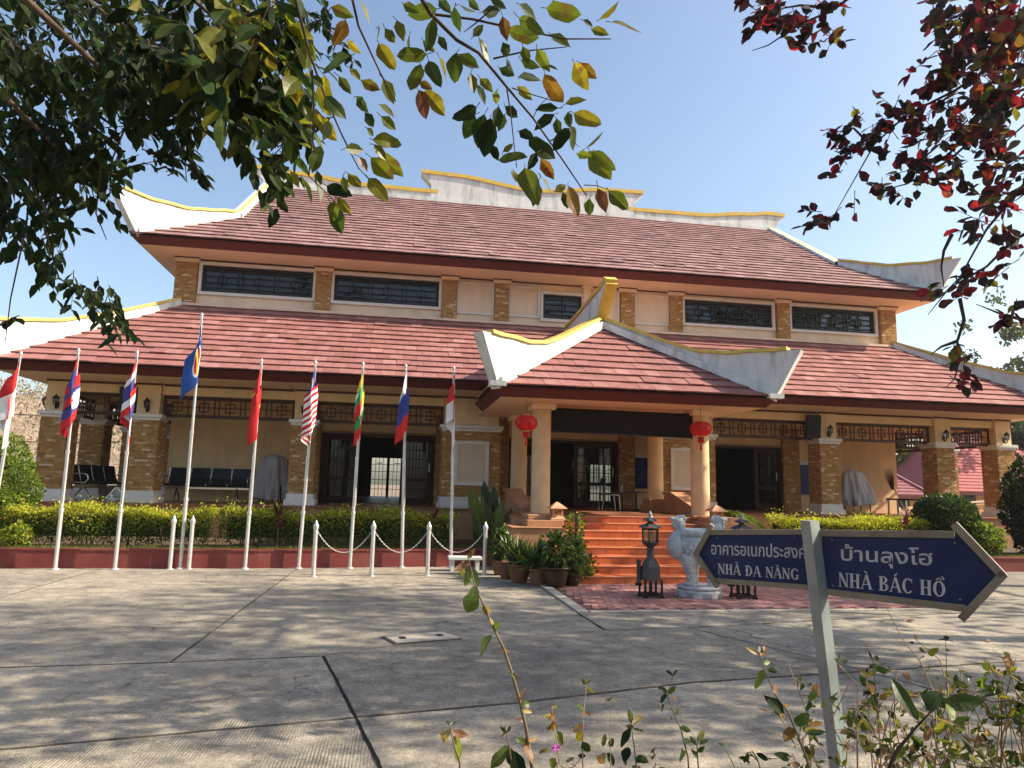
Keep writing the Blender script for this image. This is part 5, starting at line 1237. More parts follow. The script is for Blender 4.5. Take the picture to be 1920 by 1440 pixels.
for x in (14.9, 15.5):
    for y in (19.05, 19.45): b = MB(); b.box(x-.02, x+.02, y-.02, y+.02, TZ+.004, 1.44); b.build('leg', STEEL, bt)
bk = MB(); bk.lathe([(.14, TZ+.004), (.17, TZ+.30), (.175, TZ+.31), (.15, TZ+.31)], (15.85, 19.0, 0), 16); tag(bk.build('bucket', flat('red_bucket', (.22, .02, .03))), 'dark red bucket on the veranda floor by the low table', 'bucket')
# porch: chair, tables, bottle, and the person inside
pc = thing('cafe_chair', 'metal framed chair with a thin back rail at the top of the stairs', 'chair', (5.05, 16.2, TZ+.004))
cpt = atY(1128, 930, 16.2); x = cpt.x; b = MB()
for sx in (0, .40):
    b.tube([(x+sx*.0+(.05 if sx else 0), 16.2+sx, TZ+.01), (x+.06, 16.2+sx, 1.45), (x+.10, 16.2+sx, 1.82)], [.011]*3, 6); b.tube([(x+.06, 16.2+sx, 1.45), (x+.42, 16.2+sx, 1.44), (x+.47, 16.2+sx, TZ+.01)], [.011]*3, 6)
b.tube([(x+.10, 16.2, 1.82), (x+.10, 16.6, 1.82)], [.011]*2, 6); b.build('frame', GREYM, pc)
b = MB(); b.box(x+.06, x+.44, 16.22, 16.58, 1.445, 1.47); b.build('seat', BLACKP, pc); b = MB(); b.box(x+.085, x+.10, 16.22, 16.58, 1.66, 1.84); b.build('backrest', BLACKP, pc)
def round_table(u, v, Y, lab):
    p = atY(u, v, Y); t = thing('side_table', lab, 'table', (p.x, Y, TZ+.004)); b = MB(); b.lathe([(.30, p.z-.03), (.31, p.z-.015), (.30, p.z)], (p.x, Y, 0), 20); b.build('table_top', GREYM, t)
    b = MB(); b.tube([(p.x, Y, TZ+.02), (p.x, Y, p.z-.03)], [.025]*2, 8); b.lathe([(.2, TZ+.004), (.19, TZ+.02), (.03, TZ+.03)], (p.x, Y, 0), 16); b.build('pedestal', BLACKM, t); return p
p = round_table(1167, 923, 17.9, 'small round table carrying a bottle, behind the chair'); round_table(1193, 922, 18.0, 'bare round table beside the dark blue information board')
b = MB(); b.lathe([(.03, p.z), (.034, p.z+.01), (.034, p.z+.13), (.014, p.z+.17), (.014, p.z+.21)], (p.x-.02, 17.9, 0), 12); tag(b.build('bottle', flat('clear_bottle', (.45, .47, .42), .2)), 'pale bottle standing on the round table in the porch', 'bottle')
def person(loc, face, label):
    t = thing('person', label, 'person', loc); t.rotation_euler = (0, 0, face)
    V = [(0, 0, .92), (0, 0, 1.10), (0, .01, 1.30), (0, .01, 1.44), (0, -.01, 1.52), (-.18, .01, 1.40), (-.23, .03, 1.14), (-.22, -.06, .90), (.18, .01, 1.40), (.23, .03, 1.14), (.22, -.06, .90), (-.09, 0, .86), (-.10, -.01, .48), (-.10, .02, .08), (.09, 0, .86), (.10, -.01, .48), (.10, .02, .08), (-.10, -.12, .04), (.10, -.12, .04), (0, -.01, 1.60)]
    E = [(0, 1), (1, 2), (2, 3), (3, 4), (3, 5), (5, 6), (6, 7), (3, 8), (8, 9), (9, 10), (0, 11), (11, 12), (12, 13), (13, 17), (0, 14), (14, 15), (15, 16), (16, 18), (4, 19)]
    R = [(.15, .11), (.145, .10), (.155, .105), (.09, .08), (.055, .055), (.065, .06), (.045, .045), (.035, .035), (.065, .06), (.045, .045), (.035, .035), (.09, .09), (.065, .065), (.045, .045), (.09, .09), (.065, .065), (.045, .045), (.04, .03), (.04, .03), (.05, .055)]
    me = bpy.data.meshes.new('body'); me.from_pydata(V, E, []); o = bpy.data.objects.new('body', me); C.objects.link(o); o.parent = t
    sk_ = o.modifiers.new('skin', 'SKIN'); sk_.use_smooth_shade = True; sb = o.modifiers.new('sub', 'SUBSURF'); sb.levels = 1; sb.render_levels = 1
    for i, r in enumerate(R): me.skin_vertices[0].data[i].radius = r
    me.skin_vertices[0].data[0].use_root = True
    dg = bpy.context.evaluated_depsgraph_get(); m2 = bpy.data.meshes.new_from_object(o.evaluated_get(dg)); o.modifiers.clear(); o.data = m2
    for mm in (SHIRT, TROUS, SKIN): m2.materials.append(mm)
    for p_ in m2.polygons:
        c = p_.center; p_.material_index = 1 if c.z < .93 and abs(c.x) < .19 else 2 if (c.z > 1.47 or (abs(c.x) > .17 and c.z < 1.16)) else 0; p_.use_smooth = True
    b = MB(); blob(b, (0, -.015, 1.66), .10, 14, (.82, .98, 1.15)); blob(b, (0, -.115, 1.65), .018, 8)
    for q in (-1, 1): blob(b, (q*.083, -.005, 1.65), .025, 8, (.4, 1, 1.2)); blob(b, (q*.034, -.10, 1.675), .012, 6)
    b.build('head', SKIN, t, local=True); b = MB(); blob(b, (0, .012, 1.69), .104, 14, (.86, .95, 1.0)); b.build('hair', HAIR, t, local=True); return t
pp = atY(1088, 900, 20.9); person((pp.x, 20.9, TZ+.012), math.radians(150), 'person in a white shirt and dark trousers standing in the dark doorway')
# small white bench by the planter
wb = atZ(872, 1071, 0); bw = thing('white_bench', 'small white concrete bench against the red planter wall', 'bench', (wb.x, wb.y, 0))
x, y = wb.x, wb.y; b = MB(); b.box(x-.32, x+.31, y-.05, y+.22, .205, .265); b.build('bench_top', WHITE, bw, bevel=.01)
for q in (-.24, .23): b = MB(); b.box(x+q-.035, x+q+.035, y-.02, y+.18, 0, .205); b.build('leg', WHITE, bw)
# ================================================================== VEGETATION HELPERS
def pix(P):
    """pixel coordinates (1920 x 1440 frame) of points, to keep crowns the photograph does not show outside the view"""
    P = np.atleast_2d(np.asarray(P, float))-np.array([0, 0, EYE]); z = P @ np.array(FWD); z = np.where(z > .05, z, 1e9)
    return 960+F_PX*(P @ np.array(RGT))/z, 720-F_PX*(P @ np.array(UPV))/z, P @ np.array(FWD)
def unseen(P, m=70):
    u, v, z = pix(P); return (z < .1) | (u < -m) | (u > 1920+m) | (v < -m) | (v > 1440+m)
def nrmz(A): return A/np.maximum(np.linalg.norm(A, axis=1, keepdims=True), 1e-9)
def leaf_arrays(P, D, N, L, wr=.42, fold=.18, curl=.12):
    """two-quad folded leaves: base P, axis D, normal N, length L"""
    n = len(P); D = nrmz(D); S = nrmz(np.cross(D, N)); N = np.cross(S, D); L = np.asarray(L).reshape(-1, 1)*np.ones((n, 1)); W = L*wr/2
    V = np.zeros((n, 6, 3)); V[:, 0] = P
    V[:, 1] = P+D*L*.32+S*W+N*W*fold; V[:, 2] = P+D*L*.68+S*W*.8+N*(W*fold-L*curl*.4)
    V[:, 3] = P+D*L-N*L*curl
    V[:, 4] = P+D*L*.68-S*W*.8+N*(W*fold-L*curl*.4); V[:, 5] = P+D*L*.32-S*W+N*W*fold
    i = np.arange(n)[:, None]*6
    return V.reshape(-1, 3), np.concatenate([i+np.array([[0, 1, 2, 3]]), i+np.array([[3, 4, 5, 0]])], 1).reshape(-1, 4)
def leaf_cloud(name, P, D, N, L, mats, mi=None, parent=None, kind='stuff', wr=.42, tint=None, **k):
    V, Q = leaf_arrays(P, D, N, L, wr, **k); n = len(P)
    t = nr.rand(n)*.98+.01 if tint is None else tint
    return qmesh(name, V, Q, mats, np.repeat(t, 2), parent, kind, None if mi is None else np.repeat(mi, 2))
def rand_dirs(n, up=0.0):
    A = nr.normal(0, 1, (n, 3)); A[:, 2] += up; return nrmz(A)
LEAFMESH = {}
def leaf_mesh(material, wr, k):
    key = (material.name, wr, k)
    if key in LEAFMESH: return LEAFMESH[key]
    r_ = random.Random(k*17+3); b = MB(); n = 7; fold = r_.uniform(.05, .40); curl = r_.uniform(-.05, .30); tw = r_.uniform(-.5, .5); wob = r_.uniform(.03, .10); bend = r_.uniform(-.10, .10); rows = []
    for i in range(n+1):
        f = i/n; g_ = f**1.35 if wr > .65 else f**.92; w_ = wr/2*math.sin(math.pi*min(1, g_*(.80 if wr > .65 else .93)+.05))**.75 if 0 < i < n else (.008 if i == 0 else (wr*.14 if wr > .65 else .004))
        w_ *= 1+wob*math.sin(f*11+k*1.7); z = -curl*f*f+.02*math.sin(f*7+k); c = tw*f; yb = bend*f*f
        w2 = w_*(1+.16*math.sin(f*6+k*2.3)); rows.append([(f, yb+w_*math.cos(c), z+w_*fold+w_*math.sin(c)), (f, yb, z), (f, yb-w2*math.cos(c), z+w2*fold-w2*math.sin(c))])
    for a, c in zip(rows, rows[1:]):
        b.face([a[0], a[1], c[1], c[0]], sm=False); b.face([a[1], a[2], c[2], c[1]], sm=False)
    o = b.build('leaf', material); at_ = o.data.attributes.new('vein', 'FLOAT', 'FACE'); at_.data.foreach_set('value', [1.0]*len(o.data.polygons)); LEAFMESH[key] = o.data; bpy.data.objects.remove(o); return LEAFMESH[key]
def put_leaf(parent, base, axis, normal, L, material, wr=.44, name='leaf'):
    axis = Vector(axis).normalized(); normal = Vector(normal); s = normal.cross(axis)
    if s.length < 1e-4: s = axis.orthogonal()
    s.normalize(); n_ = axis.cross(s)
    o = bpy.data.objects.new(name, leaf_mesh(material, wr, rnd.randrange(8))); C.objects.link(o); o.parent = parent
    M_ = Matrix((axis, s, n_)).transposed().to_4x4(); q = M_.to_quaternion(); o.rotation_mode = 'QUATERNION'; o.rotation_quaternion = q; o.scale = (L,)*3; o.location = Vector(base)-wl(parent); return o

# ================================================================== HEDGES AND BUSHES
def hedge(label, x0, x1, y0, y1, z0, z1, n, gold, seed, leaf=.05, cols=None, cat='hedge', name='hedge', gap=0):
    r_ = np.random.RandomState(seed); t = thing(name, label, cat, ((x0+x1)/2, (y0+y1)/2, z0))
    b = MB()
    for k in range(int((x1-x0)*7)):
        x = rnd.uniform(x0+.1, x1-.1); y = rnd.uniform(y0+.1, y1-.1); p0 = Vector((x, y, z0)); p1 = p0+Vector((rnd.gauss(0, .08), rnd.gauss(0, .08), (z1-z0)*.5)); p2 = p1+Vector((rnd.gauss(0, .12), rnd.gauss(0, .10), (z1-z0)*.38)); b.tube([p0, p1, p2], [.012, .009, .004], 4, caps=False)
    b.build('stem', BARK, t, kind='stuff')
    core = MB(); m = 24; H = z1-z0; V = []
    cx0, cx1, cy0, cy1 = x0+.12, x1-.12, y0+.14, y1-.14
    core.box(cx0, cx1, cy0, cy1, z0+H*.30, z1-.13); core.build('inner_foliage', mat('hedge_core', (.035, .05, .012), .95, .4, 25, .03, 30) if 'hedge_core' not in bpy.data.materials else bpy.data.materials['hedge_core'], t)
    f = r_.rand(n); x = x0+(x1-x0)*r_.rand(n); prof = (z1-.05)+.05*np.sin(x*2.1+seed)+.04*np.sin(x*5.3+1)
    side = r_.rand(n); P = np.zeros((n, 3)); P[:, 0] = x
    top = side < .42; fr = (side >= .42) & (side < .86); bk = side >= .86
    P[top, 1] = r_.uniform(y0, y1, top.sum()); P[top, 2] = prof[top]+r_.normal(0, .035, top.sum())+(r_.rand(top.sum()) < .09)*r_.rand(top.sum())**2*.20
    zz = z0+.10*H+(H*.88)*r_.rand(n)**.85
    P[fr, 1] = y0+np.abs(r_.normal(0, .06, fr.sum()))+.04*np.sin(x[fr]*3+zz[fr]*5)+.10*((zz[fr]-z0)/H-.5)**2; P[fr, 2] = np.minimum(zz[fr], prof[fr])
    P[bk, 1] = y1-np.abs(r_.normal(0, .06, bk.sum())); P[bk, 2] = np.minimum(zz[bk], prof[bk])
    ends = r_.rand(n) < .06*3/(x1-x0+1); P[ends, 0] = np.where(r_.rand(ends.sum()) < .5, x0, x1)+r_.normal(0, .05, ends.sum())
    D = rand_dirs(n, .8); D[fr, 1] -= .8; N = rand_dirs(n, .6); N[fr, 1] -= .5
    h = (P[:, 2]-z0)/H
    pg = np.clip((h-.46)/.42, 0.05, 1)*gold  # golden growth towards the top, with sunlit brightness put into its share as well
    mi = (r_.rand(n) < pg).astype(int)
    leaf_cloud('foliage', P, D, N, leaf*r_.uniform(.7, 1.3, n), cols or [L_HEDGE, L_GOLD], mi, t, wr=.55); return t
hedge('clipped hedge with golden top leaves behind the three outermost flagpoles', -7.0, -3.42, 14.35, 15.05, .285, 1.0, 11000, .95, 1)
hedge('longer clipped hedge, golden to deep green, behind the chained steel posts', -3.28, 1.25, 14.55, 15.25, .285, 1.0, 13000, .75, 2)
hedge('bright golden hedge behind the blue sign, right of the porch', 8.5, 13.0, 14.6, 15.3, .26, 1.02, 12000, 1.0, 3)
hedge('low dark green hedge behind the tip of the blue sign', 15.0, 19.5, 14.4, 15.3, .26, .84, 8000, .0, 4, leaf=.055, cols=[L_BUSH, L_BUSH])
def bush(label, c, r, sq, n, leaf, cols, z0, name='bush', seed=1, probs=None, lumps=.10):
    r_ = np.random.RandomState(seed); t = thing(name, label, 'bush', (c[0], c[1], z0)); c = np.array(c)
    b = MB()
    for k in range(9):
        a = rnd.uniform(0, 6.28); b.tube([(c[0]+.1*math.cos(a), c[1]+.1*math.sin(a), z0), (c[0]+.3*r*math.cos(a), c[1]+.3*r*math.sin(a), (z0+c[2])/2), (c[0]+.6*r*math.cos(a)*sq[0], c[1]+.6*r*math.sin(a)*sq[1], c[2]+.3*r)], [.025, .018, .006], 5, caps=False)
    b.build('stem', BARK, t, kind='stuff')
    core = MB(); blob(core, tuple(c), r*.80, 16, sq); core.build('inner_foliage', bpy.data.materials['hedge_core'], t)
    U = rand_dirs(n); q = 1+lumps*(np.sin(U[:, 0]*7+seed)+np.sin(U[:, 2]*8+U[:, 1]*5))*.5; rad = r*q*(1-np.abs(r_.normal(0, .07, n)))
    P = c+U*rad[:, None]*np.array(sq); k = P[:, 2] > z0+.02; P, U = P[k], U[k]; n = len(P)
    D = nrmz(U+rand_dirs(n)*.9+np.array([0, 0, .3])); N = nrmz(U+rand_dirs(n)*.7)
    mi = r_.choice(len(cols), n, p=probs)
    leaf_cloud('foliage', P, D, N, leaf*r_.uniform(.7, 1.3, n), cols, mi, t, wr=.5); return t
tp = atY(1772, 972, 14.9)
bush('round clipped dark green bush above the arrow end of the blue sign', (tp.x, 14.9, tp.z-.05), .70, (1, 1, .86), 6500, .07, [L_BUSH, L_HEDGE], .26, 'clipped_bush', 5, [.85, .15], .03)
tp = atY(5, 925, 15.4)
bush('bright green leafy bush beside the outermost flagpole', (tp.x-.15, 15.4, 1.25), .86, (.85, .85, 1.15), 8000, .07, [L_LIME, L_HEDGE], .285, 'bush', 6, [.7, .3], .2)
tp = atY(40, 1005, 14.3)
bush('small pale variegated shrub in front of the bright green bush', (tp.x, 14.15, .50), .20, (1, 1, 1.1), 500, .07, [L_LIME, L_GOLD], .285, 'shrub', 8, [.5, .5], .2)
tp = atY(1935, 950, 14.6)
bush('tall dark bush hiding the foot of the far corner column', (tp.x+.1, 14.6, 1.35), .85, (.8, .8, 1.25), 6500, .08, [L_BUSH, L_DARK], .26, 'bush', 9, [.6, .4], .22)
tp = atY(1842, 1010, 14.2)
bush('small yellow-green shrub beneath the round clipped bush', (tp.x, 14.15, .62), .38, (1, .8, .9), 1300, .085, [L_LIME, L_HEDGE], .26, 'shrub', 10, [.6, .4], .25)
def spray(parent, c, n, L, wr, spread, mats, up=.6, name='leaf', droop=.35):
    for k in range(n):
        a = rnd.uniform(0, 6.283); e = rnd.uniform(.15, 1.0)*spread; ax = Vector((math.cos(a)*e, math.sin(a)*e, up+rnd.uniform(-.3, .3))).normalized()
        put_leaf(parent, Vector(c)+Vector((rnd.gauss(0, .025), rnd.gauss(0, .025), rnd.uniform(0, .06))), ax, Vector((-ax.x*ax.z, -ax.y*ax.z, 1-ax.z*ax.z+.05))+Vector((rnd.gauss(0, .2), rnd.gauss(0, .2), 0)), L*rnd.uniform(.65, 1.15), rnd.choice(mats), wr, name)
L_CORD = leafmat('cordyline_leaf', [(0, (.05, .018, .016)), (1, (.13, .03, .03))], .35)
for u, v, Y, lab in ((522, 968, 14.42, 'dark red cordyline growing out of the hedge behind the plain red flag'), (1697, 985, 14.4, 'dark red cordyline at the end of the golden hedge by the round bush'), (812, 975, 14.5, 'small dark cordyline tip rising from the green hedge before the open doors')):
    p = atY(u, v, Y); t = thing('cordyline', lab, 'plant', (p.x, Y, .285)); b = MB(); b.tube([(p.x, Y, .27), (p.x+.02, Y, p.z)], [.018, .012], 6); b.build('stem', BARK, t)
    spray(t, (p.x, Y, p.z-.02), 16 if u != 812 else 7, .30, .16, .9, [L_CORD], .55); spray(t, (p.x, Y, p.z-.22), 10 if u != 812 else 2, .26, .16, 1.1, [L_CORD], .2)
# broad-leaved plant by the pier
p = atY(905, 1010, 14.75); t = thing('broad_leaved_plant', 'tall plant with upright paddle-shaped leaves beside the brick pier', 'plant', (p.x, 14.7, .285))
for k, (u0, v0, u1, v1, w_) in enumerate(((912, 1005, 882, 915, .30), (915, 1005, 915, 905, .26), (918, 1005, 934, 915, .28), (918, 1005, 943, 940, .30), (905, 1010, 893, 955, .36), (930, 1015, 930, 962, .36), (934, 1015, 961, 952, .28), (905, 1020, 890, 985, .36), (922, 1010, 905, 930, .28), (925, 1012, 950, 968, .30))):
    a = atY(u0, v0+15, 14.7+.05*(k % 3)); c = atY(u1, v1, 14.6+.12*((k*7) % 4)); ax = c-a; b = MB(); root = Vector((p.x+rnd.gauss(0, .05), 14.7, .285)); st = a.lerp(c, .22); b.tube([root, a, st], [.014, .011, .007], 6); b.build('stalk', L_HEDGE, t)
    put_leaf(t, a.lerp(c, .18), ax, Vector((-.2+rnd.gauss(0, .3), -1, .3)), ax.length*.85, L_BUSH if k % 3 else L_HEDGE, w_ if k != 6 else .26, 'leaf') if k != 6 else put_leaf(t, a.lerp(c, .18), ax, Vector((-.3, -1, .3)), ax.length*.85, L_YEL, .26, 'leaf')
# cycad palm
p = atY(1372, 968, 15.6); t = thing('cycad_palm', 'cycad palm with arching feathery fronds beside the right stair pedestal', 'plant', (p.x, 15.6, .26))
b = MB(); b.lathe([(.16, .26), (.19, .6), (.17, .95), (.08, 1.05)], (p.x, 15.6, 0), 14); b.build('trunk', BARK, t)
for k in range(16):
    a = 2*math.pi*k/16+rnd.uniform(-.15, .15); e = rnd.uniform(.6, 1.0); L = rnd.uniform(.65, .9); P = []
    for i in range(9):
        f = i/8; P.append(Vector((p.x+math.cos(a)*L*e*f, 15.6+math.sin(a)*L*e*f, 1.03+.42*f*(1.6-e)-.62*f*f*e)))
    b = MB(); b.tube(P, [.008]*8+[.003], 4, caps=False); o = b.build('frond', L_HEDGE, t)
    PP = []; DD = []; NN = []
    for i in range(1, 40):
        f = i/40*7.99; j = int(f); q = P[j].lerp(P[j+1], f-j); d = (P[j+1]-P[j]).normalized(); s_ = d.cross(Vector((0, 0, 1))).normalized()
        for sg in (-1, 1): PP.append(q); DD.append(s_*sg+d*.7+Vector((0, 0, .15))); NN.append(Vector((0, 0, 1))+s_*.1)
    leaf_cloud('leaflet', np.array([tuple(x) for x in PP]), np.array([tuple(x) for x in DD]), np.array([tuple(x) for x in NN]), .15, [L_LIME if k % 3 == 0 else L_HEDGE], None, o, wr=.10, fold=0)
# pots
def pot_plant(x, y, r, h, material, label, style, seed):
    global rnd
    t = thing('potted_plant', label, 'potted plant', (x, y, 0), 'potted plants beside the stairs'); b = MB()
    b.lathe([(r*.62, .002), (r*.80, h*.35), (r*.92, h*.75), (r*.95, h*.88), (r*1.06, h*.89), (r*1.08, h), (r*.95, h), (r*.9, h*.9), (.001, h*.9)], (x, y, 0), 24); b.build('pot', material, t)
    if style == 'lance':
        for k in range(5): spray(t, (x+rnd.gauss(0, r*.4), y+rnd.gauss(0, r*.4), h*.9+rnd.uniform(0, .18)), 7, .34, .22, .8, [L_POT, L_POT, L_HEDGE], .8)
    elif style == 'grassy':
        n = 260; P = np.array([x, y, h*.9])+nr.normal(0, 1, (n, 3))*np.array([r*.4, r*.4, .02]); P[:, 2] += np.abs(nr.normal(0, .12, n)); D = rand_dirs(n, 1.0); leaf_cloud('foliage', P, D, rand_dirs(n, .5), nr.uniform(.16, .36, n), [L_POT, L_LIME], (nr.rand(n) < .2).astype(int), t, wr=.10)
        b = MB()
        for k in range(10): b.tube([(x+rnd.gauss(0, r*.3), y+rnd.gauss(0, r*.3), h*.88), (x+rnd.gauss(0, r*.6), y+rnd.gauss(0, r*.6), h+.35)], [.007, .004], 4, caps=False)
        b.build('stem', STEMR, t, kind='stuff')
    elif style == 'leafy':
        n = 420; c = np.array([x, y, h+.24]); U = rand_dirs(n); P = c+U*np.array([r*1.25, r*1.25, .30])*nr.uniform(.3, 1, (n, 1)); leaf_cloud('foliage', P, nrmz(U+rand_dirs(n)*.8), nrmz(rand_dirs(n)+np.array([0, 0, 1.0])), nr.uniform(.06, .12, n), [L_POT, L_HEDGE], (nr.rand(n) < .4).astype(int), t, wr=.5)
        b = MB()
        for k in range(8): b.tube([(x+rnd.gauss(0, r*.2), y+rnd.gauss(0, r*.2), h*.88), (x+rnd.gauss(0, r*.6), y+rnd.gauss(0, r*.6), h+.3)], [.008, .004], 4, caps=False)
        b.build('stem', TWIG, t, kind='stuff')
        spray(t, (x, y, h+.3), 8, .30, .34, .7, [L_POT, L_HEDGE], .8)
    return t
pot_plant(1.98, 12.95, 0.153, 0.270, CLAY, 'dark leafy shrub in a pot nearest the last chained post', 'leafy', 1)
pot_plant(2.03, 12.42, 0.171, 0.297, CLAY, 'clay pot with tall speckled leaves, second from the last chained post', 'lance', 2)
pot_plant(2.16, 11.95, 0.198, 0.306, CLAY, 'wide reddish clay pot with grassy foliage', 'grassy', 3)
pot_plant(2.43, 11.62, 0.171, 0.270, CLAY, 'clay pot tilted into its neighbour, holding thin dry stems', 'grassy', 4)
pot_plant(2.66, 11.42, 0.234, 0.324, CLAYD, 'large dark glazed pot with fresh green leaves, nearest the paved pad', 'leafy', 5)
pot_plant(2.98, 11.55, 0.162, 0.198, CLAYD, 'low dark pot of small-leaved plants at the corner of the bottom step', 'leafy', 6)
pot_plant(2.62, 12.35, 0.180, 0.306, CLAY, 'clay pot of broad striped leaves against the stair pedestal', 'lance', 7)
p = atY(1078, 1000, 12.0); t = thing('climbing_plant', 'variegated climber wound up a thin post beside the stairs', 'plant', (p.x, 12.0, 0)); b = MB(); b.tube([(p.x, 12.0, .02), (p.x+.03, 12.0, 1.08)], [.03, .028], 8); b.build('support_post', GREYM, t)
n = 420; zz = nr.uniform(.15, 1.18, n); a = nr.uniform(0, 6.28, n); rr = .05+np.abs(nr.normal(0, .05, n)); P = np.stack([p.x+rr*np.cos(a), 12.0+rr*np.sin(a), zz], 1)
leaf_cloud('foliage', P, nrmz(np.stack([np.cos(a), np.sin(a), nr.normal(-.2, .5, n)], 1)), rand_dirs(n, .7), nr.uniform(.05, .10, n), [L_POT, L_LIME, L_GOLD], nr.choice(3, n, p=[.45, .3, .25]), t, wr=.6)
n = 500; U = rand_dirs(n); P = np.array([p.x+.05, 11.85, .30])+U*np.array([.30, .22, .26])*nr.uniform(.4, 1, (n, 1)); P[:, 2] = np.maximum(P[:, 2], .04); t = thing('leafy_plant', 'low mound of small glossy leaves at the foot of the climber', 'plant', (p.x, 11.85, 0))
leaf_cloud('foliage', P, nrmz(U+rand_dirs(n)*.7), nrmz(U+rand_dirs(n)*.6), nr.uniform(.05, .09, n), [L_POT, L_HEDGE], nr.choice(2, n), t, wr=.6); b = MB(); [b.tube([(p.x+rnd.gauss(0, .05), 11.85, 0), (p.x+rnd.gauss(0, .15), 11.85+rnd.gauss(0, .1), .35)], [.008, .004], 4, caps=False) for k in range(8)]; b.build('stem', TWIG, t, kind='stuff')

# ================================================================== BACKGROUND
def hill(name, x0, x1, y0, y1, h, seed, m_):
    n = 60; r_ = random.Random(seed); ph = [r_.uniform(0, 6.3) for _ in range(8)]; V = []; 
    for j in range(n//3+1):
        for i in range(n+1):
            f = i/n; g_ = j/(n//3); x = x0+(x1-x0)*f; y = y0+(y1-y0)*g_
            e = math.sin(math.pi*f)**.5*math.sin(math.pi*min(1, g_*.9+.02))**.8
            V.append((x, y, -.04+h*e*(1+.12*math.sin(f*11+ph[0])+.06*math.sin(f*29+ph[1]))))
    b = MB(); b.mesh(V, [(j*(n+1)+i, j*(n+1)+i+1, (j+1)*(n+1)+i+1, (j+1)*(n+1)+i) for j in range(n//3) for i in range(n)], sm=True); o = structure(b.build(name, m_)); return o, V, n
HILLM = mat('dry_hillside', (.27, .20, .14), .95, .3, .35, stain=(.16, .13, .08), sscale=.12, samount=.5)  # dry brown slope; most of its fading by haze is put into this pale colour
ho, HV, hn = hill('hills', -130, -14, 72, 150, 12.5, 4, HILLM)
NB = 42000; k = nr.choice(len(HV), NB); P = np.array(HV)[k]+nr.normal(0, 1, (NB, 3))*np.array([1.2, 1.6, 0]); P[:, 2] += nr.uniform(.2, 3.4, NB)*nr.rand(NB)
o = leaf_cloud('dry_forest', P, rand_dirs(NB, 1.0), rand_dirs(NB), nr.uniform(.25, .7, NB), [L_BARE, L_FAR], (nr.rand(NB) < .08).astype(int), wr=.35); tag(o, 'leafless brown woodland covering the distant hillside', 'woodland')
def far_tree(x, y, h, r, label, cols, name='tree', leaf=.35, n=2600, z0=0, trunk=True, seed=3):
    t = thing(name, label, 'tree', (x, y, z0)); r_ = np.random.RandomState(seed); b = MB(); b.tube([(x, y, z0), (x+.1, y, z0+h*.4), (x-.1, y+.1, z0+h*.7)], [.22, .16, .05], 8); b.build('trunk', BARK, t)
    cl = np.array([x, y, z0+h*.68])+r_.normal(0, 1, (46, 3))*np.array([r*.5, r*.5, h*.15]); cl = cl[r_.randint(0, 46, n)]
    P = cl+rand_dirs(n)*(r*.26)*r_.rand(n, 1)**.5; leaf_cloud('crown', P, rand_dirs(n), rand_dirs(n, .5), leaf*r_.uniform(.6, 1.3, n), cols, r_.choice(len(cols), n), t, wr=.5); return t
p = atY(1905, 690, 46); far_tree(p.x+1.0, 46, p.z/.68, 3.0, 'pale green tree rising behind the far end of the lower roof', [L_FAR], leaf=.42, seed=2)
p = atY(1925, 815, 38); far_tree(p.x+.8, 38, p.z/.68, 2.2, 'dark tree crown behind the far corner column', [L_BUSH, L_DARK], leaf=.4, seed=5)
p = atY(1700, 856, 50); far_tree(p.x-.4, 50, p.z/.68, 1.9, 'bright yellow-green tree above the purple roof behind the veranda', [L_LIME, L_YEL], leaf=.4, seed=8, n=1800)
p = atY(20, 800, 40); far_tree(-26, 38, 5.5, 2.6, 'sparse tree on the slope past the outermost flagpole', [L_BARE, L_FAR], leaf=.3, seed=9, n=1500)
RTILE = mat('far_roof_red', (.34, .085, .085), .7, .15, 3); PTILE = mat('far_roof_purple', (.24, .085, .10), .7, .12, 3); OWALL = mat('far_wall_orange', (.62, .36, .18), .85, .1, 2)
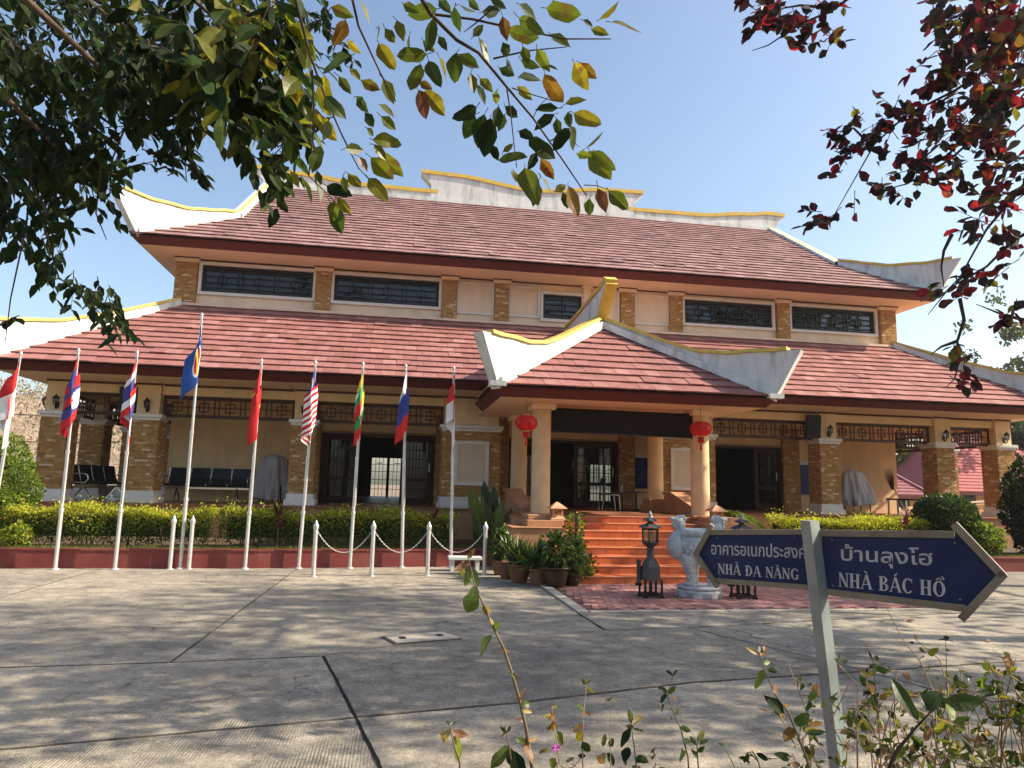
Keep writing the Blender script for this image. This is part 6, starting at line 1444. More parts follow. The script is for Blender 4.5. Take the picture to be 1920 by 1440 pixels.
def far_house(label, x0, x1, y0, y1, zw, ze, zr, rm, hip):
    t = thing('house', label, 'house', ((x0+x1)/2, (y0+y1)/2, 0)); b = MB(); b.box(x0+.6, x1-.6, y0+.6, y1-.6, -.03, zw); w_ = b.build('wall', OWALL, t)
    xm0, xm1, ym = x0+hip, x1-hip, (y0+y1)/2; b = MB()
    b.face([(x0, y0, ze), (x1, y0, ze), (xm1, ym, zr), (xm0, ym, zr)]); b.face([(x1, y1, ze), (x0, y1, ze), (xm0, ym, zr), (xm1, ym, zr)]); b.face([(x0, y1, ze), (x0, y0, ze), (xm0, ym, zr)]); b.face([(x1, y0, ze), (x1, y1, ze), (xm1, ym, zr)]); o = b.build('roof', rm, t)
    rows = max(6, int(math.hypot(ym-y0, zr-ze)/.30)); b = MB()
    for k in range(rows):
        f = k/rows; y = y0+(ym-y0)*f; z = ze+(zr-ze)*f; a = x0+hip*f; c = x1-hip*f; f2 = (k+1)/rows
        b.mesh([(a, y-.01, z+.005), (c, y-.01, z+.005), (c, y-.01, z+.07), (a, y-.01, z+.07), (a+hip/rows, y0+(ym-y0)*f2, ze+(zr-ze)*f2+.01), (c-hip/rows, y0+(ym-y0)*f2, ze+(zr-ze)*f2+.01)], [(0, 1, 2, 3), (3, 2, 5, 4)])
    for s in range(int((x1-x0)/.5)): pass
    b.build('roof_tile_course', rm, o, kind='stuff')
    b = MB(); b.box(x0-.02, x1+.02, y0-.06, y0-.012, ze-.22, ze+.02); b.build('fascia', FASC, t)
    b = MB(); b.bar((xm0, ym, zr+.05), (xm1, ym, zr+.05), .3, .16)
    for xx, xe in ((x0, xm0), (x1, xm1)): b.bar((xx, y0, ze+.06), (xe, ym, zr+.06), .22, .12)
    b.build('ridge_tile', rm, o)
    for k in range(3):
        xx = x0+1.4+k*(x1-x0-2.8)/2; b = MB(); b.box(xx-.5, xx+.5, y0+.56, y0+.598, .9, 1.75 if zw > 1.8 else zw-.2); q = b.build('window', DGREY, t)
    return t
a = atY(1660, 928, 33); c = atY(1700, 862, 36.5); far_house('house with a dull purple tiled roof seen past the veranda wall end', a.x-3.2, atY(1748, 928, 33).x, 33, 40, a.z+.1, a.z, c.z+.3, PTILE, 2.0)
a = atY(1800, 922, 42); c = atY(1915, 800, 47); far_house('house with a bright red tiled roof beyond the corner column', a.x-.2, a.x+16, 42, 52, a.z+.1, a.z, c.z+.2, RTILE, 4.2)
rw = thing('ramp_wall', 'sloping orange ramp wall with pale handrail behind the round clipped bush', 'wall', (22, 26, 0))
a = atY(1700, 952, 25); c = atY(1850, 938, 25); b = MB(); b.prism([(a.x, 25, -.03), (c.x+3, 25, -.03), (c.x+3, 25, c.z+.1), (a.x, 25, a.z-.1)], (0, .2, 0)); b.build('wall_body', OWALL, rw)
b = MB(); b.bar((a.x, 24.95, a.z), (c.x+3, 24.95, c.z+.25), .06, .06); b.build('handrail', SOFF, rw)

pw = thing('power_line', 'pair of thin dark cables crossing the slope past the outermost flagpole', 'cable', (-30, 60, 0))
for vv in (768, 818):
    a = atY(-160, vv-6, 60); c = atY(330, vv+4, 60); b = MB(); b.tube([a.lerp(c, i/12)-Vector((0, 0, .5*(1-(i/6-1)**2))) for i in range(13)], [.035]*13, 4); b.build('cable', BLACKM, pw)
# ================================================================== TREES NEAR THE CAMERA
class Tree:
    """Collects leaves; the 300 that show largest become leaf objects, the rest one foliage part."""
    def __init__(s, name, label, loc, wr): s.t = thing(name, label, 'tree', loc); s.L = []; s.wr = wr; s.tw = MB(); s.br = []
    def leaf(s, base, axis, normal, L, m): s.L.append((Vector(base), Vector(axis), Vector(normal), L, m))
    def limb(s, path, rad, name='branch', m=None):
        b = MB(); b.tube(path, rad, 8); b.build(name, m or BARK, s.t)
    def twig(s, path, r0, r1): n = len(path); s.tw.tube(path, [r0+(r1-r0)*i/(n-1) for i in range(n)], 5, caps=False)
    def finish(s, nobj=296, twigname='twig'):
        s.tw.build(twigname, TWIG, s.t, kind='stuff')
        P = np.array([tuple(l[0]) for l in s.L]); u, v, z = pix(P); ok = (z > .1) & (u > 0) & (u < 1920) & (v > 0) & (v < 1440)
        size = np.array([l[3] for l in s.L])/np.where(ok, z, 1e6); order = np.argsort(-size); big = set(order[:nobj].tolist())
        mats = []; rest = []
        for i, l in enumerate(s.L):
            if i in big: put_leaf(s.t, l[0], l[1], l[2], l[3], l[4], s.wr)
            else:
                if l[4] not in mats: mats.append(l[4])
                rest.append(l)
        if rest: leaf_cloud('foliage', np.array([tuple(l[0]) for l in rest]), np.array([tuple(l[1]) for l in rest]), np.array([tuple(l[2]) for l in rest]), np.array([l[3] for l in rest]), mats, np.array([mats.index(l[4]) for l in rest]), s.t, wr=s.wr)
def vrand(s=1.0): return Vector((rnd.gauss(0, s), rnd.gauss(0, s), rnd.gauss(0, s)))

# --- left tree: its trunk stands outside the view, limbs reach over the camera
T = Tree('broadleaf_tree', 'broad-leaved tree whose dark crown and turning leaves hang over the forecourt', (-4.6, .6, 0), .50)
trunk = [(-4.6, .6, 0), (-4.5, .7, 1.5), (-4.2, .9, 3.0), (-3.9, 1.2, 4.4), (-3.5, 1.6, 5.8), (-3.2, 1.9, 7.0)]
T.limb(trunk, [.20, .17, .15, .12, .09, .05], 'trunk')
def twig_leaves(tw, d0, dj, sizes, mats, drp=.35, dens=1):
    pass
# near branch: paths traced at about 2.4 m from the eye, each with its own depth
near = [([(755, -60), (807, 26), (856, 75), (897, 99), (950, 163), (999, 221), (1055, 300), (1100, 367)], 2.45, .0075, .002),
 ([(807, 26), (886, 36), (976, 56), (1062, 73), (1145, 73)], 2.5, .005, .0018), ([(650, -60), (661, 0), (672, 49), (714, 139), (742, 190)], 2.5, .0055, .002),
 ([(545, -40), (560, 22), (582, 105), (609, 180), (642, 255), (672, 315), (700, 345)], 2.65, .006, .0015), ([(950, 165), (957, 210), (969, 315)], 2.4, .003, .0015),
 ([(585, 131), (590, 225), (579, 330), (600, 350), (625, 375)], 2.55, .004, .0015), ([(930, 10), (890, 45), (870, 60)], 2.5, .003, .0015), ([(1000, 220), (1010, 200), (1030, 180)], 2.42, .002, .001), ([(925, 110), (990, 95), (1063, 88)], 2.46, .0035, .0015),
 ([(1030, 265), (1060, 250), (1085, 275)], 2.42, .0025, .0012), ([(960, 165), (1000, 178), (1040, 190)], 2.4, .0025, .0012), ([(1095, 347), (1120, 348), (1155, 362)], 2.4, .002, .001)]
root = Vector((-.1, 1.9, 3.9)); T.limb([trunk[3], (-2.6, 1.2, 4.3), (-1.2, 1.6, 4.25), tuple(root)], [.09, .06, .04, .02])
for path, d, r0, r1 in near:
    P = [atD(u, v, d+.03*math.sin(i*1.7)) for i, (u, v) in enumerate(path)]
    if path[0][1] < 0: T.twig([root.lerp(P[0], .3)+Vector((0, 0, .1)), P[0]], r0*1.3, r0)
    T.twig(P, r0, r1)
M_ = {'g': L_GREEN, 'y': L_YEL, 'o': L_ORG, 'd': L_DARK}
man = """690,45,540,75,g;160,35,270,85,y;305,0,365,115,y;235,100,180,230,o;240,200,305,270,y;255,280,115,365,g;60,210,80,310,y;260,340,310,400,y;310,400,410,455,y;420,390,480,520,y;400,215,470,355,y;400,130,400,200,y;430,140,485,220,y;490,100,525,200,y;555,165,545,245,y;670,90,625,260,g;640,270,490,275,g;610,320,555,455,g;600,405,670,450,o;600,450,645,600,o;630,455,735,565,y;650,305,700,440,g;700,285,750,395,y;780,30,800,165,g;800,20,880,70,g;915,60,1015,55,g;1100,20,1195,90,g;870,185,925,120,y;900,190,955,320,y;1020,80,1040,200,o;1050,150,1190,200,y;1100,90,1225,170,g;1240,40,1400,85,y;1270,0,1330,100,y;1500,100,1605,20,y;1560,110,1720,145,y;1460,145,1550,170,y;1420,100,1475,130,g;1255,170,1360,225,g;1380,310,1440,455,y;1400,310,1490,400,o;1020,210,1050,290,g;790,260,770,410,g;800,270,905,340,g;860,365,880,460,y;890,420,940,520,g;905,390,970,455,y;990,450,985,525,y;1095,385,1215,390,g;1095,430,1165,500,y;1190,240,1250,360,y;1230,370,1310,520,o;1240,430,1330,510,y;1330,520,1435,490,y;1300,540,1185,540,d;1280,570,1175,645,d;1290,590,1300,680,g;1345,560,1355,635,g;1375,565,1505,635,y;1360,630,1385,755,g;1350,640,1275,745,d;1430,745,1530,670,y;1450,755,1550,905,y;1470,755,1575,860,y;1390,770,1460,780,y;1100,655,1175,690,d;1150,690,1275,800,d;1210,790,1275,900,o;1000,800,1140,795,g;1020,760,1075,720,y;1130,840,1180,1030,g;1200,910,1170,1030,d;1215,890,1290,990,y;1280,960,1340,920,y;1345,930,1385,1085,o;1320,960,1350,1045,g;1455,990,1450,1085,g;1495,940,1540,1060,o;1550,955,1650,1045,g;890,535,775,600,d;880,570,820,695,d;930,570,890,735,d;960,590,915,780,d;1000,530,985,640,d;1030,530,1100,590,d;1030,570,1000,660,g;1190,760,1150,850,d;960,720,1000,805,d;1070,850,1090,905,y;20,890,60,960,g;90,900,120,1005,g;140,930,260,990,d;160,1010,220,1165,g;190,985,260,1075,y;220,880,240,960,g;245,865,315,945,y;350,890,445,1010,y;360,785,465,900,y;400,760,520,885,y;300,780,345,855,o;370,700,515,715,y;375,720,440,800,y;230,740,330,750,g;340,640,380,680,g;80,570,190,700,y;110,730,60,850,g;130,480,225,590,g;330,560,380,640,g;400,520,485,580,y;410,580,490,650,y;180,1000,170,1110,g;20,520,75,620,g;10,640,60,720,g;150,600,130,700,g;200,380,260,470,g;60,380,130,430,g;290,480,340,560,g;520,20,600,60,g;700,0,760,60,g;850,0,900,50,g;960,0,1040,40,g;1040,290,1070,380,g;1110,300,1200,340,g;1000,340,1080,380,g;1120,230,1150,320,g;1210,320,1300,340,g;620,200,680,260,y;700,180,740,250,g;540,250,600,290,y"""
for q in man.split(';'):
    a = q.split(','); bx, by, tx, ty = [float(x) for x in a[:4]]; m = M_[a[4]]
    d = 2.42+rnd.uniform(-.14, .22); B_ = atD(560+bx/2.667, by/2.667, d); E_ = atD(560+tx/2.667, ty/2.667, d+rnd.uniform(-.045, .045)); ax = E_-B_
    view = (B_-EYEV).normalized(); nn = -view+vrand(.38)+Vector((0, 0, .25))
    T.leaf(B_, ax, nn, ax.length*1.02, m)
    T.twig([B_-ax*.16+vrand(.006), B_+ax*.02], .0014, .001)
# dense masses: (centre px, half size px, twigs, nearest and farthest distance, leaf length, share of yellow-green)
masses = [(110, 60, 170, 110, 62, 4.0, 7.0, .135, .03), (110, 190, 160, 90, 58, 3.6, 6.5, .13, .02), (50, 320, 90, 70, 26, 3.6, 5.5, .13, 0), (150, 300, 80, 60, 18, 3.6, 5.5, .13, 0), (330, 60, 150, 100, 50, 3.2, 6.5, .135, .10), (320, 165, 140, 55, 30, 3.2, 6.0, .13, .06),
 (480, 70, 90, 90, 26, 2.9, 5.0, .145, .55), (430, 120, 90, 80, 24, 2.8, 4.2, .15, .5), (480, 200, 80, 55, 22, 3.0, 5.0, .13, .2), (550, 230, 50, 50, 10, 2.8, 4.0, .125, .35), (510, 320, 40, 35, 7, 3.0, 4.5, .12, .05), (300, 230, 70, 22, 6, 3.2, 5.0, .12, 0), (330, 312, 45, 20, 4, 3.2, 4.5, .11, 0),
 (40, 420, 50, 35, 4, 3.5, 4.8, .13, 0), (100, 400, 50, 40, 5, 3.5, 4.8, .13, 0), (85, 480, 35, 35, 3, 3.5, 4.6, .13, 0), (165, 560, 35, 26, 3, 3.5, 4.4, .12, 0), (210, 590, 30, 18, 3, 3.5, 4.4, .12, 0), (15, 610, 12, 20, 1, 3.6, 4.4, .12, 0), (175, 350, 35, 35, 4, 3.4, 4.8, .13, 0), (215, 205, 80, 45, 12, 3.4, 5.5, .13, 0), (590, 70, 40, 70, 9, 3.6, 5.0, .11, 0)]
for cx_, cy_, rx, ry, nt_, d0, d1, L0, yl in masses:
    for k in range(int(nt_*(1.7 if d0 >= 3.2 and cx_ < 260 else 1.35 if d0 >= 3.2 else 1))):
        u = cx_+rnd.uniform(-1, 1)*rx; v = cy_-12+rnd.uniform(-1, 1)*ry*.9; d = rnd.uniform(d0, d1)*(1.12 if d0 >= 3.4 else 1); L = L0*(.74 if d0 >= 3.2 else .88); P0 = atD(u, v, d); dirv = Vector((rnd.gauss(.25, .5), rnd.gauss(0, .5), rnd.gauss(-.55, .35))).normalized(); n = rnd.randint(6, 10); ln = rnd.uniform(.18, .34); P0 = P0-dirv*ln*.5
        pth = [P0+dirv*ln*i/5+Vector((0, 0, -.05*(i/5)**2)) for i in range(6)]; T.twig(pth, .003, .001)
        for j in range(n):
            f = (j+.6)/n*5; i = min(4, int(f)); q = pth[i].lerp(pth[i+1], f-i); sd_ = dirv.cross(Vector((0, 0, 1))); sd_ = sd_.normalized() if sd_.length > .05 else Vector((1, 0, 0))
            ax = dirv*.6+sd_*((-1)**j)*.75+Vector((0, 0, -.55))+vrand(.25)
            T.leaf(q, ax, Vector((0, 0, 1))+vrand(.45)+sd_*.2, L*rnd.uniform(.7, 1.15), (L_YEL if rnd.random() < .6 else L_GREEN) if rnd.random() < yl else L_DARK)
# long hanging twigs at the left edge
for path in ([(70, 380), (90, 450), (110, 520), (160, 560), (200, 600), (230, 615)], [(60, 300), (50, 420), (20, 560), (10, 640)], [(190, 300), (180, 400), (200, 450)], [(330, 200), (345, 280), (350, 340)], [(250, 200), (210, 300), (205, 370)], [(520, 180), (530, 280), (515, 360)]):
    T.twig([atD(u, v, 4.0+.1*i) for i, (u, v) in enumerate(path)], .006, .002)
# limbs inside the mass and the rest of the crown above the view
for tip in ((100, 150, 5.0), (300, 120, 5.0), (480, 100, 4.2), (150, 320, 4.6), (330, 260, 4.4), (40, -40, 6)):
    E_ = atD(*tip); S_ = Vector(trunk[3]); T.limb([S_, S_.lerp(E_, .4)+Vector((0, 0, .35)), S_.lerp(E_, .75)+Vector((0, 0, .2)), E_], [.06, .035, .02, .007])
n = 5200; cl = np.array([-1.2, 2.2, 6.6])+nr.normal(0, 1, (90, 3))*np.array([2.6, 1.9, 1.1]); P = cl[nr.randint(0, 90, n)]+nr.normal(0, .33, (n, 3)); P = P[unseen(P, 40) & (P[:, 2] > 3.4) & (np.linalg.norm(P-np.array([0, 0, 1.6]), axis=1) > 1.5)]; n = len(P)
leaf_cloud('upper_foliage', P, rand_dirs(n, -.4), rand_dirs(n, 1.0), nr.uniform(.10, .15, n), [L_DARK, L_GREEN], nr.choice(2, n), T.t, wr=.46)
for k in range(7): T.limb([trunk[4], tuple(Vector(trunk[4]).lerp(Vector(cl[k]), .5)+Vector((0, 0, .3))), tuple(cl[k])], [.05, .03, .008])
T.finish()

# --- red-leaved tree at the right edge
R = Tree('red_leaved_tree', 'tree with dark red leaves reaching in over the far end of the roof', (10.2, 4.6, 0), .70)
trunk = [(10.2, 4.6, 0), (10.1, 4.7, 1.6), (9.9, 4.8, 3.0), (9.7, 4.9, 4.6), (9.4, 5.0, 6.2), (9.2, 5.2, 7.6)]
R.limb(trunk, [.19, .16, .14, .11, .08, .04], 'trunk')
rb = [([(1960, 60), (1880, 110), (1790, 170), (1700, 215), (1640, 270), (1600, 340), (1560, 410)], 7.2), ([(1960, 180), (1870, 220), (1780, 300), (1700, 345), (1640, 360)], 6.8), ([(1960, 300), (1900, 370), (1850, 430), (1800, 520), (1760, 560)], 6.6), ([(1960, 420), (1900, 450), (1850, 500), (1780, 540), (1740, 590)], 6.5), ([(1800, 560), (1808, 600), (1795, 640), (1800, 670), (1790, 710), (1775, 725)], 6.5), ([(1795, 640), (1765, 650), (1745, 665)], 6.5),
 ([(1960, -40), (1900, 0), (1840, 30), (1780, 40)], 7.0), ([(1640, -60), (1600, -10), (1560, 20), (1500, 45), (1440, 85), (1410, 95)], 6.8), ([(1560, 15), (1500, 10), (1440, 20)], 6.9), ([(1785, 440), (1770, 470), (1765, 500), (1770, 540)], 6.4), ([(1660, 300), (1600, 240), (1560, 250)], 7.2), ([(1920, 600), (1880, 590), (1830, 570)], 6.6)]
for path, d in rb:
    R.twig([atD(u, v, d+.08*math.sin(2*i)) for i, (u, v) in enumerate(path)], .016, .003)
rm = [(1860, 70, 90, 80, 70, 6.0, 8.2), (1880, 190, 70, 80, 52, 6.0, 8.0), (1790, 140, 60, 50, 18, 6.5, 7.6), (1800, 260, 70, 50, 36, 6.3, 7.6), (1880, 330, 60, 70, 30, 6.0, 7.6), (1740, 320, 50, 35, 18, 6.4, 7.2), (1670, 350, 35, 25, 9, 6.4, 7.2), (1700, 210, 50, 30, 12, 6.8, 7.5), (1630, 250, 45, 35, 13, 6.9, 7.4), (1570, 270, 40, 25, 9, 6.9, 7.4), (1600, 330, 35, 30, 8, 6.9, 7.4), (1555, 400, 28, 28, 9, 6.9, 7.3),
 (1830, 430, 50, 45, 13, 6.2, 7.2), (1890, 480, 40, 60, 13, 6.2, 7.2), (1820, 520, 50, 30, 11, 6.2, 7.0), (1770, 560, 35, 18, 7, 6.3, 6.8), (1780, 655, 40, 14, 3, 6.4, 6.6), (1785, 705, 28, 16, 4, 6.4, 6.6), (1500, 25, 70, 30, 18, 6.6, 7.1), (1440, 40, 40, 35, 10, 6.6, 7.1), (1530, 75, 35, 25, 8, 6.6, 7.1), (1570, 5, 30, 10, 4, 6.7, 7.0), (1900, 570, 22, 25, 4, 6.4, 6.9), (1850, 20, 80, 30, 20, 6.5, 8)]
for cx_, cy_, rx, ry, nt_, d0, d1 in rm:
    for k in range(max(2, int(nt_*(.85 if cy_ < 230 else .62 if cy_ < 380 else .48)))):
        P0 = atD(cx_+rnd.gauss(0, .55)*rx, cy_+rnd.gauss(0, .55)*ry, rnd.uniform(d0, d1)); dirv = Vector((rnd.gauss(-.5, .5), rnd.gauss(0, .5), rnd.gauss(-.25, .4))).normalized(); ln = rnd.uniform(.10, .24); n = rnd.randint(4, 8)
        P1 = P0+dirv*ln; R.twig([P0-dirv*ln*.35, P0, P1], .004, .002)
        for j in range(n):
            q = P0.lerp(P1, j/n); R.leaf(q, dirv*.5+vrand(.6)+Vector((0, 0, -.1)), Vector((0, 0, 1))+vrand(.6), rnd.uniform(.072, .125), L_RED if rnd.random() < .95 else L_YEL)
n = 3500; cl = np.array([10.6, 4.8, 7.0])+nr.normal(0, 1, (60, 3))*np.array([2.2, 2.6, 1.5]); P = cl[nr.randint(0, 60, n)]+nr.normal(0, .35, (n, 3)); P = P[unseen(P, 60) & (P[:, 2] > 3.6)]; n = len(P)
leaf_cloud('outer_foliage', P, rand_dirs(n, -.2), rand_dirs(n, .8), nr.uniform(.10, .17, n), [L_RED], None, R.t, wr=.7)
for k in range(10): R.limb([trunk[3+k % 3], tuple(Vector(trunk[3+k % 3]).lerp(Vector(cl[k]), .5)+Vector((0, 0, .3))), tuple(cl[k])], [.06, .035, .01])
for path, d in rb[:4]:
    E_ = atD(*path[0], d); R.limb([trunk[4], tuple(Vector(trunk[4]).lerp(E_, .5)), tuple(E_)], [.05, .03, .016])
R.finish()

# --- neighbouring trees that stand outside the view and cast the dappled shade
def shade_tree(x, y, h, r, n, label, seed, rz=1.0, leaf=.26, nclump=22, mats=None):
    t = thing('shade_tree', label, 'tree', (x, y, 0)); r_ = np.random.RandomState(seed); c = np.array([x, y, h-r*rz*.8])
    cl = c+r_.normal(0, .5, (nclump, 3))*np.array([r, r, r*rz*.8]); P = cl[r_.randint(0, nclump, n)]+r_.normal(0, .56, (n, 3)); P = P[unseen(P, 40) & (P[:, 2] > 2.6)]; n = len(P)
    leaf_cloud('crown', P, rand_dirs(n, -.2), rand_dirs(n, .8), leaf*r_.uniform(.7, 1.3, n), mats or [L_DARK, L_GREEN], r_.choice(len(mats or [1, 2]), n), t, wr=.5)
    b = MB(); b.tube([(x, y, 0), (x+.15, y-.05, h*.3), (x, y+.1, h*.55), (x-.1, y, h*.8)], [.26, .2, .15, .05], 10); b.build('trunk', BARK, t)
    for k in range(12):
        if unseen(cl[k:k+1], 60)[0]: b = MB(); q = Vector((x, y, h*.5)); e = Vector(cl[k]); b.tube([q, q.lerp(e, .5)+Vector((0, 0, .4)), e], [.08, .05, .012], 6); b.build('branch', BARK, t)
    return t
SHADE = [(13.5, 4.2, 10.5, 3.4, 2300, 'shade tree beside the red-leaved tree, seen only by its shadow', 21), (18.5, 10.2, 12.0, 3.6, 3200, 'shade tree past the end of the forecourt, seen only by its shadow', 22), (17.2, 5.4, 17.5, 4.6, 3200, 'tall shade tree behind the red-leaved tree, seen only by its shadow', 23), (9.0, -4.5, 9.5, 3.2, 1500, 'shade tree behind the sign, seen only by its shadow', 24)]
for a in SHADE: shade_tree(*a)
# trees behind the camera: they show only as dark reflections in the upper windows
for i, (x, y, h, r) in enumerate(((-16, -16, 15, 6), (-4, -20, 16, 6.5), (8, -19, 15, 6), (20, -20, 16, 6.5), (31, -14, 15, 6))):
    shade_tree(x, y, h, r, 3200, ['wide tree across the road, first of the row mirrored in the upper windows', 'second tree of the row mirrored in the upper windows', 'middle tree of the row mirrored in the upper windows', 'fourth tree of the row mirrored in the upper windows', 'last tree of the row mirrored in the upper windows'][i], 40+i, leaf=.6, nclump=70)

# ================================================================== BLUE ARROW SIGN
S0 = Vector((2.06, 3.2, 0)); aa = math.radians(38); hd = Vector((FWD.x, FWD.y, 0)).normalized(); hr = Vector((RGT.x, RGT.y, 0)).normalized()
SDIR = (hr*math.cos(aa)-hd*math.sin(aa)).normalized(); SN = Vector((SDIR.y, -SDIR.x, 0))
if SN.dot(EYEV-S0) < 0: SN = -SN
def onS(u, v, off=0.0):
    r = ray(u, v); o_ = S0+SN*off; t = (o_-EYEV).dot(SN)/r.dot(SN); return EYEV+r*t
sg = thing('direction_sign', 'blue two-way arrow sign with white Thai and Vietnamese lettering on a weathered post', 'sign', (2.1, 3.2, 0))
top = onS(1518, 975, .03); 
# post: flat grey face and a weathered green side
bt_ = Vector((2.125, 3.16, 0)); tp_ = onS(1518, 976, .035); ax = tp_-bt_; hx = hr*.032; hy = hd*.032
def postat(f): return bt_.lerp(tp_, f)
b = MB(); px_ = (hr*.80+hd*.0); A0 = [(-1, -1), (1, -1), (1, 1), (-1, 1)]
rot_ = math.radians(-58); e1 = (hr*math.cos(rot_)+hd*math.sin(rot_))*.027; e2 = (-hr*math.sin(rot_)+hd*math.cos(rot_))*.027*1.3
rings = [[postat(f)+e1*i+e2*j+Vector((0, 0, 0)) for i, j in A0] for f in (0, .25, .5, .75, 1)]
V = [p for r_ in rings for p in r_]
F1 = [(k*4, k*4+1, (k+1)*4+1, (k+1)*4) for k in range(4)]+[(16, 17, 18, 19)]; F2 = [(k*4+a, k*4+(a+1) % 4, (k+1)*4+(a+1) % 4, (k+1)*4+a) for k in range(4) for a in (1, 2, 3)]
b.mesh(V, F1, 0); b.mesh(V, F2, 1); b.build('post', [POSTG, POSTT], sg)
def plate(pix_, off, th, name, m_, parent):
    P = [onS(u, v, off) for u, v in pix_]; b = MB(); b.prism(P, SN*th); return b.build(name, m_, parent)
def bars(segs, off, w_, th, parent, name='frame'):
    for (u0, v0, u1, v1) in segs:
        a, c = onS(u0, v0, off), onS(u1, v1, off); d = (c-a); L = d.length; d.normalize(); s_ = d.cross(SN).normalized(); b = MB(); b.obox((a+c)/2+SN*(th/2), d*(L/2), s_*(w_/2), SN*(th/2)); b.build(name, SIGNF, parent)
rp = plate([(1532, 1000), (1800, 1006), (1872, 1076), (1818, 1138), (1540, 1106)], .001, -.004, 'arrow_plate', SIGNB, sg); rp['label'] = 'arrow plate with the larger lettering, pointing past the hedge'
bars([(1531, 999, 1790, 1002), (1538, 1107, 1812, 1140), (1537, 1004, 1541, 1104)], -.012, .030, .026, rp); bars([(1789, 982, 1882, 1080), (1884, 1074, 1803, 1160)], -.010, .032, .032, rp)
lpz = plate([(1333, 998), (1515, 998), (1520, 1100), (1338, 1086), (1309, 1039)], .001, -.004, 'arrow_plate', SIGNB, sg); lpz['label'] = 'arrow plate behind the post, pointing towards the stairs'
bars([(1328, 998, 1518, 997), (1336, 1087, 1522, 1101)], -.012, .026, .026, lpz); bars([(1338, 984, 1307, 1041), (1307, 1037, 1349, 1100)], -.010, .027, .030, lpz)
for (u, v, pl_) in ((1560, 1012, rp), (1562, 1098, rp), (1790, 1018, rp), (1800, 1124, rp), (1345, 1008, lpz), (1490, 1006, lpz), (1350, 1080, lpz)):
    c = onS(u, v, .003); b = MB(); b.lathe([(.005, 0), (.0045, .002), (.001, .003)], (0, 0, 0), 8); R_ = SN.to_track_quat('Z', 'Y').to_matrix(); b.v = [tuple(c+R_ @ Vector(p)) for p in b.v]; b.build('rivet', SIGNF, pl_)
# lettering
def place_text(polys, W, segpx, capx, parent, name='lettering', off=.0015):
    (u0, v0), (u1, v1) = segpx; A = onS(u0, v0, off); B_ = onS(u1, v1, off); ex = (B_-A)/W
    mid = onS((u0+u1)/2, (v0+v1)/2, off); up = onS((u0+u1)/2-capx*.02, (v0+v1)/2-capx, off); ey = up-mid
    b = MB()
    for i, pl_ in enumerate(polys):
        zz = SN*(.0004+.00015*(i % 5)); pts = [A+ex*x+ey*y+zz for x, y in pl_]
        n_ = (pts[1]-pts[0]).cross(pts[2]-pts[0]) if len(pts) > 2 else SN
        b.face(pts)
    return b.build(name, SIGNW, parent)
def font_polys(txt):
    cu_ = bpy.data.curves.new('t', 'FONT'); cu_.body = txt; cu_.size = 1; cu_.offset = .012; o = bpy.data.objects.new('t', cu_); C.objects.link(o)
    dg = bpy.context.evaluated_depsgraph_get(); me = bpy.data.meshes.new_from_object(o.evaluated_get(dg)); P = [[(me.vertices[i].co.x, me.vertices[i].co.y) for i in p.vertices] for p in me.polygons]
    bpy.data.objects.remove(o); xs_ = [x for p in P for x, y in p]; x0 = min(xs_); W = max(xs_)-x0
    return [[(x-x0, y) for x, y in p] for p in P], W
def thai(txt, seg, h, parent):
    P, W = font_polys(txt); ref, _ = font_polys('อ'); H = max(y for p in ref for x, y in p)
    place_text([[(x, y/H) for x, y in p] for p in P], W, seg, h, parent)
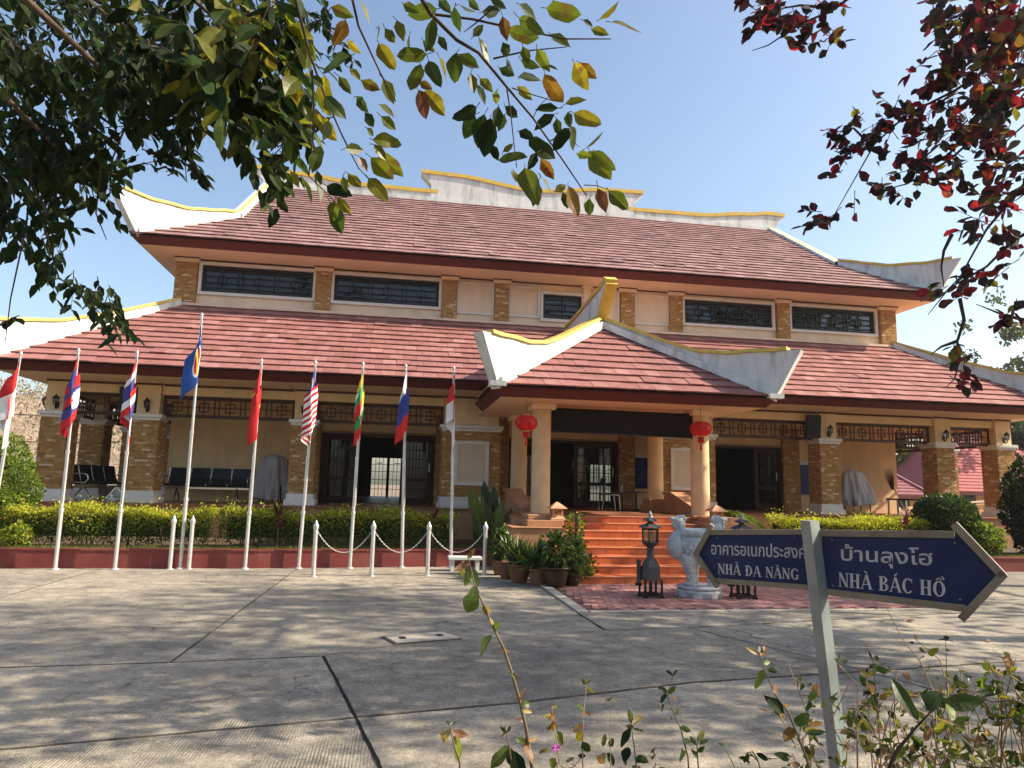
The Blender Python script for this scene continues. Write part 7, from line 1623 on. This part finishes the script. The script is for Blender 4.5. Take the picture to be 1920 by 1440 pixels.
# serif capitals drawn as strokes
TK, TN = .20, .075
def rect(a, b_, c, d): return [(a, b_), (c, b_), (c, d), (a, d)]
def serif(x, y, w_, top): return rect(x-w_/2, y-.045 if top else y, x+w_/2, y if top else y+.045)
def stroke(x0, y0, x1, y1, w_): return [(x0-w_/2, y0), (x0+w_/2, y0), (x1+w_/2, y1), (x1-w_/2, y1)]
def ring_(cx_, cy_, rx, ry, a0, a1, tk=TK, tn=TN, n=20):
    out = []
    for i in range(n):
        p, q = [math.radians(a0+(a1-a0)*k/n) for k in (i, i+1)]
        o = lambda t: (cx_+rx*math.cos(t), cy_+ry*math.sin(t)); s_ = lambda t: (cx_+(rx-tk)*math.cos(t), cy_+(ry-tn)*math.sin(t)); out.append([o(p), o(q), s_(q), s_(p)])
    return out
def G_(c):
    A = [stroke(.07, 0, .40, 1, TN), stroke(.74, 0, .42, 1, TK), rect(.17, .30, .62, .36), serif(.08, 0, .24, 0), serif(.74, 0, .36, 0)]
    if c == 'N': return [rect(.10, 0, .10+TN, 1), rect(.66, 0, .66+TN, 1), stroke(.68, 0, .14, 1, TK), serif(.14, 0, .28, 0), serif(.70, 1, .28, 1), rect(0, .955, .12, 1)], .84
    if c == 'H': return [rect(.09, 0, .09+TK, 1), rect(.56, 0, .56+TK, 1), rect(.29, .47, .56, .54), serif(.19, 0, .36, 0), serif(.19, 1, .36, 1), serif(.66, 0, .36, 0), serif(.66, 1, .36, 1)], .88
    if c == 'A': return A, .86
    if c == '`A': return A+[stroke(.50, 1.08, .30, 1.27, .13)], .86
    if c == "'A": return A+[stroke(.36, 1.08, .54, 1.27, .13)], .86
    if c == 'uA': return A+ring_(.41, 1.24, .18, .16, 180, 360, .06, .07, 10), .86
    if c == 'D-': return [rect(.10, 0, .10+TK, 1), rect(.0, .955, .34, 1), rect(.0, 0, .34, .045), rect(0, .47, .40, .54)]+ring_(.32, .5, .46, .5, -90, 90), .86
    if c == 'B': return [rect(.10, 0, .10+TK, 1), rect(.0, .955, .34, 1), rect(.0, 0, .34, .045), rect(.3, .50, .36, .56)]+ring_(.34, .765, .33, .235, -90, 90, .19, .06, 12)+ring_(.34, .27, .40, .27, -90, 90, .2, .06, 12), .80
    if c == 'C': return ring_(.44, .5, .40, .515, 48, 318)+[rect(.70, .70, .745, .99)], .80
    if c == 'G': return ring_(.44, .5, .40, .515, 48, 316)+[rect(.70, .70, .745, .99), rect(.60, .02, .60+.17, .42), rect(.50, .40, .86, .445)], .90
    if c == '^`O': return ring_(.44, .5, .42, .515, 0, 360, .21, TN, 32)+[stroke(.24, 1.06, .42, 1.22, .10), stroke(.62, 1.06, .44, 1.22, .10), stroke(.80, 1.12, .64, 1.34, .11)], .90
    return [], .42
def latin(tokens, seg, h, parent):
    x = 0; P = []
    for c in tokens:
        g_, w_ = G_(c); P += [[(px0+x, py0) for px0, py0 in p] for p in g_]; x += w_+.03
    place_text(P, x-.03, seg, h, parent)
thai('บ้านลุงโฮ', ((1577, 1050), (1749, 1060)), 21, rp); latin(['N', 'H', '`A', ' ', 'B', "'A", 'C', ' ', 'H', '^`O'], ((1572, 1099.5), (1774, 1119.5)), 27.5, rp)
thai('อาคารอเนกประสงค์', ((1333.5, 1039), (1512, 1047)), 18.5, lpz); latin(['N', 'H', '`A', ' ', 'D-', 'A', ' ', 'N', 'uA', 'N', 'G'], ((1346, 1075.5), (1499, 1087.5)), 20, lpz)

# ================================================================== WEEDS IN FRONT
bed = MB(); bed.prism([(-.6, .9, -.02), (6.2, .9, -.02), (6.2, 3.9, -.02), (.2, 3.55, -.02)], (0, 0, .07)); structure(bed.build('soil_bed', SOIL))
def ground_under(P): return Vector((P.x, P.y, .05))
def weed(label, path, d, r0, leaves, name='weed', sm=STEMG, cat='weed', extra=None):
    P = [atD(u, v, d+.02*math.sin(i*2.1)) for i, (u, v) in enumerate(path)]; G0 = ground_under(P[0]+(P[0]-P[1])*.5); t = thing(name, label, cat, G0)
    b = MB(); b.tube([G0, G0.lerp(P[0], .5)+vrand(.01)]+P, [r0*1.1, r0*1.05]+[r0*(1-.75*i/(len(P)-1)) for i in range(len(P))], 6); b.build('stem', sm, t)
    for (bu, bv, tu, tv, m, wr) in leaves:
        B_ = atD(bu, bv, d+rnd.uniform(-.02, .02)); E_ = atD(tu, tv, d+rnd.uniform(-.04, .04)); a = E_-B_; put_leaf(t, B_, a, -(B_-EYEV).normalized()+vrand(.35)+Vector((0, 0, .4)), a.length, m, wr)
    return t, P
W_, D_, G_l, Yl = L_WEED, L_DRY, L_GREEN, L_YEL
weed('tallest leaning weed stalk with a drooping leafy tip', [(1003, 1470), (994, 1415), (987, 1368), (975, 1315), (959, 1259), (944, 1215), (925, 1177), (906, 1134), (890, 1096), (881, 1059), (876, 1040)], 2.4, .0065,
 [(893, 1098, 876, 1146, G_l, .85), (922, 1190, 900, 1229, G_l, .85), (884, 1066, 872, 1100, W_, .5), (882, 1066, 893, 1100, W_, .55), (880, 1055, 852, 1066, D_, .35), (878, 1050, 856, 1085, W_, .3), (878, 1046, 890, 1030, W_, .4), (906, 1134, 917, 1152, D_, .8), (925, 1177, 918, 1158, D_, .7), (925, 1180, 938, 1168, W_, .5), (944, 1215, 954, 1222, D_, .4), (944, 1215, 937, 1226, D_, .3), (959, 1262, 971, 1280, W_, .5), (960, 1268, 956, 1252, D_, .4), (975, 1315, 985, 1290, D_, .25), (977, 1325, 993, 1318, W_, .7), (978, 1332, 1000, 1336, D_, .3), (985, 1355, 968, 1345, D_, .25), (990, 1390, 1008, 1385, D_, .25), (992, 1400, 974, 1383, W_, .55)])
weed('short weed with withered brown leaves and one large heart-shaped leaf', [(864, 1470), (862, 1430), (852, 1400), (846, 1372), (842, 1355)], 2.35, .004, [(850, 1380, 866, 1426, W_, .8), (846, 1368, 826, 1386, D_, .7), (848, 1372, 876, 1382, D_, .5), (843, 1358, 836, 1350, G_l, .4), (844, 1360, 858, 1350, W_, .3)])
weed('dark leafy weed beside the foot of the tallest stalk', [(962, 1480), (958, 1430), (955, 1400), (950, 1378), (948, 1362)], 2.35, .004, [(955, 1398, 918, 1438, W_, .45), (957, 1402, 960, 1436, L_DARK, .7), (965, 1408, 975, 1450, L_DARK, .7), (968, 1385, 985, 1395, W_, .5), (950, 1376, 940, 1362, G_l, .35), (951, 1374, 958, 1360, G_l, .35), (949, 1372, 938, 1382, W_, .3), (948, 1366, 946, 1358, Yl, .4), (985, 1398, 1000, 1430, D_, .5), (1010, 1412, 1030, 1404, W_, .4)])
weed('withered stalk with orange dry leaves and a small pink flower', [(1056, 1470), (1048, 1420), (1042, 1380), (1038, 1350), (1034, 1325)], 2.45, .0025, [(1038, 1350, 1034, 1372, L_ORG, .7), (1036, 1335, 1032, 1352, D_, .6), (1036, 1330, 1046, 1322, Yl, .5), (1042, 1370, 1056, 1398, Yl, .5), (1034, 1340, 1016, 1344, D_, .25), (1030, 1425, 1042, 1440, G_l, .6)], sm=STEMR)
fl = atD(1043, 1403, 2.44); f_ = thing('pink_flower', 'single small pink flower on the withered stalk', 'flower', fl); pk_ = flat('petal_pink', (.55, .12, .48))
for k in range(7): put_leaf(f_, fl, Vector((math.cos(k*.9), .2*math.sin(k*2), math.sin(k*.9)*.5+.3)), (0, -1, .3), .014, pk_, .6, 'petal')
weed('thin reddish weed with a yellow-green tip, left of two bare stems', [(1094, 1480), (1092, 1400), (1094, 1340), (1098, 1300), (1099, 1280)], 2.5, .0025, [(1099, 1284, 1092, 1272, Yl, .5), (1099, 1284, 1106, 1270, G_l, .5), (1100, 1288, 1114, 1300, Yl, .35), (1095, 1330, 1080, 1322, W_, .4), (1095, 1335, 1104, 1344, D_, .6), (1093, 1360, 1072, 1372, D_, .6), (1093, 1370, 1080, 1392, Yl, .5), (1092, 1390, 1104, 1410, G_l, .6)], sm=STEMR)
weed('wilting weed with dark curled leaves beside a straight thin stem', [(1146, 1480), (1144, 1400), (1144, 1340), (1144, 1312)], 2.55, .002, [(1144, 1316, 1140, 1306, Yl, .5), (1145, 1326, 1152, 1322, G_l, .4), (1135, 1412, 1122, 1430, D_, .8), (1138, 1412, 1150, 1438, L_DARK, .6), (1142, 1400, 1152, 1385, G_l, .6), (1130, 1400, 1136, 1376, Yl, .4)], sm=STEMR)
weed('upright weed with long narrow leaves, nearest the middle of the forecourt edge', [(1198, 1490), (1192, 1420), (1186, 1378), (1184, 1350)], 2.35, .0035, [(1185, 1356, 1180, 1330, W_, .45), (1186, 1358, 1208, 1338, W_, .3), (1184, 1365, 1163, 1400, L_DARK, .4), (1187, 1366, 1206, 1374, W_, .4), (1185, 1368, 1178, 1358, L_ORG, .4), (1192, 1420, 1215, 1432, G_l, .6), (1178, 1400, 1170, 1430, L_DARK, .5), (1200, 1450, 1185, 1432, G_l, .5)])
weed('taller green weed with a bright leafy rosette at its tip', [(1294, 1490), (1290, 1420), (1276, 1365), (1262, 1335), (1252, 1308), (1258, 1280), (1262, 1262)], 2.5, .003, [(1261, 1266, 1249, 1256, G_l, .45), (1262, 1266, 1272, 1258, G_l, .4), (1252, 1300, 1233, 1288, G_l, .5), (1253, 1300, 1266, 1289, G_l, .4), (1252, 1304, 1234, 1314, L_DARK, .4), (1254, 1304, 1272, 1312, W_, .35), (1246, 1320, 1240, 1336, G_l, .6), (1266, 1340, 1272, 1328, W_, .5), (1276, 1362, 1294, 1372, W_, .5), (1284, 1395, 1296, 1384, G_l, .7), (1286, 1410, 1274, 1420, G_l, .7), (1258, 1350, 1254, 1340, L_ORG, .4)])
weed('bushy low weed just right of the bright rosette', [(1314, 1490), (1308, 1420), (1307, 1395), (1316, 1372)], 2.4, .003, [(1308, 1390, 1322, 1366, W_, .35), (1307, 1398, 1292, 1380, W_, .3), (1312, 1396, 1328, 1386, G_l, .5), (1307, 1410, 1322, 1400, G_l, .5), (1308, 1420, 1296, 1406, G_l, .5)])
weed('small bare forked weed between the rosette weed and the signpost', [(1390, 1490), (1376, 1435), (1362, 1408), (1352, 1396)], 2.5, .002, [(1354, 1398, 1346, 1393, L_DARK, .4), (1355, 1398, 1364, 1392, W_, .4), (1398, 1425, 1408, 1432, L_DARK, .5), (1396, 1425, 1388, 1418, L_DARK, .5), (1395, 1430, 1404, 1410, L_DARK, .4)])
weed('weed with pinkish young shoots just left of the signpost', [(1530, 1480), (1512, 1420), (1492, 1370), (1478, 1335), (1452, 1300), (1436, 1262), (1424, 1230)], 2.35, .0045, [(1424, 1228, 1400, 1214, D_, .3), (1425, 1225, 1428, 1212, G_l, .6), (1426, 1230, 1438, 1214, D_, .4), (1430, 1245, 1446, 1240, W_, .4), (1434, 1256, 1412, 1290, W_, .35), (1440, 1256, 1457, 1258, G_l, .55), (1450, 1298, 1458, 1284, D_, .4), (1470, 1338, 1432, 1302, L_DARK, .5), (1472, 1340, 1446, 1306, L_ORG, .18), (1490, 1358, 1518, 1342, G_l, .6), (1486, 1365, 1474, 1388, L_ORG, .6), (1512, 1375, 1545, 1372, W_, .35), (1478, 1420, 1460, 1405, G_l, .5), (1480, 1425, 1450, 1412, L_DARK, .5), (1440, 1425, 1420, 1412, L_DARK, .4), (1442, 1425, 1462, 1418, L_DARK, .4)])
weed('young tree shoot with large blurred leaves right of the signpost', [(1650, 1480), (1680, 1410), (1712, 1370), (1745, 1335), (1770, 1318)], 1.9, .005, [(1722, 1352, 1668, 1268, L_GREEN, .30), (1738, 1332, 1724, 1298, G_l, .7), (1742, 1334, 1765, 1300, G_l, .7), (1760, 1324, 1850, 1312, L_GREEN, .35), (1778, 1322, 1786, 1345, W_, .5), (1680, 1420, 1695, 1400, G_l, .7)], sm=TWIG, name='tree_shoot', cat='shrub')
def shrub(label, px_list, d, nleaf, leaf, cols, probs, n_stem, seed, name='shrub'):
    r_ = random.Random(seed); u0, v0 = px_list; G0 = ground_under(atD(u0, 1520, d)); t = thing(name, label, 'shrub', G0); b = MB(); PP = []; DD = []
    def rv(s_): return Vector((r_.gauss(0, s_), r_.gauss(0, s_), r_.gauss(0, s_)))
    for k in range(max(5, n_stem//3)):
        u = u0+r_.gauss(0, 1)*75; v = v0+abs(r_.gauss(0, 1))*55+r_.uniform(0, 40); E_ = atD(u, v, d+r_.uniform(-.35, .35)); root = G0+Vector((r_.gauss(0, .08), r_.gauss(0, .08), 0)); n = 7
        P = [root.lerp(E_, i/n)+rv(.022)*(1 if 0 < i else 0)+Vector((0, 0, .06*math.sin(math.pi*i/n))) for i in range(n+1)]
        b.tube(P, [.006-.0045*i/n for i in range(n+1)], 5, caps=False)
        for j in range(9):      # side twigs, each with its leaves
            f = r_.uniform(.3, 1)*n*.999; i = int(f); q = P[i].lerp(P[i+1], f-i); dr_ = (Vector((r_.gauss(0, 1), r_.gauss(0, 1), r_.gauss(.35, .6)))).normalized(); ln = r_.uniform(.05, .17); pts = [q, q+dr_*ln*.5+rv(.008), q+dr_*ln+rv(.015)]
            b.tube(pts, [.0025, .0018, .001], 4, caps=False)
            for w_ in range(max(3, nleaf//3)):
                g_ = r_.uniform(.2, 1); PP.append(tuple(pts[0].lerp(pts[2], g_)+rv(.006))); DD.append(tuple(dr_*.5+rv(.7)+Vector((0, 0, .1))))
    b.build('stem', STEMR if seed % 2 else STEMG, t, kind='stuff'); n = len(PP); PP = np.array(PP); L = leaf*.82*nr.uniform(.5, 1.55, n); mi = nr.choice(len(cols), n, p=probs)
    order = np.argsort(-L); big = order[:60]; N = rand_dirs(n, .8)
    for i in big: put_leaf(t, PP[i], DD[i], N[i], L[i], cols[mi[i]], .5)
    k = order[60:]; leaf_cloud('foliage', PP[k], np.array(DD)[k], N[k], L[k], cols, mi[k], t, wr=.5, curl=.25); return t
sc_ = [L_WEED, L_DRY, L_GREEN, L_YEL, L_DARK]
shrub('tangled low shrub with small leaves directly right of the signpost', (1640, 1240), 2.7, 19, .034, sc_, [.45, .12, .23, .1, .10], 26, 51)
shrub('tangled low shrub with yellowing leaf tips near the edge of the forecourt', (1790, 1235), 2.75, 19, .036, sc_, [.40, .13, .22, .16, .09], 30, 53)
shrub('dense leafy shrub filling the corner beyond the tangled shrubs', (1900, 1250), 2.55, 20, .038, sc_, [.44, .10, .24, .13, .09], 30, 54)
shrub('low straggling shrub among the withered stalks, nearest the pink flower', (1120, 1400), 2.6, 16, .030, sc_, [.35, .28, .17, .12, .08], 24, 57)
shrub('low straggling green shrub between the bright rosette weed and the signpost', (1400, 1410), 2.6, 14, .028, sc_, [.4, .2, .22, .1, .08], 18, 58)
shrub('low dry shrub at the foot of the signpost', (1560, 1345), 2.5, 15, .032, sc_, [.4, .18, .22, .1, .1], 20, 55)
for k, (lab, pth) in enumerate((('long bare pale stem leaning beyond the sign', [(1800, 1480), (1765, 1330), (1725, 1240), (1690, 1195), (1668, 1150), (1655, 1125)]), ('short pale dry stem with two shrivelled leaves', [(1915, 1330), (1895, 1260), (1880, 1235), (1860, 1218)]), ('thin stem with a small dark green rosette above the tangled shrubs', [(1780, 1420), (1776, 1300), (1774, 1220), (1772, 1200)]), ('thin dark seed spike standing right of the signpost', [(1650, 1400), (1640, 1270), (1636, 1235), (1622, 1206)]))):
    lv = [[], [(1880, 1235, 1892, 1230, D_, .5), (1884, 1240, 1896, 1242, D_, .5)], [(1772, 1200, 1764, 1194, L_DARK, .6), (1772, 1200, 1790, 1202, L_DARK, .5), (1773, 1202, 1776, 1190, L_DARK, .6), (1773, 1216, 1780, 1222, Yl, .5)], [(1636, 1235, 1628, 1222, L_DARK, .3), (1642, 1240, 1644, 1226, L_DARK, .4)]][k]
    weed(lab, pth, 2.6, .003 if k < 2 else .002, lv, sm=STEMR if k < 2 else STEMG)
# fallen leaves on the slabs
for (u, v, L, m, lab) in ((1430, 1171, .10, L_ORG, 'red fallen leaf on the concrete before the paved pad'), (1640, 1142, .12, L_DRY, 'dry curled leaf on the sunlit concrete right of the signpost'), (1700, 1165, .14, L_DRY, 'long dry leaf lying near the arrow tip shadow'), (236, 1285, .08, L_DRY, 'small dry leaf on the broomed slab'), (390, 1210, .07, L_DRY, 'tiny leaf beside the long slab joint'), (1650, 1165, .08, L_ORG, 'pinkish fallen leaf near the long dry leaf'), (1852, 1203, .09, L_DRY, 'dark curled leaf on the slab near the corner shrub'), (470, 1237, .06, L_DRY, 'small curled leaf on the slab joint'), (1530, 1120, .09, L_DRY, 'dry leaf at the edge of the paved pad'), (620, 1110, .06, L_DRY, 'crumpled leaf near the chained posts')):
    p = atZ(u, v, .012); t = thing('fallen_leaf', lab, 'leaf', (p.x, p.y, .008), 'fallen leaves on the forecourt'); put_leaf(t, (p.x, p.y, .012), (rnd.uniform(.4, 1), rnd.gauss(0, .5), .12), (rnd.gauss(0, .3), rnd.gauss(0, .3), 1), L, m, .45, 'blade')
# ================================================================== HAZE
hz = MB(); hz.box(-150, 70, -45, 165, -1.1, 21); hm = bpy.data.materials.new('haze'); hm.use_nodes = True; hn_ = hm.node_tree.nodes; hn_.remove(hn_['Principled BSDF'])
pvn = hn_.new('ShaderNodeVolumePrincipled'); pvn.inputs['Color'].default_value = (.9, .92, .95, 1); pvn.inputs['Density'].default_value = .0005; pvn.inputs['Anisotropy'].default_value = .35
hm.node_tree.links.new(pvn.outputs[0], hn_['Material Output'].inputs['Volume']); ho_ = hz.build('haze', hm, kind='stuff')
SC.cycles.volume_bounces = 0
